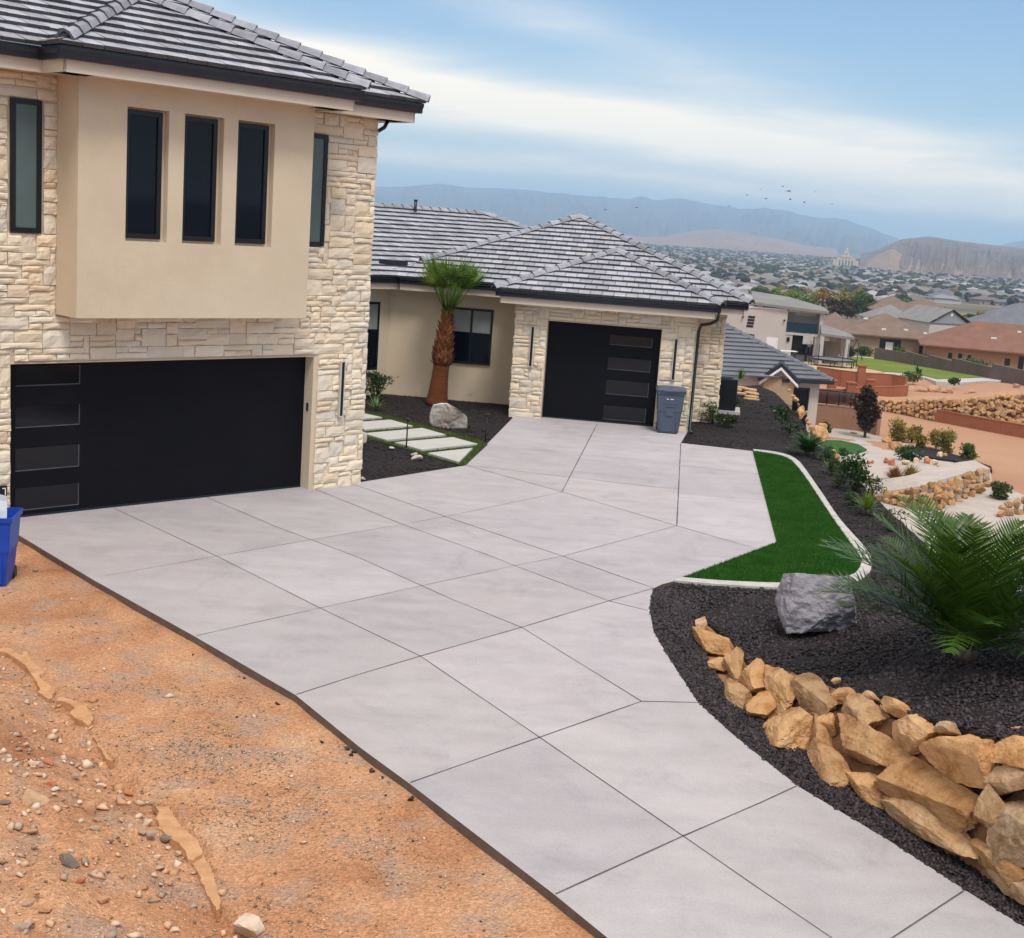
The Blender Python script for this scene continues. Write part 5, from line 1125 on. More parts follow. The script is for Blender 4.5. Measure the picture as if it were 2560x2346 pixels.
def feather_palm(name, g_, nf, L_, nl, ll, lw, els, droop, tone, label, cat, seed=0, trunk_h=.25, trunk_r=.14, azs=None, specials=()):
    rng = random.Random(seed); g_ = np.array(g_, float); t_ = thing(name, g_, label, cat); a_, b_ = MB(), MB()
    c = g_+[0, 0, trunk_h]
    for i in range(nf):
        az = i*2.399+rng.uniform(-.25, .25); f_ = (i+.5)/nf; el = R(els[0]+(els[1]-els[0])*f_**.9)
        frond(a_, b_, c+np.array([math.cos(az), math.sin(az), 0])*trunk_r*.5, az, el, L_*rng.uniform(.8, 1.08), nl, ll, lw, droop*rng.uniform(.7, 1.2), rng, tone)
    for az, el, l, dr in specials: frond(a_, b_, c, R(az), R(el), l, nl, ll, lw, dr, rng, tone)
    a_.build('leaflets', M['leaf'], t_); b_.build('frond_stems', M['leaf'], t_)
    mb = MB(); mb.tube([g_-[0, 0, .05], g_+[0, 0, trunk_h*.6], g_+[0, 0, trunk_h+.1]], [trunk_r*1.1, trunk_r, trunk_r*.5], 10); mb.build('trunk', M['bark'], t_)
    return t_
feather_palm('date_palm', P(2415, 1640, .86), 42, 1.72, 34, .43, .0150, (22, 80), .82, (.82, .80, .44), 'big dark green feathery palm growing from black gravel at the right edge', 'palm', 3, .08, .11, specials=((165, 50, 1.9, .9), (148, 42, 1.9, .8), (172, 30, 1.7, .7), (35, 45, 1.9, .8), (15, 30, 1.9, .8), (350, 25, 1.9, .7), (80, 60, 1.6, .5), (105, 66, 1.5, .4)))
feather_palm('cycad', P(2018, 1135, 0), 36, .62, 30, .13, .008, (10, 75), .9, (.30, .48, .42), 'dark green cycad on gravel at the top corner of the lawn wedge', 'cycad', 5, .05, .05)
zr_ = lambda x, y: (2050+x*.253, 900+y*.253)
YEL = [(3.2, 2.0, .7), (2.4, 1.6, .7), (3.6, 2.5, 1.6)]
rosette('yucca', P(*zr_(105, 1128), .0), .42, 90, .012, YEL, 'yellow-green spiky yucca behind the lawn curb, smaller and farther one', 'yucca', 1)
rosette('yucca', P(*zr_(462, 1500), .02), .50, 120, .013, YEL, 'bright yellow spiky yucca beside the big feathery palm', 'yucca', 2)
shrub('shrub', P(*zr_(335, 1300), 0), .72, .85, 900, .10, [(.55, .62, .7), (.8, .8, .9), (.4, .5, .5)], 'glossy dark broad-leaved shrub between the two yuccas', seed=3)
shrub('shrub', P(*zr_(170, 1255), 0), .5, .36, 700, .04, [(.8, .65, 1.0), (1.0, .8, 1.2)], 'low grey-green bush left of the glossy shrub', seed=4)
shrub('shrub', P(*zr_(520, 1330), 0), .45, .38, 400, .06, [(.6, .55, .8), (1.6, 1.0, 1.6)], 'small greyish bush right of the glossy shrub', seed=5)
for i, (x, y, w, h, lb) in enumerate([(2090, 1190, .5, .4, 'low grey bush between the farther yucca and the glossy shrub'), (2225, 1330, .5, .45, 'dark bush half hidden by the left fronds of the big palm'), (2130, 1262, .4, .28, 'small grey cushion plant in front of the glossy shrub'), (2070, 1150, .45, .35, 'dark bush right of the cycad')]):
    shrub('shrub', P(x, y, 0), w, h, 450, .055, [(.6, .6, .9), (1.0, .85, 1.3), (.45, .5, .55)], lb, 'shrub', seed=80+i)
shrub('shrub', P(*z7(275, 440), 0), .95, .72, 1100, .10, [(.45, .5, .6), (.7, .7, .8)], 'dark green shrub against the stucco wall by the entrance', seed=6, aspect=.3)
rosette('agave', P(*z7(268, 555), 0), .42, 22, .025, [(3.5, 2.6, 6), (3, 2.2, 5)], 'small pale blue agave by the stepping slabs', 'agave', 4, (15, 80), .02)
rosette('grass_tuft', P(*z7(1320, 450), 0), .38, 50, .005, [(3.5, 1.6, 1.4), (2.8, 1.5, 1.2)], 'dry tan grass tuft against the stucco wall', 'grass tuft', 5, (40, 88), .1)
rosette('grass_tuft', P(*z7(1310, 790), 0), .22, 50, .006, [(.9, .7, .9)], 'small dark tuft right of the white boulder', 'grass tuft', 6, (10, 80), .3)
zl5 = lambda x, y: (1700+x*.248, 950+y*.248)
shrub('shrub', P(*zl5(325, 430), 0), .85, .55, 450, .10, [(.45, .6, .5), (.6, .8, .6)], 'small green bush at the foot of the stone corner by the air conditioner', seed=7, aspect=.3)
for i, (x, y, s_, lb) in enumerate([(460, 440, .5, 'small dark bush on gravel, second from the stone corner'), (490, 260, .5, 'small dark bush in front of the pale pad'), (1000, 330, .5, 'lone dark bush high on the gravel slope'), (1050, 390, .5, 'dark bush just below the lone one on the gravel slope'), (1090, 500, .6, 'dark bush lowest on the gravel slope near the rocks')]):
    shrub('shrub', P(*zl5(x, y+20), 0), s_*1.3, s_*.6, 260, .09, [(.3, .35, .4), (.45, .45, .5)], lb, 'shrub', seed=20+i)
rosette('spiky_plant', P(1850, 952, .0), .55, 50, .02, [(.8, 1.0, .6), (1.1, 1.2, .7)], 'spiky green plant behind the air-conditioning unit', 'spiky plant', 8, (15, 85), .1)
# rocks along the crest of the slope
for i, (x, y, w) in enumerate([(1100, 105, 40), (1140, 165, 45), (1170, 200, 60), (1192, 245, 40), (1230, 290, 60), (1270, 330, 40), (1215, 335, 120), (1280, 400, 50), (1300, 440, 50), (1320, 485, 60), (1410, 540, 200), (1440, 460, 90), (1545, 740, 90), (1580, 790, 80), (1490, 680, 50)]):
    q = zl5(x, y); p = P(*q, -.1); d_ = (p-[0, 0, EYE])@fwd; s = w*d_/FP*.248/2
    labs = ['topmost small rock on the crest of the gravel slope', 'second rock down the crest of the gravel slope', 'third rock down the crest, greyish', 'fourth rock down the crest', 'fifth rock down the crest', 'sixth rock down the crest', 'reddish flat rock beside the crest line', 'seventh rock down the crest', 'eighth rock down the crest', 'ninth rock down the crest, above the big one', 'big orange rock at the lower end of the crest, above the cycad', 'rounded rock behind the big orange rock', 'rock beside the round lawn in the lower garden', 'second rock beside the round lawn, nearest the yucca', 'upright pale rock above the round lawn']
    rock('rock', p, (s, s*.8, s*.75), view_rot(20*i), M['boulder'], 300+i, labs[i], 'rock', 'rocks along the crest of the gravel slope', sub=3, cuts=7)

# fan palm
def fan_palm():
    g_ = P(*z3(418, 1108), 0)-np.array([0, 0, .03]); t_ = thing('fan_palm', g_, 'young fan palm with thick orange-brown trunk and tied-up green fans by the entrance', 'palm tree'); rng = random.Random(9)
    mb = MB(); H_ = [(0, .325), (.12, .30), (.35, .26), (.7, .23), (1.0, .215), (1.15, .22)]
    ln_ = lambda z: np.array([.06*z, 0, z]); mb.tube([g_+ln_(z) for z, r in H_], [r for z, r in H_], 20); mb.build('trunk', M['trunkp'], t_)
    mb = MB(); mb.tube([g_+ln_(z) for z in (1.1, 1.3, 1.6, 2.0, 2.35, 2.6)], [.23, .265, .22, .175, .13, .095], 12)
    for i in range(190):    # persistent leaf bases, overlapping like scales
        f_ = i/190; z = 1.14+f_*1.42; r = np.interp(z, [1.1, 1.3, 1.6, 2.0, 2.4, 2.8], [.245, .28, .235, .185, .14, .105]); a = i*2.399; o = np.array([math.cos(a), math.sin(a), 0]); s_ = np.array([-math.sin(a), math.cos(a), 0]); c = g_+ln_(z)+o*r*.85
        w = .06*rng.uniform(.8, 1.2)*(1-.35*f_); l = .10*rng.uniform(.7, 1.2); k = rng.uniform(.6, 1.7)
        tip = c+o*.075*rng.uniform(.5, 1.5)+np.array([0, 0, l]); mb.add([c-s_*w-[0, 0, .03], c+s_*w-[0, 0, .03], tip+s_*w*.35, tip-s_*w*.35, c+o*.05-[0, 0, .02], tip+o*.012], [(0, 4, 5, 3), (4, 1, 2, 5), (3, 5, 2)], (k, k*.9, k*.8))
    mb.build('leaf_bases', M['boot'], t_)
    st, fn = MB(), MB()
    for i in range(34):
        a = i*2.399; f_ = i/34; o = np.array([math.cos(a), math.sin(a), 0]); c = g_+ln_(2.52)+o*.06; up_ = .72+.25*rng.random(); out = .20+.42*(1-f_)*rng.uniform(.3, 1.15); hub = c+o*out+np.array([.06, 0, .62+.40*rng.random()]); st.tube([c, c+(hub-c)*.5+o*.03, hub], [.016, .012, .01], 5, (1.6, 1.5, .8))
        ax = (hub-c); ax /= np.linalg.norm(ax); ax = ax*.8+np.array([0, 0, .22])+o*.28; ax /= np.linalg.norm(ax); s_ = np.cross(ax, o); s_ /= np.linalg.norm(s_)
        left = (o@RT) < -.5; tn = (4.0, 1.9, .7) if (left and rng.random() < .6) else rng.choice([(2.0, 1.7, 1.0), (2.6, 1.9, 1.1), (1.3, 1.25, .9)])
        rr = rng.uniform(.62, .90); nsg = 22
        for k in range(nsg):
            th = R(-66+132*k/(nsg-1)+rng.uniform(-2, 2)); d = ax*math.cos(th)+s_*math.sin(th); l = rr*(1-.22*abs(math.sin(th)))*rng.uniform(.92, 1.05); kk = rng.uniform(.8, 1.25); blade_leaf(fn, hub, d, l, .018, rng.uniform(-.02, .28), tuple(x*kk for x in tn), 3, o*.6+np.array([0, 0, .8]))
    for i in range(14):   # older fans hanging loose lower down
        a = rng.uniform(0, 6.28); o = np.array([math.cos(a), math.sin(a), 0]); c = g_+ln_(rng.uniform(2.35, 2.6)); 
        for k in range(10): blade_leaf(fn, c, o*rng.uniform(.3, .7)+np.array([rng.uniform(-.2, .2), rng.uniform(-.2, .2), rng.uniform(.5, 1)]), rng.uniform(.4, .7), .009, .6, rng.choice([(1.6, 1.3, .9), (1.2, 1.2, 1.0), (2.6, 2.0, 1.2)]), 3)
    st.build('leaf_stalks', M['leaf'], t_); fn.build('fans', M['leaf'], t_)
fan_palm()
for x, y, lb in ((100, 535, 'orange dry palm frond tip showing past the house corner, upper one'), (85, 722, 'orange dry palm frond tip showing past the house corner, lower one')):
    p = PD(*z3(x-45, y-5), 27.2); mb = MB(); rng = random.Random(int(x))
    for k in range(16): blade_leaf(mb, p, RT*1+UP*rng.uniform(-.25, .25)+fwd*rng.uniform(-.3, .3), .42*rng.uniform(.6, 1), .008, .2, (5.5, 2.0, .7), 3)
    for k in range(4): mb.tube([p-[0, 0, 0.01*k], p-RT*.25-[0, 0, .3]], .01, 5, (5, 2, .7))
    tag(mb.build('palm_frond_tip', M['leaf'], loc=p), lb, 'palm frond')

# ------------------------------------------------------------------ lower garden (neighbouring plot below the slope)
ZG = -8.6
gz = lambda x, y: base_z(x, y)+.10
def gp(x, y, up=0):
    "zoomed photo point on the lower terrace"
    q = zr_(x, y); p = P(*q, ZG)
    for _ in range(6): p = P(*q, base_z(p[0], p[1])+.10)
    return p+[0, 0, up]
def gpp(l): return [gp(*q) for q in l]
gpoly = gpp([(-60, 660), (80, 672), (380, 690), (600, 760), (940, 850), (960, 890), (1300, 985), (1500, 1060), (1690, 1110), (1700, 1230), (1800, 1250), (2016, 1340), (2300, 1450), (2500, 1700)])+[np.array([*q, 0]) for q in PAD[2:10]]
patch('pale_gravel_garden', gpoly, gz, 1.1, M['whitegrav'], .05, .3, 4)
patch('black_mulch_strip', gpp([(940, 868), (1100, 880), (1300, 945), (1500, 1000), (1690, 1070), (1700, 1112), (1500, 1062), (1300, 1008), (1120, 985), (1000, 960), (930, 930)]), lambda x, y: gz(x, y)+.12, 1.2, M['grav'], .05, .5, 6)
patch('round_lawn_curb', gpp([(-60, 800), (60, 796), (210, 798), (390, 838), (480, 895), (470, 918), (400, 942), (240, 962), (60, 962), (-60, 950)]), lambda x, y: gz(x, y)+.05, 1.2, M['curb'])
lw = gpp([(-50, 806), (60, 803), (205, 806), (380, 846), (465, 897), (452, 913), (395, 932), (240, 950), (60, 948), (-50, 940)])
tag(patch('round_lawn', lw, lambda x, y: gz(x, y)+.09, 1.0, M['blade']), kind='structure')
patch('neighbour_paving', [P(x, y, -8.2) for x, y in ((2480, 1405), (2640, 1370), (2700, 1560), (2480, 1560))], lambda x, y: base_z(x, y)+.25, 2, M['curb'])
def wsc(p, k=.253): return ((np.array(p)-[0, 0, EYE])@fwd)/FP*k     # metres per zoomed pixel at p
def gshrub(x, y, w, h, tones, lb, cat='shrub', n=500, sz=.26, seed=0, group=None, aspect=.4):
    n = int(n*1.5)
    p = gp(x, y); s = wsc(p); shrub('shrub', p, w*s*1.05, h*s, n, sz, tones, lb, cat, group, aspect, seed)
OL = [(5.2, 1.75, 2.2), (6.2, 2.2, 3.0), (3.8, 1.4, 1.8)]
gshrub(770, 805, 230, 220, OL, 'tallest olive-yellow bush at the left of the row beside the dirt lot', n=900, seed=31)
gshrub(900, 815, 180, 160, OL, 'olive bush directly right of the tallest one', n=700, seed=32)
gshrub(985, 885, 150, 150, OL, 'small low olive bush behind the pale rocks', n=500, seed=33)
gshrub(1145, 880, 160, 190, OL, 'narrow olive bush, third clump of the row', n=600, seed=34)
gshrub(1255, 930, 190, 230, OL, 'rounded olive bush at the right end of the row', n=900, seed=35)
gshrub(1470, 990, 150, 140, [(2.0, 1.1, .8), (1.0, 1.0, .8)], 'small green and yellow bush alone beside the dark mulch strip', n=500, seed=36)
gshrub(1770, 1375, 240, 170, [(1.6, .9, 1.1), (1.0, .8, .9)], 'reddish-green bush at the right above the palm fronds', n=700, seed=37)
gshrub(870, 1000, 230, 150, [(.5, .65, .9), (.8, .9, 1.2)], 'dark spreading shrub in the middle of the pale gravel', n=700, sz=.3, seed=38, aspect=.25)
gshrub(60, 720, 110, 110, [(.5, .7, .6)], 'small dark bush beside the big orange rock', n=250, seed=39)
gshrub(225, 955, 110, 60, [(.7, .9, .7)], 'tiny green bush at the edge of the round lawn', n=200, seed=40)
def ggrass(x, y, r, tones, lb, seed): p = gp(x, y); s = wsc(p); rosette('ornamental_grass', p, r*s*1.15, 320, .045, tones, lb, 'ornamental grass', seed, (25, 88), .35)
ggrass(735, 1195, 175, [(7, 1.35, 2.6), (5, 1.1, 2.0)], 'reddish-brown ornamental grass clump in the pale gravel', 41)
ggrass(890, 1195, 190, [(7.5, 2.3, 2.4), (5.5, 1.7, 2.0)], 'golden-brown ornamental grass clump right of the reddish one', 42)
GR = [(735, 838, 115, 95, 'square tan boulder under the olive bushes', 0), (655, 785, 85, 60, 'low tan boulder left of the square one', 0), (1190, 935, 70, 70, 'pale pointed rock under the narrow olive bush', 4), (1235, 940, 60, 50, 'small rock right of the pale pointed one', 0), (1060, 990, 90, 70, 'red rock at the edge of the dark mulch', 5), (1120, 1010, 110, 60, 'white-topped red rock at the edge of the dark mulch', 4), (1048, 965, 45, 30, 'little white rock on top of the red group', 4),
      (655, 990, 70, 65, 'reddish porous rock behind the grass clump', 5), (705, 1005, 65, 80, 'second reddish porous rock behind the grass clump', 5), (845, 1010, 80, 55, 'white rock among the dark spreading shrub', 4), (950, 990, 60, 60, 'pale rock right of the dark spreading shrub', 4), (480, 1010, 50, 40, 'small pinkish rock left in the pale gravel', 5), (520, 1005, 40, 40, 'second small pinkish rock left in the pale gravel', 5), (400, 1035, 60, 30, 'flat white rock by the glossy shrub', 4), (330, 718, 90, 22, 'flat stone plate on pale gravel near the small tree', 3), (1170, 1050, 40, 22, 'small loose stone in the right part of the pale gravel', 3)]
for i, (x, y, w, h, lb, tn) in enumerate(GR):
    p = gp(x, y+h/2); s = wsc(p)/2; rock('rock', p+[0, 0, h*s*.8], (w*s, w*s*.8, h*s), zrot(17*i), M['rubble'] if tn else M['boulder'], 400+i, lb, 'rock', sub=3, cuts=7, tone=tones_[tn] if tn else (.9, .85, .8))
# rock walls: every stone an object
proto_rocks = []
def rock_wall(top, bot, step, lb_rows, group, seed, sc=1.0, kind='far'):
    rng = random.Random(seed); T_ = np.array(top, float); B2 = np.array(bot, float); cnt = 0
    x = T_[0, 0]
    cols = []
    while x < T_[-1, 0]: cols.append(x); x += step*rng.uniform(.85, 1.15)
    for ci_, x in enumerate(cols):
        yt, yb = np.interp(x, T_[:, 0], T_[:, 1]), np.interp(x, B2[:, 0], B2[:, 1]); nr = max(1, int(round((yb-yt)/(step*.85))))
        gb2 = gp(x, yb); s = wsc(gb2)
        for r_ in range(nr):
            f_ = (r_+.5)/nr; p = gb2+np.array([0, 0, (yb-yt)*s*min(1, max(0, f_+rng.uniform(-.09, .09)))*.98])+fwd*np.array([1, 1, 0])*(yb-yt)*s*f_*.45+RT*rng.uniform(-.15, .15)*step*s; h_ = step*s*.5*rng.uniform(.85, 1.3)*sc
            if len(proto_rocks) < 10:
                o = rock('rock', (0, 0, 0), (1, .8, .85), zrot(0), M['boulder'], 500+len(proto_rocks), 'x', 'rock', group, sub=3, cuts=8, rough=.05, tone=random.Random(len(proto_rocks)).choice([(1, 1, 1), (.85, .85, .85), (1.05, .95, .85), (.92, 1.0, 1.15)])); proto_rocks.append(o); c = o
            else: c = rng.choice(proto_rocks).copy(); col.objects.link(c)
            c.location = p; c.rotation_euler = (rng.uniform(-.4, .4), rng.uniform(-.4, .4), rng.uniform(0, 6.28)); h_ *= 1.18; c.scale = (h_*rng.uniform(.9, 1.3), h_, h_*rng.uniform(.8, 1.1)); c['group'] = group; c['label'] = lb_rows
            cnt += 1
    return cnt
rock_wall([(530, 1330), (800, 1285), (1050, 1250), (1250, 1185), (1450, 1125), (1700, 1075)], [(530, 1385), (800, 1450), (1050, 1500), (1250, 1460), (1400, 1390), (1580, 1320), (1700, 1200)], 70, 'pale tan rock packed in the curved garden wall behind the feathery palm', 'rocks of the curved garden wall', 1)
rock_wall([(520, 385), (800, 405), (1100, 395), (1400, 392), (1700, 365), (2060, 345)], [(520, 470), (900, 550), (1150, 600), (1400, 640), (1700, 690), (2060, 730)], 44, 'tan rock packed in the long retaining wall beyond the dirt lot', 'rocks of the long retaining wall', 2, 1.05)
rock_wall([(1800, 1430), (2100, 1330)], [(1800, 1560), (2100, 1500)], 80, 'tan rock at the right edge above the palm fronds', 'rocks at the right edge above the palm', 3)
mbk = MB()
def earth_bank(name, top, bot, m):
    mb = MB(); v = []; n = 24; T_ = np.array(top, float); B2 = np.array(bot, float)
    for k in range(n+1):
        x = T_[0, 0]+(T_[-1, 0]-T_[0, 0])*k/n; yt, yb = np.interp(x, T_[:, 0], T_[:, 1]), np.interp(x, B2[:, 0], B2[:, 1]); g_ = gp(x, yb); s = wsc(g_); hz = (yb-yt)*s; F_ = fwd*np.array([1, 1, 0]); g_ = g_+F_*.3
        v += [g_-[0, 0, .5], g_+F_*hz*.45+[0, 0, hz*.97], g_+F_*(hz*.45+3.0)+[0, 0, hz*.97], g_+F_*(hz*.45+9.0)-[0, 0, 1]]
    mb.add(v, [(i*4+j, (i+1)*4+j, (i+1)*4+j+1, i*4+j+1) for i in range(n) for j in range(3)], smooth=False); tag(mb.build(name, m), kind='structure')
earth_bank('garden_bank', [(530, 1340), (800, 1295), (1050, 1260), (1250, 1195), (1450, 1135), (1700, 1085)], [(530, 1385), (800, 1450), (1050, 1500), (1250, 1460), (1400, 1390), (1580, 1320), (1700, 1200)], M['whitegrav'])
earth_bank('lot_bank', [(520, 395), (800, 415), (1100, 405), (1400, 402), (1700, 375), (2060, 355)], [(520, 470), (900, 550), (1150, 600), (1400, 640), (1700, 690), (2060, 730)], M['dirtlot'])
def wall_run(name, px, h, th, m, lb, cat='wall', capm=None, piers=(), group=None):
    pts = [gp(*q) for q in px]; t_ = thing(name, pts[0], lb, cat, group); mb = MB()
    for a, b_ in zip(pts, pts[1:]):
        d = b_-a; ang = math.degrees(math.atan2(d[1], d[0])); L_ = math.hypot(d[0], d[1]); fr = Frame(a, ang)
        n = max(1, int(L_/2.5)); 
        for k in range(n):
            zz = a[2]+d[2]*(k+.5)/n-a[2]; mb.box(fr, L_*k/n, L_*(k+1)/n-.01, -th/2, th/2, zz-1, zz+h)
    mb.build('wall_body', m, t_); mb = MB()
    for a, b_ in zip(pts, pts[1:]):
        d = b_-a; ang = math.degrees(math.atan2(d[1], d[0])); L_ = math.hypot(d[0], d[1]); fr = Frame(a, ang); n = max(1, int(L_/2.5))
        for k in range(n): zz = d[2]*(k+.5)/n; mb.box(fr, L_*k/n, L_*(k+1)/n-.01, -th/2-.03, th/2+.03, zz+h+.002, zz+h+.07)
    mb.build('coping', capm or m, t_)
    for q in piers:
        p = gp(*q); mb = MB(); fr = Frame(p, 0); mb.box(fr, -.38, .38, -.38, .38, -1, h+.7); mb.box(fr, -.45, .45, -.45, .45, h+.702, h+.85); mb.build('pier', m, t_)
    return t_
wall_run('block_wall', [(-60, 408), (265, 412), (300, 392), (830, 372), (850, 350)], 1.15, .3, M['blockwall'], 'nearer red block wall with square piers behind the small purple tree', piers=[(100, 395), (285, 420), (480, 388)])
wall_run('block_wall', [(-40, 225), (200, 262), (390, 285), (700, 305), (840, 330)], 1.7, .3, M['blockwall'], 'farther red block wall below the play equipment, with one tall pier', piers=[(390, 285)])
wall_run('low_wall', [(1150, 600), (1500, 668), (1790, 722), (2300, 810)], .95, .3, M['blockwall'], 'low reddish-brown wall running in front of the long rock wall')
wall_run('terrace_wall', [(-80, 650), (200, 680), (400, 705), (570, 750)], 1.75, .3, M['tanwall'], 'pinkish terrace wall with black railing above it')
pts = [gp(-80, 650)+[0, 0, 1.85], gp(395, 705)+[0, 0, 1.85]]; t_ = thing('railing', pts[0], 'black metal railing on top of the pinkish terrace wall', 'railing'); d = pts[1]-pts[0]; mb = MB()
for z in (.08, 1.12): mb.tube([pts[0]+[0, 0, z], pts[1]+[0, 0, z]], .04, 6)
mb.build('rail', M['metalblack'], t_)
for k in range(0, 5): mb = MB(); p = pts[0]+d*k/4; mb.tube([p, p+[0, 0, 1.25]], .05, 6); mb.build('post', M['metalblack'], t_)
mb = MB(); [mb.tube([pts[0]+d*k/90+[0, 0, .08], pts[0]+d*k/90+[0, 0, 1.12]], .018, 4) for k in range(90)]; tag(mb.build('balusters', M['metalblack'], t_))
# purple-leaved tree
def tree(name, g_, w, h, n, size, tones, label, cat='tree', seed=0, trunk=.25, group=None, conic=False, nc=14, tr=None, parts=True, mat_='leaf'):
    rng = random.Random(seed); g_ = np.array(g_, float); t_ = thing(name, g_, label, cat, group); cl = []
    for i in range(nc):
        f_ = rng.random(); z = h*(trunk+(1-trunk)*(.10+.84*f_)); k = math.sin(math.pi*min(.15+f_*.8, 1))**.7 if not conic else 1.05-f_*.95
        a, q = rng.uniform(0, 6.28), rng.uniform(.1, .72)*k; cl.append((g_+[math.cos(a)*w*.5*q, math.sin(a)*w*.5*q, z], (w*.23*rng.uniform(.7, 1.2)*max(k, .3), w*.23*rng.uniform(.7, 1.2)*max(k, .3), h*.12*rng.uniform(.7, 1.3))))
    mb = MB(); leaf_cloud(mb, cl, n, size, rng, tones, .6, .2, .3); mb.build('crown', M[mat_], t_)
    mb = MB(); tr = tr or h*.028; mb.tube([g_-[0, 0, .3], g_+[0, 0, h*trunk*.6], g_+[w*.01, 0, h*trunk], g_+[w*.02, 0, h*.7]], [tr*1.2, tr, tr*.8, tr*.3], 7)
    for c, r in cl[:7]: mb.tube([g_+[0, 0, h*trunk*.9], (np.array(c)+g_+[0, 0, h*trunk])/2, np.array(c)], [tr*.6, tr*.35, tr*.12], 5)
    mb.build('trunk', M['bark'], t_); return t_
p = gp(440, 768); s = wsc(p); tree('purple_tree', p, 320*s, 480*s, 5200, .30, [(1.1, .2, .75), (.7, .14, .5), (1.5, .3, 1.0)], 'small purple-leaved tree on pale gravel in front of the pinkish wall', seed=51, trunk=.22, nc=24)

# ------------------------------------------------------------------ lower building below the crest
def hiproof(mb, fr, u0, u1, v0, v1, z, rh, ov=.6, ridge=None):
    a, b_, c, d = u0-ov, u1+ov, v0-ov, v1+ov; hw = (d-c)/2; W = b_-a
    r0_, r1_ = (a+min(hw, W/2-.01), b_-min(hw, W/2-.01)) if ridge is None else ridge; vm_ = (c+d)/2
    p = [fr.pt(a, d, z), fr.pt(b_, d, z), fr.pt(b_, c, z), fr.pt(a, c, z), fr.pt(r0_, vm_, z+rh), fr.pt(r1_, vm_, z+rh)]
    q = [x-np.array([0, 0, .2]) for x in p[:4]]
    mb.add(p+q, [(0, 1, 5, 4), (1, 2, 5), (2, 3, 4, 5), (3, 0, 4), (0, 6, 7, 1), (1, 7, 8, 2), (2, 8, 9, 3), (3, 9, 6, 0), (9, 8, 7, 6)])
zc = zf5
def cpt(x, y, dist): return PD(*zc(x, y), dist)
DC = 104.0
corner = cpt(1110, 1290, DC); rc = cpt(1520, 1268, DC+1)
lowz = base_z(corner[0], corner[1]); t_ = thing('lower_house', (corner[0], corner[1], lowz), 'lower grey-roofed building with small gable, half hidden behind the gravel crest', 'building')
FC = Frame((corner[0], corner[1], 0), math.degrees(math.atan2(rc[1]-corner[1], rc[0]-corner[0]))); wC = math.hypot(rc[0]-corner[0], rc[1]-corner[1]); zE_ = corner[2]+.15
mb = MB(); mb.box(FC, 0, wC, -9, 0, lowz-1, zE_); mb.box(FC, -9, 0, -9, -.4, lowz-1, zE_); mb.build('wall', M['whitewall'], t_)
gw = wC*.98; gl = FC.pt(-gw*1.05, .35, 0)
ga_ = FC.uv(cpt(640, 1285, DC-.8)); 
pk = cpt(950, 1050, DC-1.2); gla, gra = cpt(650, 1278, DC-1.2), cpt(1235, 1290, DC-1.2); FG = Frame((gla[0], gla[1], 0), math.degrees(math.atan2(gra[1]-gla[1], gra[0]-gla[0]))); gW = math.hypot(gra[0]-gla[0], gra[1]-gla[1]); pz = pk[2]; pu = gW*.52; zg_ = (gla[2]+gra[2])/2
mb = MB(); v = [FG.pt(.4, -.3, zg_-.1), FG.pt(gW-.4, -.3, zg_-.1), FG.pt(pu, -.3, pz-.5), FG.pt(.4, -.3, lowz-1), FG.pt(gW-.4, -.3, lowz-1)]; v += [p-FG.n*3 for p in v]; mb.add(v, [(0, 1, 2), (3, 4, 1, 0), (3, 0, 5, 8), (1, 4, 9, 6), (5, 7, 6)]); mb.build('gable_wall', M['creamwall'], t_)
mb = MB()
for a, b_ in (((0, zg_), (pu, pz)), ((gW, zg_), (pu, pz))):
    p, q = FG.pt(a[0], 0, a[1]), FG.pt(b_[0], 0, b_[1]); mb.add([p, q, q-FG.n*7, p-FG.n*7]+[x-np.array([0, 0, .28]) for x in (p, q, q-FG.n*7, p-FG.n*7)], [(0, 1, 2, 3), (4, 5, 1, 0), (7, 6, 5, 4), (3, 7, 4, 0)])
mb.build('gable_roof', M['gutter'], t_)
mb = MB()
for a, b_ in (((.1, zg_-.3), (pu, pz-.32)), ((gW-.1, zg_-.3), (pu, pz-.32))):
    p, q = FG.pt(a[0], .02, a[1]), FG.pt(b_[0], .02, b_[1]); mb.add([p, q, q-[0, 0, .22], p-[0, 0, .22]]+[x-FG.n*.1 for x in (p, q, q-np.array([0, 0, .22]), p-np.array([0, 0, .22]))], [(0, 1, 2, 3), (4, 5, 1, 0), (3, 2, 6, 7)])
mb.build('bargeboard', M['white'], t_)
mb = MB(); e0, e1 = cpt(1200, 1250, DC-.5), cpt(1680, 1225, DC+.5); r0_, r1_ = cpt(340, 705, DC+9), cpt(170, 690, DC+10); l0 = cpt(60, 1240, DC-.6)
roof_face(mb, [FC.pt(-14, .6, zE_), FC.pt(wC+.7, .6, zE_), FC.pt(wC+.7-8.2, -8.2, zE_+4.2), FC.pt(-14, -8.2, zE_+4.2)], 41, tw=1.6, ex=.62, lift=.12)
roof_face(mb, [FC.pt(wC+.7, .6, zE_), FC.pt(wC+.7, -17, zE_), FC.pt(wC+.7-8.2, -8.2, zE_+4.2)], 42, tw=1.6, ex=.62, lift=.12)
mb.build('roof', M['roofslate'], t_); 
caps(FC.pt(wC+.7, .6, zE_), FC.pt(wC-7.5, -8.2, zE_+4.2), t_, 43, w=.22, h=.16, ln=.6, material=M['roofslate'])
mb = MB(); mb.box(FC, -1, wC+.8, .6, .78, zE_-.28, zE_-.02); mb.build('gutter', M['gutter'], t_)
a = wpt(*zc(1118, 1392), FC, 0); b_ = wpt(*zc(1370, 1385), FC, 0); w_ = window(t_, FC, .002, a[0], b_[0], a[1]-3.2, a[1], M['glass'], fw=.14, depth=.08, mullions=((a[0]+b_[0])/2,), name='sliding_door')

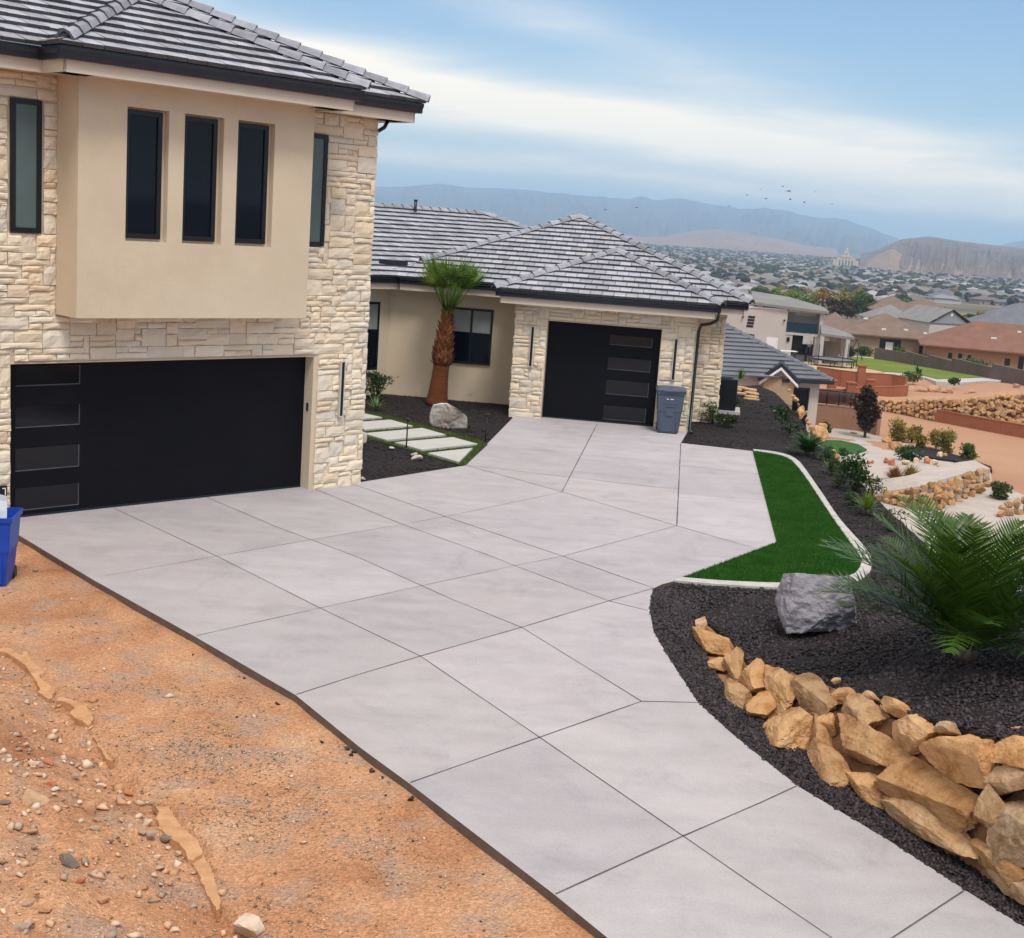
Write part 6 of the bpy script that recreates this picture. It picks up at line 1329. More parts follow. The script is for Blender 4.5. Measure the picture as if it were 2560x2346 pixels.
# ------------------------------------------------------------------ the houses beyond the lawn
def at_depth(x, y, dist, k=1): return PD(x, y, dist)
def house_mid(name, px, py, z0, yaw, u0, u1, dep, h, rh, wallm, roofm, label, wins=(), ov=.7, ridge=None, chim=None, group=None, vents=()):
    o = P(px, py, z0); t_ = thing(name, o, label, 'house', group); fr = Frame((o[0], o[1], 0), yaw)
    mb = MB(); mb.box(fr, u0, u1, -dep, 0, z0-3, z0+h); mb.build('wall', wallm, t_)
    mb = MB(); hiproof(mb, fr, u0, u1, -dep, 0, z0+h+.2, rh, ov, ridge); r_ = mb.build('roof', roofm, t_)
    for (a, b_, c, d) in vents: mb = MB(); v_ = -dep/2+ (dep/2+ov)*c; mb.box(fr, a, a+b_, v_-.4, v_, z0+h+.2+rh*(1-c)+.0, z0+h+.2+rh*(1-c)+.25); mb.build('roof_vent', M['white'], r_)
    for (a, b_, c, d, kind_) in wins:
        if kind_ == 'glass': window(t_, fr, .002, a, b_, z0+c, z0+d, M['glass'], fw=.08, depth=.06)
        elif kind_ == 'dark_panel': mb = MB(); mb.box(fr, a, b_, .0, .03, z0+c, z0+d); mb.build('dark_opening_panel', M['frame'], t_)  # flat black panel on the wall, the shade of an opening put into colour
        elif kind_ == 'door': mb = MB(); mb.box(fr, a, b_, .0, .05, z0+c, z0+d); mb.build('door', M['white'], t_)
    return t_, fr
# white house with the balcony
ZW = -10.2; o = P(1958.6, 889.7, ZW); t_ = thing('balcony_house', o, 'white two-storey house with glass balcony and pale grey roof, beyond the lower building', 'house'); FW = Frame((o[0], o[1], 0), -9)
k = math.hypot(o[0], o[1])/FP*.1786*.995
X = lambda x: (x-1000)*k
Zv = lambda y: ZW+(950-y)*k
mb = MB(); mb.box(FW, X(-60), X(1000), -12, 0, ZW-2, Zv(322)); mb.box(FW, X(1000), X(1480), -12, -2.6, ZW-2, Zv(300)); mb.box(FW, X(1000), X(1480), -2.6, 0, Zv(655), Zv(622)); mb.box(FW, X(1000), X(1480), -2.6, -.2, Zv(345), Zv(300)); mb.box(FW, X(1435), X(1485), -2.6, .0, ZW-2, Zv(300)); mb.box(FW, X(1000), X(1095), -2.6, -.1, ZW-2, Zv(655)); mb.box(FW, X(1395), X(1435), -2.6, -.1, ZW-2, Zv(655))
mb.build('wall', M['whitewall'], t_)
mb = MB(); mb.box(FW, X(480), X(985), .0, .12, Zv(328), Zv(312)); mb.box(FW, X(200), X(450), .0, .1, Zv(372), Zv(365)); mb.build('parapet_cap', M['white'], t_)
mb = MB(); v = [FW.pt(X(520), .3, Zv(250)), FW.pt(X(1545), .6, Zv(297)), FW.pt(X(1545), -12.5, Zv(300)), FW.pt(X(520), -12.5, Zv(262)), FW.pt(X(1000), -6, Zv(165)), FW.pt(X(480), -6, Zv(125))]
mb.add(v+[p-np.array([0, 0, .35]) for p in v[:4]], [(0, 1, 4, 5), (1, 2, 4), (2, 3, 5, 4), (0, 5, 3), (0, 6, 7, 1), (1, 7, 8, 2), (9, 8, 7, 6)]); mb.build('roof', M['roofgrey'], t_)
mb = MB(); mb.box(FW, X(575), X(655), -.6, .2, Zv(312), Zv(240)); mb.build('chimney', M['creamwall'], t_)
mb = MB(); mb.box(FW, X(1110), X(1395), -2.55, -2.5, Zv(395), Zv(360)); mb.build('transom', M['white'], t_)
for i in range(4): mb = MB(); mb.box(FW, X(470-i*4), X(563-i*4), 0, .05, Zv(472+i*42), Zv(442+i*42)); mb.build('slit_window', M['frame'], t_)
window(t_, FW, .002, X(450), X(578), Zv(790), Zv(692), M['blind'], fw=.1, depth=.06); window(t_, FW, .002, X(1020), X(1060), Zv(752), Zv(692), M['glass'], fw=.06, depth=.05)
mb = MB(); mb.box(FW, X(748), X(885), 0, .06, Zv(900), Zv(712)); mb.box(FW, X(888), X(905), 0, .03, Zv(900), Zv(712)); mb.build('door', M['white'], t_)
mb = MB(); mb.box(FW, X(1095), X(1395), -2.4, -2.3, Zv(935), Zv(660)); mb.build('patio_door', M['glass'], t_)
mb = MB(); mb.box(FW, X(1000), X(1410), .0, .03, Zv(610), Zv(490)); bg_ = mb.build('balcony_glass', M['railglass'], t_); mb = MB(); [mb.box(FW, X(a), X(a+8), .03, .08, Zv(618), Zv(480)) for a in (1000, 1125, 1262, 1400)]; mb.box(FW, X(1000), X(1410), -.02, .08, Zv(488), Zv(482)); mb.build('balcony_rail', M['metalblack'], t_)
for x in (385, 950): mb = MB(); mb.box(FW, X(x), X(x+26), 0, .35, Zv(472), Zv(455)); mb.build('wall_lamp', M['metalblack'], t_)
def chair(fr, u, v, z, label, m):
    t2 = thing('balcony_chair', fr.pt(u, v, z), label, 'chair', 'chairs on the balcony'); mb = MB(); mb.box(fr, u-.3, u+.3, v-.3, v+.3, z+.4, z+.46); mb.build('seat', m, t2)
    mb = MB(); mb.box(fr, u-.3, u+.3, v-.32, v-.27, z+.5, z+1.0); mb.build('backrest', m, t2)
    for a in (-.27, .27):
        for b_ in (-.27, .27): mb = MB(); mb.box(fr, u+a-.03, u+a+.03, v+b_-.03, v+b_+.03, z, z+.4); mb.build('leg', m, t2)
for i, x in enumerate((1045, 1185, 1235, 1350)): chair(FW, X(x), -.9, Zv(622), ['leftmost light blue chair behind the balcony glass', 'second light blue chair from the left on the balcony', 'third light blue chair from the left on the balcony', 'rightmost light blue chair behind the balcony glass'][i], M['bluechair'])
# patio cover
pc_ = FW.pt(X(1470), 2.5, ZW); t_ = thing('patio_cover', pc_, 'grey-roofed open patio cover right of the balcony house', 'patio cover'); mb = MB(); v = [FW.pt(X(1452), 3.5, Zv(578)), FW.pt(X(1895), 3.5, Zv(600)), FW.pt(X(1895), -3.5, Zv(600)), FW.pt(X(1452), -3.5, Zv(578)), FW.pt(X(1555), 0, Zv(492)), FW.pt(X(1452), 0, Zv(480))]
mb.add(v+[p-np.array([0, 0, .3]) for p in v[:4]], [(0, 1, 4, 5), (1, 2, 4), (2, 3, 5, 4), (0, 5, 3), (0, 6, 7, 1), (1, 7, 8, 2), (9, 8, 7, 6)]); mb.build('roof', M['roofgrey'], t_)
for a, v_ in ((1475, 3.2), (1815, 3.2), (1815, -3), (1640, -3)): mb = MB(); mb.box(FW, X(a)-.25, X(a)+.25, v_-.25, v_+.25, ZW-1, Zv(598)); mb.build('column', M['whitewall'], t_)
mb = MB(); mb.box(FW, X(1540), X(1760), -3.0, -2.7, ZW-1, Zv(720)); mb.build('rear_wall', M['creamwall'], t_)
# play lawn and its curb
lz = lambda x, y: base_z(x, y)+.35
zq = lambda x, y: (2050+x*.253, 680+y*.253)
def lp(x, y):
    q = zq(x, y); p = P(*q, -9.9)
    for _ in range(6): p = P(*q, base_z(p[0], p[1])+.35)
    return p
patch('lawn_border', [lp(*q) for q in ((-420, 905), (-200, 835), (0, 838), (360, 828), (560, 850), (900, 905), (1300, 968), (1640, 1035), (1800, 1062), (1780, 1078), (1640, 1072), (1400, 1092), (1150, 1080), (1040, 1040), (850, 1035), (660, 1012), (420, 1010), (200, 1000), (-100, 985))], lambda x, y: base_z(x, y)+.30, 4, M['curb'], skirt=1)
tag(patch('play_lawn', [lp(*q) for q in ((0, 850), (200, 845), (370, 840), (560, 862), (900, 915), (1300, 978), (1640, 1040), (1400, 1048), (1160, 1058), (1050, 1030), (850, 1000), (640, 985), (330, 940), (120, 890))], lambda x, y: base_z(x, y)+.38, 4, M['brightgrass'], skirt=.1), kind='structure')
patch('sand_pad', [lp(*q) for q in ((-180, 860), (0, 868), (320, 935), (640, 995), (560, 1004), (200, 985), (-120, 960))], lambda x, y: base_z(x, y)+.42, 4, mat('sand', (.52, .38, .25), (.46, .33, .21), .5, .95), skirt=.1)
def lpz(x, y): return lp(x, y)+np.array([0, 0, .05])
p = lpz(120, 940); t_ = thing('trampoline', p, 'black trampoline with round steel frame on the sand pad by the lawn', 'trampoline'); rr = 2.9; c = p+[0, 0, .95]
mb = MB(); mb.tube([c+[rr*math.cos(a), rr*math.sin(a), 0] for a in [6.2832*k/24 for k in range(25)]], .12, 6, cap=False); mb.build('frame', M['metalblack'], t_)
mb = MB(); mb.add([c+[rr*.97*math.cos(a), rr*.97*math.sin(a), -.02] for a in [6.2832*k/24 for k in range(24)]], [tuple(range(24))]); mb.build('mat', M['roofslate'], t_)
for k in range(6): a = 6.2832*k/6+.2; mb = MB(); q = c+[rr*math.cos(a), rr*math.sin(a), 0]; mb.tube([q, q-[0, 0, .9], q-[.5*math.cos(a), .5*math.sin(a), .98]], .06, 5); mb.build('leg', M['metalblack'], t_)
for k in range(6): a = 6.2832*k/6+.7; mb = MB(); q = c+[(rr+.1)*math.cos(a), (rr+.1)*math.sin(a), 0]; mb.tube([q-[0, 0, .9], q+[0, 0, 2.0]], .05, 5); mb.build('net_pole', M['metalblack'], t_)
p = lpz(-240, 870); p = P(*zc(1300, 1058), p[2]); t_ = thing('basketball_hoop', p, 'portable basketball hoop with black pole in front of the balcony house', 'basketball hoop'); s = ((p-[0, 0, EYE])@fwd)/FP*.1786
mb = MB(); mb.tube([p, p+[0, 0, 190*s], p+[0, 0, 300*s]]+[p+RT*(-25*s)+[0, 0, 345*s]], [.16, .14, .08, .06], 8); mb.build('pole', M['metalblack'], t_)
mb = MB(); FB = Frame(p, 30); mb.box(FB, -.9-.3, .9-.3, .45, .5, 275*s, 390*s); mb.box(FB, -.28-.3, .28-.3, .501, .52, 292*s, 325*s, (.3, .3, .3)); mb.build('backboard', M['silver'], t_)
mb = MB(); cc = FB.pt(-.3, .85, 290*s); mb.tube([cc+[.3*math.cos(a), .3*math.sin(a), 0] for a in [6.2832*k/12 for k in range(13)]], .03, 5, cap=False); [mb.tube([cc+[.3*math.cos(a), .3*math.sin(a), 0], cc+[.15*math.cos(a), .15*math.sin(a), -.5]], .015, 4) for a in [6.2832*k/8 for k in range(8)]]; mb.build('rim_and_net', M['silver'], t_)
p = lpz(350, 900); t_ = thing('swing_frame', p, 'black A-frame swing at the end of the bright lawn', 'swing frame'); s = ((p-[0, 0, EYE])@fwd)/FP*.253
for a, b_ in ((-2.0, 2.0),):
    top0, top1 = p+RT*(-1.6)+[0, 0, 3.1], p+RT*(.6)+fwd*np.array([1, 1, 0])*3+[0, 0, 3.1]
    mb = MB(); mb.tube([top0, top1], .07, 6); mb.build('top_bar', M['metalblack'], t_)
    for tt in (top0, top1):
        for s_ in (-1.1, 1.1): mb = MB(); mb.tube([tt, tt+RT*s_-[0, 0, 3.1]], .06, 6); mb.build('leg', M['metalblack'], t_)
mb = MB(); m1 = (top0+top1)/2; [mb.tube([m1+RT*a, m1+RT*a-[0, 0, 2.3]], .02, 4) for a in (-.25, .25)]; mb.box(Frame(m1-[0, 0, 2.4], 10), -.3, .3, -.12, .12, 0, .06); mb.build('swing_seat', M['metalblack'], t_)
p = P(*zc(1050, 965), base_z(40, 160)+.3); t_ = thing('garden_table', p, 'small white-topped garden table below the balcony house', 'table'); mb = MB(); fr = Frame(p, 10); mb.box(fr, -1.2, 1.2, -.5, .5, .72, .8); mb.build('table_top', M['white'], t_)
for a in (-1, 1): mb = MB(); mb.box(fr, a-.05, a+.05, -.4, .4, 0, .72); mb.build('leg', M['metalblack'], t_)
# retaining wall and greenery beyond the lawn
def mbush(x, y, w, h, tones, lb, n=500, sz=.4, seed=0, cat='shrub'):
    p = lp(x, y); s = wsc(p); shrub('shrub', p, w*s, h*s, n, sz, tones, lb, cat, None, .5, seed)
SG = [(1.6, 1.0, 2.2), (2.2, 1.4, 3.0)]
mbush(770, 850, 110, 115, [(2.2, 1.8, .6), (1.6, 1.5, .6)], 'bright yellow-green bush in front of the brown-roofed house', 700, .45, 61)
mbush(1000, 905, 200, 90, SG, 'grey-green sage clump below the brown-roofed house', 700, .4, 62); mbush(1480, 980, 330, 105, SG, 'widest grey-green sage clump in front of the terracotta roof', 1000, .45, 63)
mbush(430, 830, 230, 90, [(.7, .8, .7), (1.3, 1.1, .6)], 'green hedge clump at the left corner of the brown-roofed house', 700, .45, 64); mbush(290, 835, 130, 100, [(.35, .5, .5)], 'dark shrub behind the swing frame', 500, .45, 65); mbush(80, 845, 200, 95, [(.35, .5, .5), (.6, .7, .6)], 'dark bushes under the patio cover', 600, .45, 66)
mbush(880, 1075, 230, 75, [(1.6, 1.0, 2.0), (2.6, 1.2, 1.6)], 'dry grey bush at the near edge of the bright lawn', 700, .35, 67); mbush(1330, 1120, 110, 60, [(.9, .9, 1.8)], 'blue-grey bush on the dirt ledge right of the dry one', 300, .35, 68)
mbush(970, 1010, 60, 80, [(.7, .9, .9)], 'small dark shrub standing on the near edge of the lawn', 200, .3, 69)
def wall_low(name, pxs, h, m, lb):
    pts = [lp(*q) for q in pxs]; mb = MB()
    for a, b_ in zip(pts, pts[1:]):
        d = b_-a; L_ = math.hypot(d[0], d[1]); fr = Frame(a, math.degrees(math.atan2(d[1], d[0]))); n = max(1, int(L_/6)); [mb.box(fr, L_*k/n, L_*(k+1)/n, -.2, .2, d[2]*(k+.5)/n-1.5, d[2]*(k+.5)/n+h) for k in range(n)]
    tag(mb.build(name, m, loc=pts[0]), lb, 'wall')
wall_low('garden_wall', [(540, 860), (850, 905), (1300, 985), (1700, 1052), (2200, 1130)], 1.7, mat('dark_block', (.17, .115, .10), (.13, .09, .08), .5, .95), 'dark block garden wall running behind the sage clumps')
rng = random.Random(12)
for i, (x, y, w, h) in enumerate([(960, 1140, 200, 70), (1130, 1140, 180, 75), (1260, 1150, 150, 75), (740, 1060, 90, 40), (1480, 1175, 190, 55), (900, 1050, 60, 30), (1570, 1090, 60, 30), (1940, 1120, 80, 50)]):
    p = gp(x, y-870+h/2); s = wsc(p)/2; rock('earth_clod', p+[0, 0, h*s*.5], (w*s, w*s*.6, h*s), zrot(15*i), M['dirtlot'], 540+i, ['long eroded earth ledge left of centre beyond the red walls', 'second eroded earth ledge beyond the red walls', 'third eroded earth ledge beyond the red walls', 'rusty low mound by the lawn edge', 'flat low mound in front of the lawn tip', 'small rock on the lawn edge', 'small earth lump right of the lawn tip', 'earth lump at the far right of the lot'][i], 'mound', sub=3, cuts=5, rough=.12)
# brown, terracotta and grey roofs
house_mid('brown_house', 2201.8, 886, -12.3, -9, -6.3, 8.0, 15, 2.9, 3.4, M['creamwall'], M['roofbrown'], 'brown tile-roofed house with cream walls and deep patio beyond the bright lawn', [(-.4, 3.0, .1, 2.6, 'dark_panel'), (.6, 1.8, .1, 2.1, 'door'), (6.0, 7.2, .1, 2.2, 'dark_panel')], vents=[(-3, .7, .35, 0), (-.2, .7, .75, 0), (3.4, .7, .7, 0), (6.5, .6, .78, 0)], ov=1.0)
house_mid('brown_wing', 2100, 872, -12.3, -9, -5, 3, 13, 2.6, 3.0, M['creamwall'], M['roofbrown'], 'left wing of brown roof partly behind the patio cover')
house_mid('terracotta_house', 2454.8, 917, -12.0, -14, -8.6, 16, 15, 2.5, 3.9, M['orangewall'], M['roofred'], 'terracotta tile-roofed house with ochre walls at the right edge', [(-5.2, -4.6, .8, 1.7, 'dark_panel'), (-3.7, -3.1, .8, 1.7, 'dark_panel'), (-2.3, -1.8, .9, 1.6, 'dark_panel'), (3.2, 4.0, .5, 1.6, 'dark_panel'), (5.2, 6.0, .0, 2.1, 'dark_panel'), (9, 14, .1, 2.2, 'dark_panel')], ov=1.0, vents=[(1, .8, .6, 0), (5, .6, .3, 0)])
t_, fr = house_mid('grey_gable_house', 2330, 843, -14.3, 14, -1, 9.5, 14, 3.2, .1, M['whitewall'], M['roofgrey'], 'grey-blue gabled house behind the terracotta roof', ov=.2)
mb = MB(); zt_ = -14.3+3.3; g0, g1, gt = fr.pt(-1.6, .6, zt_), fr.pt(10.3, .6, zt_), fr.pt(4.3, .6, zt_+3.3); B3 = -fr.n*16
mb.add([g0, g1, gt, g0+B3, g1+B3, gt+B3], [(0, 2, 5, 3), (2, 1, 4, 5)]); mb.build('gable_roof', M['roofgrey'], t_)
mb = MB(); q = [fr.pt(-1, .02, zt_-.4), fr.pt(9.5, .02, zt_-.4), fr.pt(4.3, .02, zt_+2.9)]; mb.add(q+[x-fr.n*.3 for x in q], [(0, 1, 2), (5, 4, 3)]); mb.build('gable_wall', mat('grey_siding', (.28, .29, .32), (.25, .26, .29), .5, .9), t_)
mb = MB(); mb.box(fr, 4.1, 4.6, .03, .1, zt_+1.7, zt_+2.3); mb.build('gable_vent', M['white'], t_)
house_mid('grey_house', 2300, 834, -14.6, -2, -12, -1, 12, 2.6, 3.4, M['whitewall'], M['roofgrey'], 'wide grey roof directly left of the grey gable')
house_mid('slate_house', 2500, 850, -14.6, -10, -7, 14, 16, 2.8, 4.2, M['whitewall'], M['roofslate'], 'slate-grey hip-roofed house behind the terracotta roof at right')
house_mid('slate_wing', 2515, 815, -16.0, -10, -4, 16, 14, 2.8, 3.9, M['whitewall'], M['roofslate'], 'second slate-grey roof just behind the first at right')
house_mid('tan_house', 2235, 800, -17.0, -5, -7.5, 7.5, 15, 2.8, 4.4, M['creamwall'], M['roofbrown'], 'tan pyramid-roofed house left of the dark bush in the middle distance')
house_mid('tan_house', 2320, 800, -17.5, -5, -8, 7, 15, 2.8, 4.0, M['creamwall'], M['roofbrown'], 'tan-roofed house right of the pyramid-roofed one in the middle distance')

# ------------------------------------------------------------------ trees in the middle distance
def far_tree(x, yb, yt, w, tones, lb, z=-17, seed=0, conic=False, n=1300):
    p = P(x, yb, z); s = ((p-[0, 0, EYE])@fwd)/FP; tree('tree', p-[0, 0, 1.0], w*s*1.2, (yb-yt)*s+1.0, n, max(.6, w*s*.09), tones, lb, 'tree', seed, .12, None, conic, 16)
GRN, YLW, DRD, LIM = [(.8, .95, .8), (.6, .75, .7), (1.1, 1.1, .8)], [(6.8, 1.75, 1.3), (5.4, 1.45, 1.0), (4.6, 1.7, 1.0)], [(1.2, .22, .6), (.8, .2, .5)], [(2.4, 1.9, .8), (3.0, 2.1, .8)]
for i, a in enumerate([(1895, 752, 722, 60, GRN, 'dark green tree just above the balcony house roof'), (1940, 752, 718, 55, LIM, 'olive tree above the balcony house roof'), (1985, 757, 723, 60, LIM, 'lime-green tree above the balcony house roof'), (2022, 765, 733, 60, LIM, 'lower lime tree between the balcony roof and the orange tree'),
      (2056, 770, 722, 66, YLW, 'large orange-yellow tree in the tree row'), (2105, 772, 722, 62, YLW, 'second orange-yellow tree, right of the larger one'), (2082, 792, 746, 80, DRD, 'dark red tree in front of the orange-yellow ones'), (2118, 790, 750, 60, DRD, 'second dark red tree, right of the first'),
      (2158, 792, 735, 60, GRN, 'tall dark green tree right of the red ones'), (2150, 775, 730, 40, GRN, 'dark green treetop behind the tall one'), (2195, 790, 752, 36, GRN, 'narrow dark cypress at the end of the tree row'), (2225, 770, 748, 48, LIM, 'lime tree behind the pyramid-roofed house'), (2262, 776, 750, 46, LIM, 'olive tree right of the pyramid-roofed house'),
      (2306, 768, 753, 28, DRD, 'round dark purple bush in the middle distance'), (2230, 790, 775, 30, DRD, 'dark red bush in front of the pyramid-roofed house'), (2318, 795, 772, 34, GRN, 'dark bush right of the tan-roofed houses'), (2355, 797, 772, 50, GRN, 'wide dark green tree in front of the tan field'), (2400, 820, 792, 36, GRN, 'dark green tree left of the yellow one'), (2418, 812, 787, 60, GRN, 'green tree behind the yellow one'), (2448, 818, 782, 52, YLW, 'yellow-orange tree at right in the middle distance'), (2437, 838, 824, 34, GRN, 'dark green bush below the yellow tree'), (2500, 804, 796, 34, DRD, 'dark red bush above the slate roof'), (2352, 838, 828, 30, GRN, 'small dark bush under the grey gable')]):
    far_tree(a[0], a[1], a[2], a[3], a[4], a[5], seed=70+i)

# ------------------------------------------------------------------ the town in the valley
rng = random.Random(99)
def town_proto(i):
    mb = MB(); r_ = random.Random(i); w, d, h, rh = r_.uniform(13, 22), r_.uniform(11, 15), r_.uniform(3, 4.2), r_.uniform(2.2, 3.2); roof = [(.15, .145, .16), (.19, .165, .15), (.12, .125, .15), (.25, .24, .25), (.17, .135, .12), (.22, .20, .185), (.36, .35, .36), (.14, .14, .16)][i % 8]; wl = [(.30, .26, .22), (.25, .21, .17), (.34, .31, .29), (.5, .48, .46)][i % 4]
    fr = Frame((0, 0, 0), 0); mb.box(fr, -w/2, w/2, -d/2, d/2, -2, h, wl); b0 = len(mb.f); hiproof(mb, fr, -w/2, w/2, -d/2, d/2, h+.15, rh, .7)
    for k in range(b0, len(mb.f)): mb.t[k] = roof
    if i % 2: b0 = len(mb.f); mb.box(fr, -w*.1, w*.35, d/2, d/2+4, -2, h*.9, wl); hiproof(mb, fr, -w*.1, w*.35, d/2-3, d/2+4, h, rh*.75, .6)
    for k in range(b0+6, len(mb.f)):
        if i % 2: mb.t[k] = roof
    for u in (-w*.3, w*.15): mb.box(fr, u-.9, u+.9, d/2, d/2+.04, .9, 2.2, (.05, .06, .08))
    return mb
def tree_proto(i):
    r_ = random.Random(i+50); V, F = ico(2); mb = MB(); tn = [(.032, .042, .024), (.022, .032, .022), (.05, .052, .028), (.036, .04, .034), (.11, .075, .025), (.025, .035, .03)][i % 6]
    for k in range(5):
        c = np.array([r_.uniform(-2, 2), r_.uniform(-2, 2), r_.uniform(2.8, 5.4)]); s = r_.uniform(1.7, 2.7); vv = []
        for p in V: vv.append(c+p*s*(1+.45*noise.noise(Vector(p*2.2)+Vector((i*7, k*3, 0)))))
        kk = r_.uniform(.8, 1.25); mb.add(vv, F, tuple(x*kk for x in tn))
    mb.tube([(0, 0, -1), (0, 0, 3)], .3, 5, (.08, .06, .045)); return mb
HP, TP = [town_proto(i) for i in range(8)], [tree_proto(i) for i in range(6)]
def ok_spot(x, y, d):
    if d < 900 and y > 772: return False
    if x > 2150 and 625 < y < 684+(x-2270)*.08: return False       # bare plain
    if x > 2290 and 757+(x-2290)*.05 < y: return False          # dry field
    if 2085 < x < 2142 and 655 < y < 672: return False
    return True
def spots(n, seed, dmin, dmax, gap):
    r_ = random.Random(seed); out = []
    while len(out) < n:
        d = math.sqrt(r_.uniform(dmin**2, dmax**2)); a = R(r_.uniform(3.5, 30)); x, y = d*math.sin(a), d*math.cos(a); z = base_z(x, y); q = proj((x, y, z))
        if ok_spot(q[0], q[1], d): out.append((x, y, z, d))
    return sorted(out, key=lambda s_: s_[3])
def scatter(protos, pts, name, label, cat, group, nind, smin, smax, mat_, stuff_name, stuff_label):
    obs = []
    for i, (x, y, z, d) in enumerate(pts[:nind]):
        k = rng.randrange(len(protos))
        while len(obs) < len(protos): o = protos[len(obs)].build(name, mat_, loc=(0, 0, 0)); tag(o, label, cat, group); obs.append(o); o['used'] = 0
        o = obs[k]
        if o['used']: o = o.copy(); col.objects.link(o)
        else: o['used'] = 1
        o.location = (x, y, z); o.rotation_euler = (0, 0, rng.choice([0, 1.57, .3, 1.9])+rng.uniform(-.2, .2)); s_ = rng.uniform(smin, smax); o.scale = (s_, s_, s_)
    for o in [o for o in col.objects if 'used' in o.keys()]:
        del o['used']
    mv, mf, mt = [], [], []; off = 0; pr = [(np.array(p.v), p.f, p.t) for p in protos]; mb = MB()
    for (x, y, z, d) in pts[nind:]:
        V, F, T = pr[rng.randrange(len(pr))]; a = rng.uniform(0, 6.28); c_, s_ = math.cos(a), math.sin(a); k = rng.uniform(smin, smax); kk = rng.uniform(.8, 1.2)
        W = np.stack([V[:, 0]*c_-V[:, 1]*s_, V[:, 0]*s_+V[:, 1]*c_, V[:, 2]], 1)*k+[x, y, z]
        mv.append(W); mf += [tuple(off+q for q in f) for f in F]; mt += [tuple(q*kk for q in t_) for t_ in T]; off += len(V)
    mb.v = np.concatenate(mv).tolist(); mb.f = mf; mb.t = mt; mb.m = [0]*len(mf); mb.sm = [False]*len(mf)
    tag(mb.build(stuff_name, mat_), stuff_label, cat, kind='stuff')
scatter(HP, spots(3600, 5, 430, 5200, 0), 'town_house', 'small pale-walled house among the hundreds in the valley town', 'house', 'houses of the valley town', 290, .8, 1.15, M['town'], 'distant_houses', 'distant houses of the valley town')
TPs = TP[:]; scatter(TPs, spots(4600, 6, 400, 5200, 0), 'town_tree', 'round tree among the houses of the valley town', 'tree', 'trees of the valley town', 290, .7, 1.25, M['town'], 'distant_trees', 'distant trees of the valley town')
# field beyond the tree row
patch('dry_field', [P(*q) for q in ((2290, 757, -20), (2420, 760, -20), (2620, 768, -20), (2760, 800, -18), (2620, 803, -18), (2420, 798, -18), (2280, 790, -18))], lambda x, y: base_z(x, y)+.6, 25, mat('dry_grass_field', (.25, .175, .09), (.18, .14, .075), .03, .95, c3=(.30, .21, .12)), skirt=0)
# temple-like building
tp = P(2113, 668, -41); s = ((tp-[0, 0, EYE])@fwd)/FP*.377; t_ = thing('domed_building', tp, 'pale stone building with arched windows and central spire above the valley town', 'building'); FT = Frame(tp, -12); mb = MB()
mb.box(FT, -60*s, 60*s, -30*s, 30*s, -3, 62*s); mb.box(FT, -82*s, -52*s, -22*s, 22*s, -3, 45*s); mb.box(FT, 52*s, 82*s, -22*s, 22*s, -3, 45*s); mb.box(FT, -34*s, 34*s, -34*s, 34*s, 62*s, 74*s); mb.build('body', M['temple'], t_)
mb = MB(); [mb.box(FT, (-14+k)*s, (14-k)*s, (-14+k)*s, (14-k)*s, (74+a)*s, (74+b_)*s) for k, a, b_ in ((0, 0, 22), (3, 22.1, 34))]; mb.tube([FT.pt(0, 0, 108*s), FT.pt(0, 0, 116*s), FT.pt(0, 0, 124*s)], [11*s, 8*s, 1.5*s], 10); mb.tube([FT.pt(0, 0, 124*s), FT.pt(0, 0, 150*s)], [1.6*s, .3*s], 6); mb.build('spire', M['temple'], t_)
for a in (-40, -20, 0, 20, 40): mb = MB(); v = [FT.pt((a-5)*s, 30.5*s, 5*s), FT.pt((a+5)*s, 30.5*s, 5*s), FT.pt((a+5)*s, 30.5*s, 40*s), FT.pt(a*s, 30.5*s, 50*s), FT.pt((a-5)*s, 30.5*s, 40*s)]; mb.add(v+[p-FT.n*.5 for p in v], [(0, 1, 2, 3, 4), (9, 8, 7, 6, 5)]); mb.build('arched_window', M['roofslate'], t_)
mb = MB(); mb.box(FT, -5*s, 5*s, 14.2*s, 14.8*s, 77*s, 92*s); mb.build('arched_window', M['roofslate'], t_)

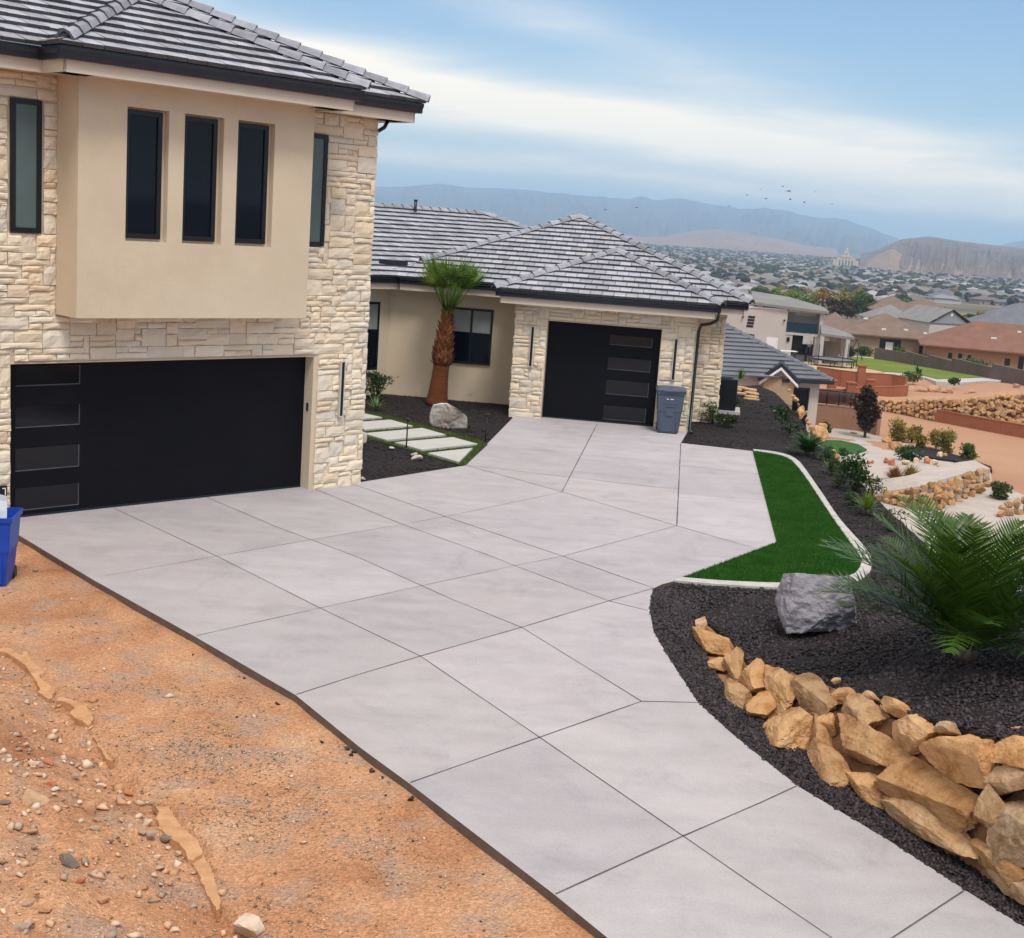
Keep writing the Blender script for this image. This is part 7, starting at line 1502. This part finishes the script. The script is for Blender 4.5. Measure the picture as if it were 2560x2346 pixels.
# ------------------------------------------------------------------ hills and mountains
def ridge(name, sky, dist, foot, zfoot, m, seed, rough=1.0, nx=220, ny=26, kind='structure', freq=1.0, back=.10):
    "a range whose crest follows measured pixel heights at a given distance, with spurs and gullies down to its foot"
    X_ = np.array(sky, float); mb = MB(); v = []; x0, x1 = X_[0, 0], X_[-1, 0]
    for i in range(nx+1):
        px = x0+(x1-x0)*i/nx; py = np.interp(px, X_[:, 0], X_[:, 1]); d = ray(px, py); az = math.atan2(d[0], d[1]); el = d[2]/math.hypot(d[0], d[1]); zt = EYE+el*dist
        for j in range(ny+1+4):
            f_ = j/ny
            if j <= ny:
                dd = foot+(dist-foot)*f_; h = (f_**1.25)
                n = noise.fractal(Vector((az*60*freq, f_*2.2, seed)), .9, 2.1, 6); rg = 1-abs(noise.noise(Vector((az*110*freq+n*.6, f_*1.2+seed, 3))))*2
                amp = math.sin(math.pi*min(f_, .999))**.8
                z = zfoot+(zt-zfoot)*(h+amp*(.14*n+.16*(rg-.5))*rough)
                if j == ny: z = zt+(zt-zfoot)*.012*n*rough
                z = min(z, zfoot+(zt-zfoot)*(1 if j == ny else .985)*((EYE-zfoot)/(zt-zfoot)*0+1))
                # keep lower rows below the sight line of the crest
                zl = EYE+el*dd
                if j < ny: z = min(z, zl-2)
            else:
                q = (j-ny)/4; dd = dist*(1+back*q); z = zt+(zfoot-zt)*q
            v.append((dd*math.sin(az), dd*math.cos(az), z))
    R_ = ny+5; mb.add(v, [(i*R_+j, (i+1)*R_+j, (i+1)*R_+j+1, i*R_+j+1) for i in range(nx) for j in range(R_-1)], smooth=True); return tag(mb.build(name, m), kind=kind)
zk = lambda l: [(900+x*.8234, 420+y*.8234) for x, y in l]
ridge('mountains', [(300, 470), (600, 478)]+zk([(0, 55), (40, 57), (130, 57), (200, 51), (240, 48), (280, 52), (330, 60), (420, 62), (500, 66), (560, 73), (620, 77), (690, 86), (740, 86), (760, 90), (820, 95), (840, 89), (855, 84), (870, 90), (895, 99), (930, 95), (970, 92), (1010, 99), (1050, 108), (1100, 115), (1150, 123), (1200, 124), (1230, 119), (1260, 126), (1300, 131), (1340, 142), (1400, 153), (1440, 152), (1480, 158), (1510, 170), (1550, 183), (1600, 203), (1640, 217), (1700, 240), (1760, 262)]), 15000, 8200, -52, M['mountain'], 1, rough=1.7, freq=1.6, nx=300, ny=36)
ridge('far_mountains', zk([(1880, 262), (1945, 236), (1975, 226), (2016, 220), (2100, 222), (2300, 260)]), 15500, 9000, -52, M['mountain'], 9, nx=60)
ridge('foothills', zk([(640, 250), (720, 222), (800, 202), (860, 210), (910, 211), (980, 197), (1070, 187), (1120, 192), (1180, 199), (1240, 211), (1300, 222), (1350, 236), (1450, 246)]), 7200, 5000, -50, M['foothill'], 4, nx=120, ny=14)
ridge('mesa', zk([(1520, 262), (1570, 250), (1600, 236), (1625, 224), (1650, 216), (1700, 211), (1725, 208), (1760, 213), (1830, 224), (1900, 232), (1940, 236), (2016, 244), (2120, 250), (2300, 262)]), 5000, 2600, -42, M['mesa'], 6, rough=.9, nx=200, ny=40, freq=4.5)

ridge('tan_slopes', [(2090, 676), (2150, 660), (2195, 638), (2230, 622), (2262, 640), (2320, 650), (2400, 660), (2480, 668), (2620, 682), (2700, 690)], 3700, 2500, -42, M['foothill'], 14, rough=.9, nx=90, ny=16, freq=3)

# ------------------------------------------------------------------ birds
zb8 = lambda x, y: (900+x*.8234, 420+y*.8234)
BL = ['lowest left bird of the flock', 'bird just above the lowest left one', 'bird at the lower middle of the flock', 'uppermost bird of the flock', 'largest bird near the centre of the flock', 'bird right below the largest one', 'right bird high in the flock', 'bird low on the right of the flock', 'bird farthest right', 'lone bird far left over the mountains', 'second lone bird over the mountains', 'bird over the ridge line']
for i, (x, y) in enumerate([(1175, 82), (1217, 66), (1233, 93), (1284, 57), (1302, 70), (1306, 96), (1381, 72), (1349, 105), (1434, 110), (745, 128), (840, 120), (1120, 117)]):
    p = PD(*zb8(x, y), 190); t_ = thing('bird', p, BL[i]+', flying above the valley', 'bird', 'birds flying above the valley'); a = i*1.3; f_ = np.array([math.cos(a), math.sin(a), 0]); s_ = np.array([-f_[1], f_[0], 0]); k = 1.5 if i == 4 else .8
    mb = MB(); mb.tube([p-f_*.22*k, p-f_*.05*k, p+f_*.1*k, p+f_*.2*k], [.01*k, .06*k, .05*k, .02*k], 6); mb.build('body', M['skin_bird'], t_)
    for q in (-1, 1): mb = MB(); u_ = np.array([0, 0, .16 if i % 2 else -.08])*k; v = [p+f_*.08*k, p-f_*.08*k, p+s_*q*.25*k+u_-f_*.06*k, p+s_*q*.25*k+u_+f_*.07*k, p+s_*q*.48*k+u_*.6-f_*.04*k]; mb.add(v+[x-np.array([0, 0, .008]) for x in v], [(0, 1, 2, 3), (3, 2, 4), (5, 8, 7, 6), (8, 9, 7)]); mb.build('wing', M['skin_bird'], t_)

# ------------------------------------------------------------------ air
mb = MB(); mb.box(F0, -9000, 15000, -17300, 60, -62, 410)
bm_ = mb.f; mb.f = [tuple(reversed(f)) for f in bm_]
hv = np.array(mb.v); c_ = hv.mean(0)
for i_, f in enumerate(mb.f):      # outward faces
    a, b_, c = hv[f[0]], hv[f[1]], hv[f[2]]
    if np.cross(b_-a, c-b_)@(a-c_) < 0: mb.f[i_] = tuple(reversed(f))
hz = bpy.data.materials.new('air_haze'); hz.use_nodes = True; t = hz.node_tree; t.nodes.clear(); o_ = t.nodes.new('ShaderNodeOutputMaterial'); pv = t.nodes.new('ShaderNodeVolumePrincipled'); pv.inputs['Color'].default_value = (.50, .74, 1.0, 1); pv.inputs['Density'].default_value = 1.15e-4; pv.inputs['Anisotropy'].default_value = 0.0; t.links.new(pv.outputs[0], o_.inputs['Volume'])
tag(mb.build('haze', hz), kind='stuff', label='thin blue air haze over the valley', cat='haze')
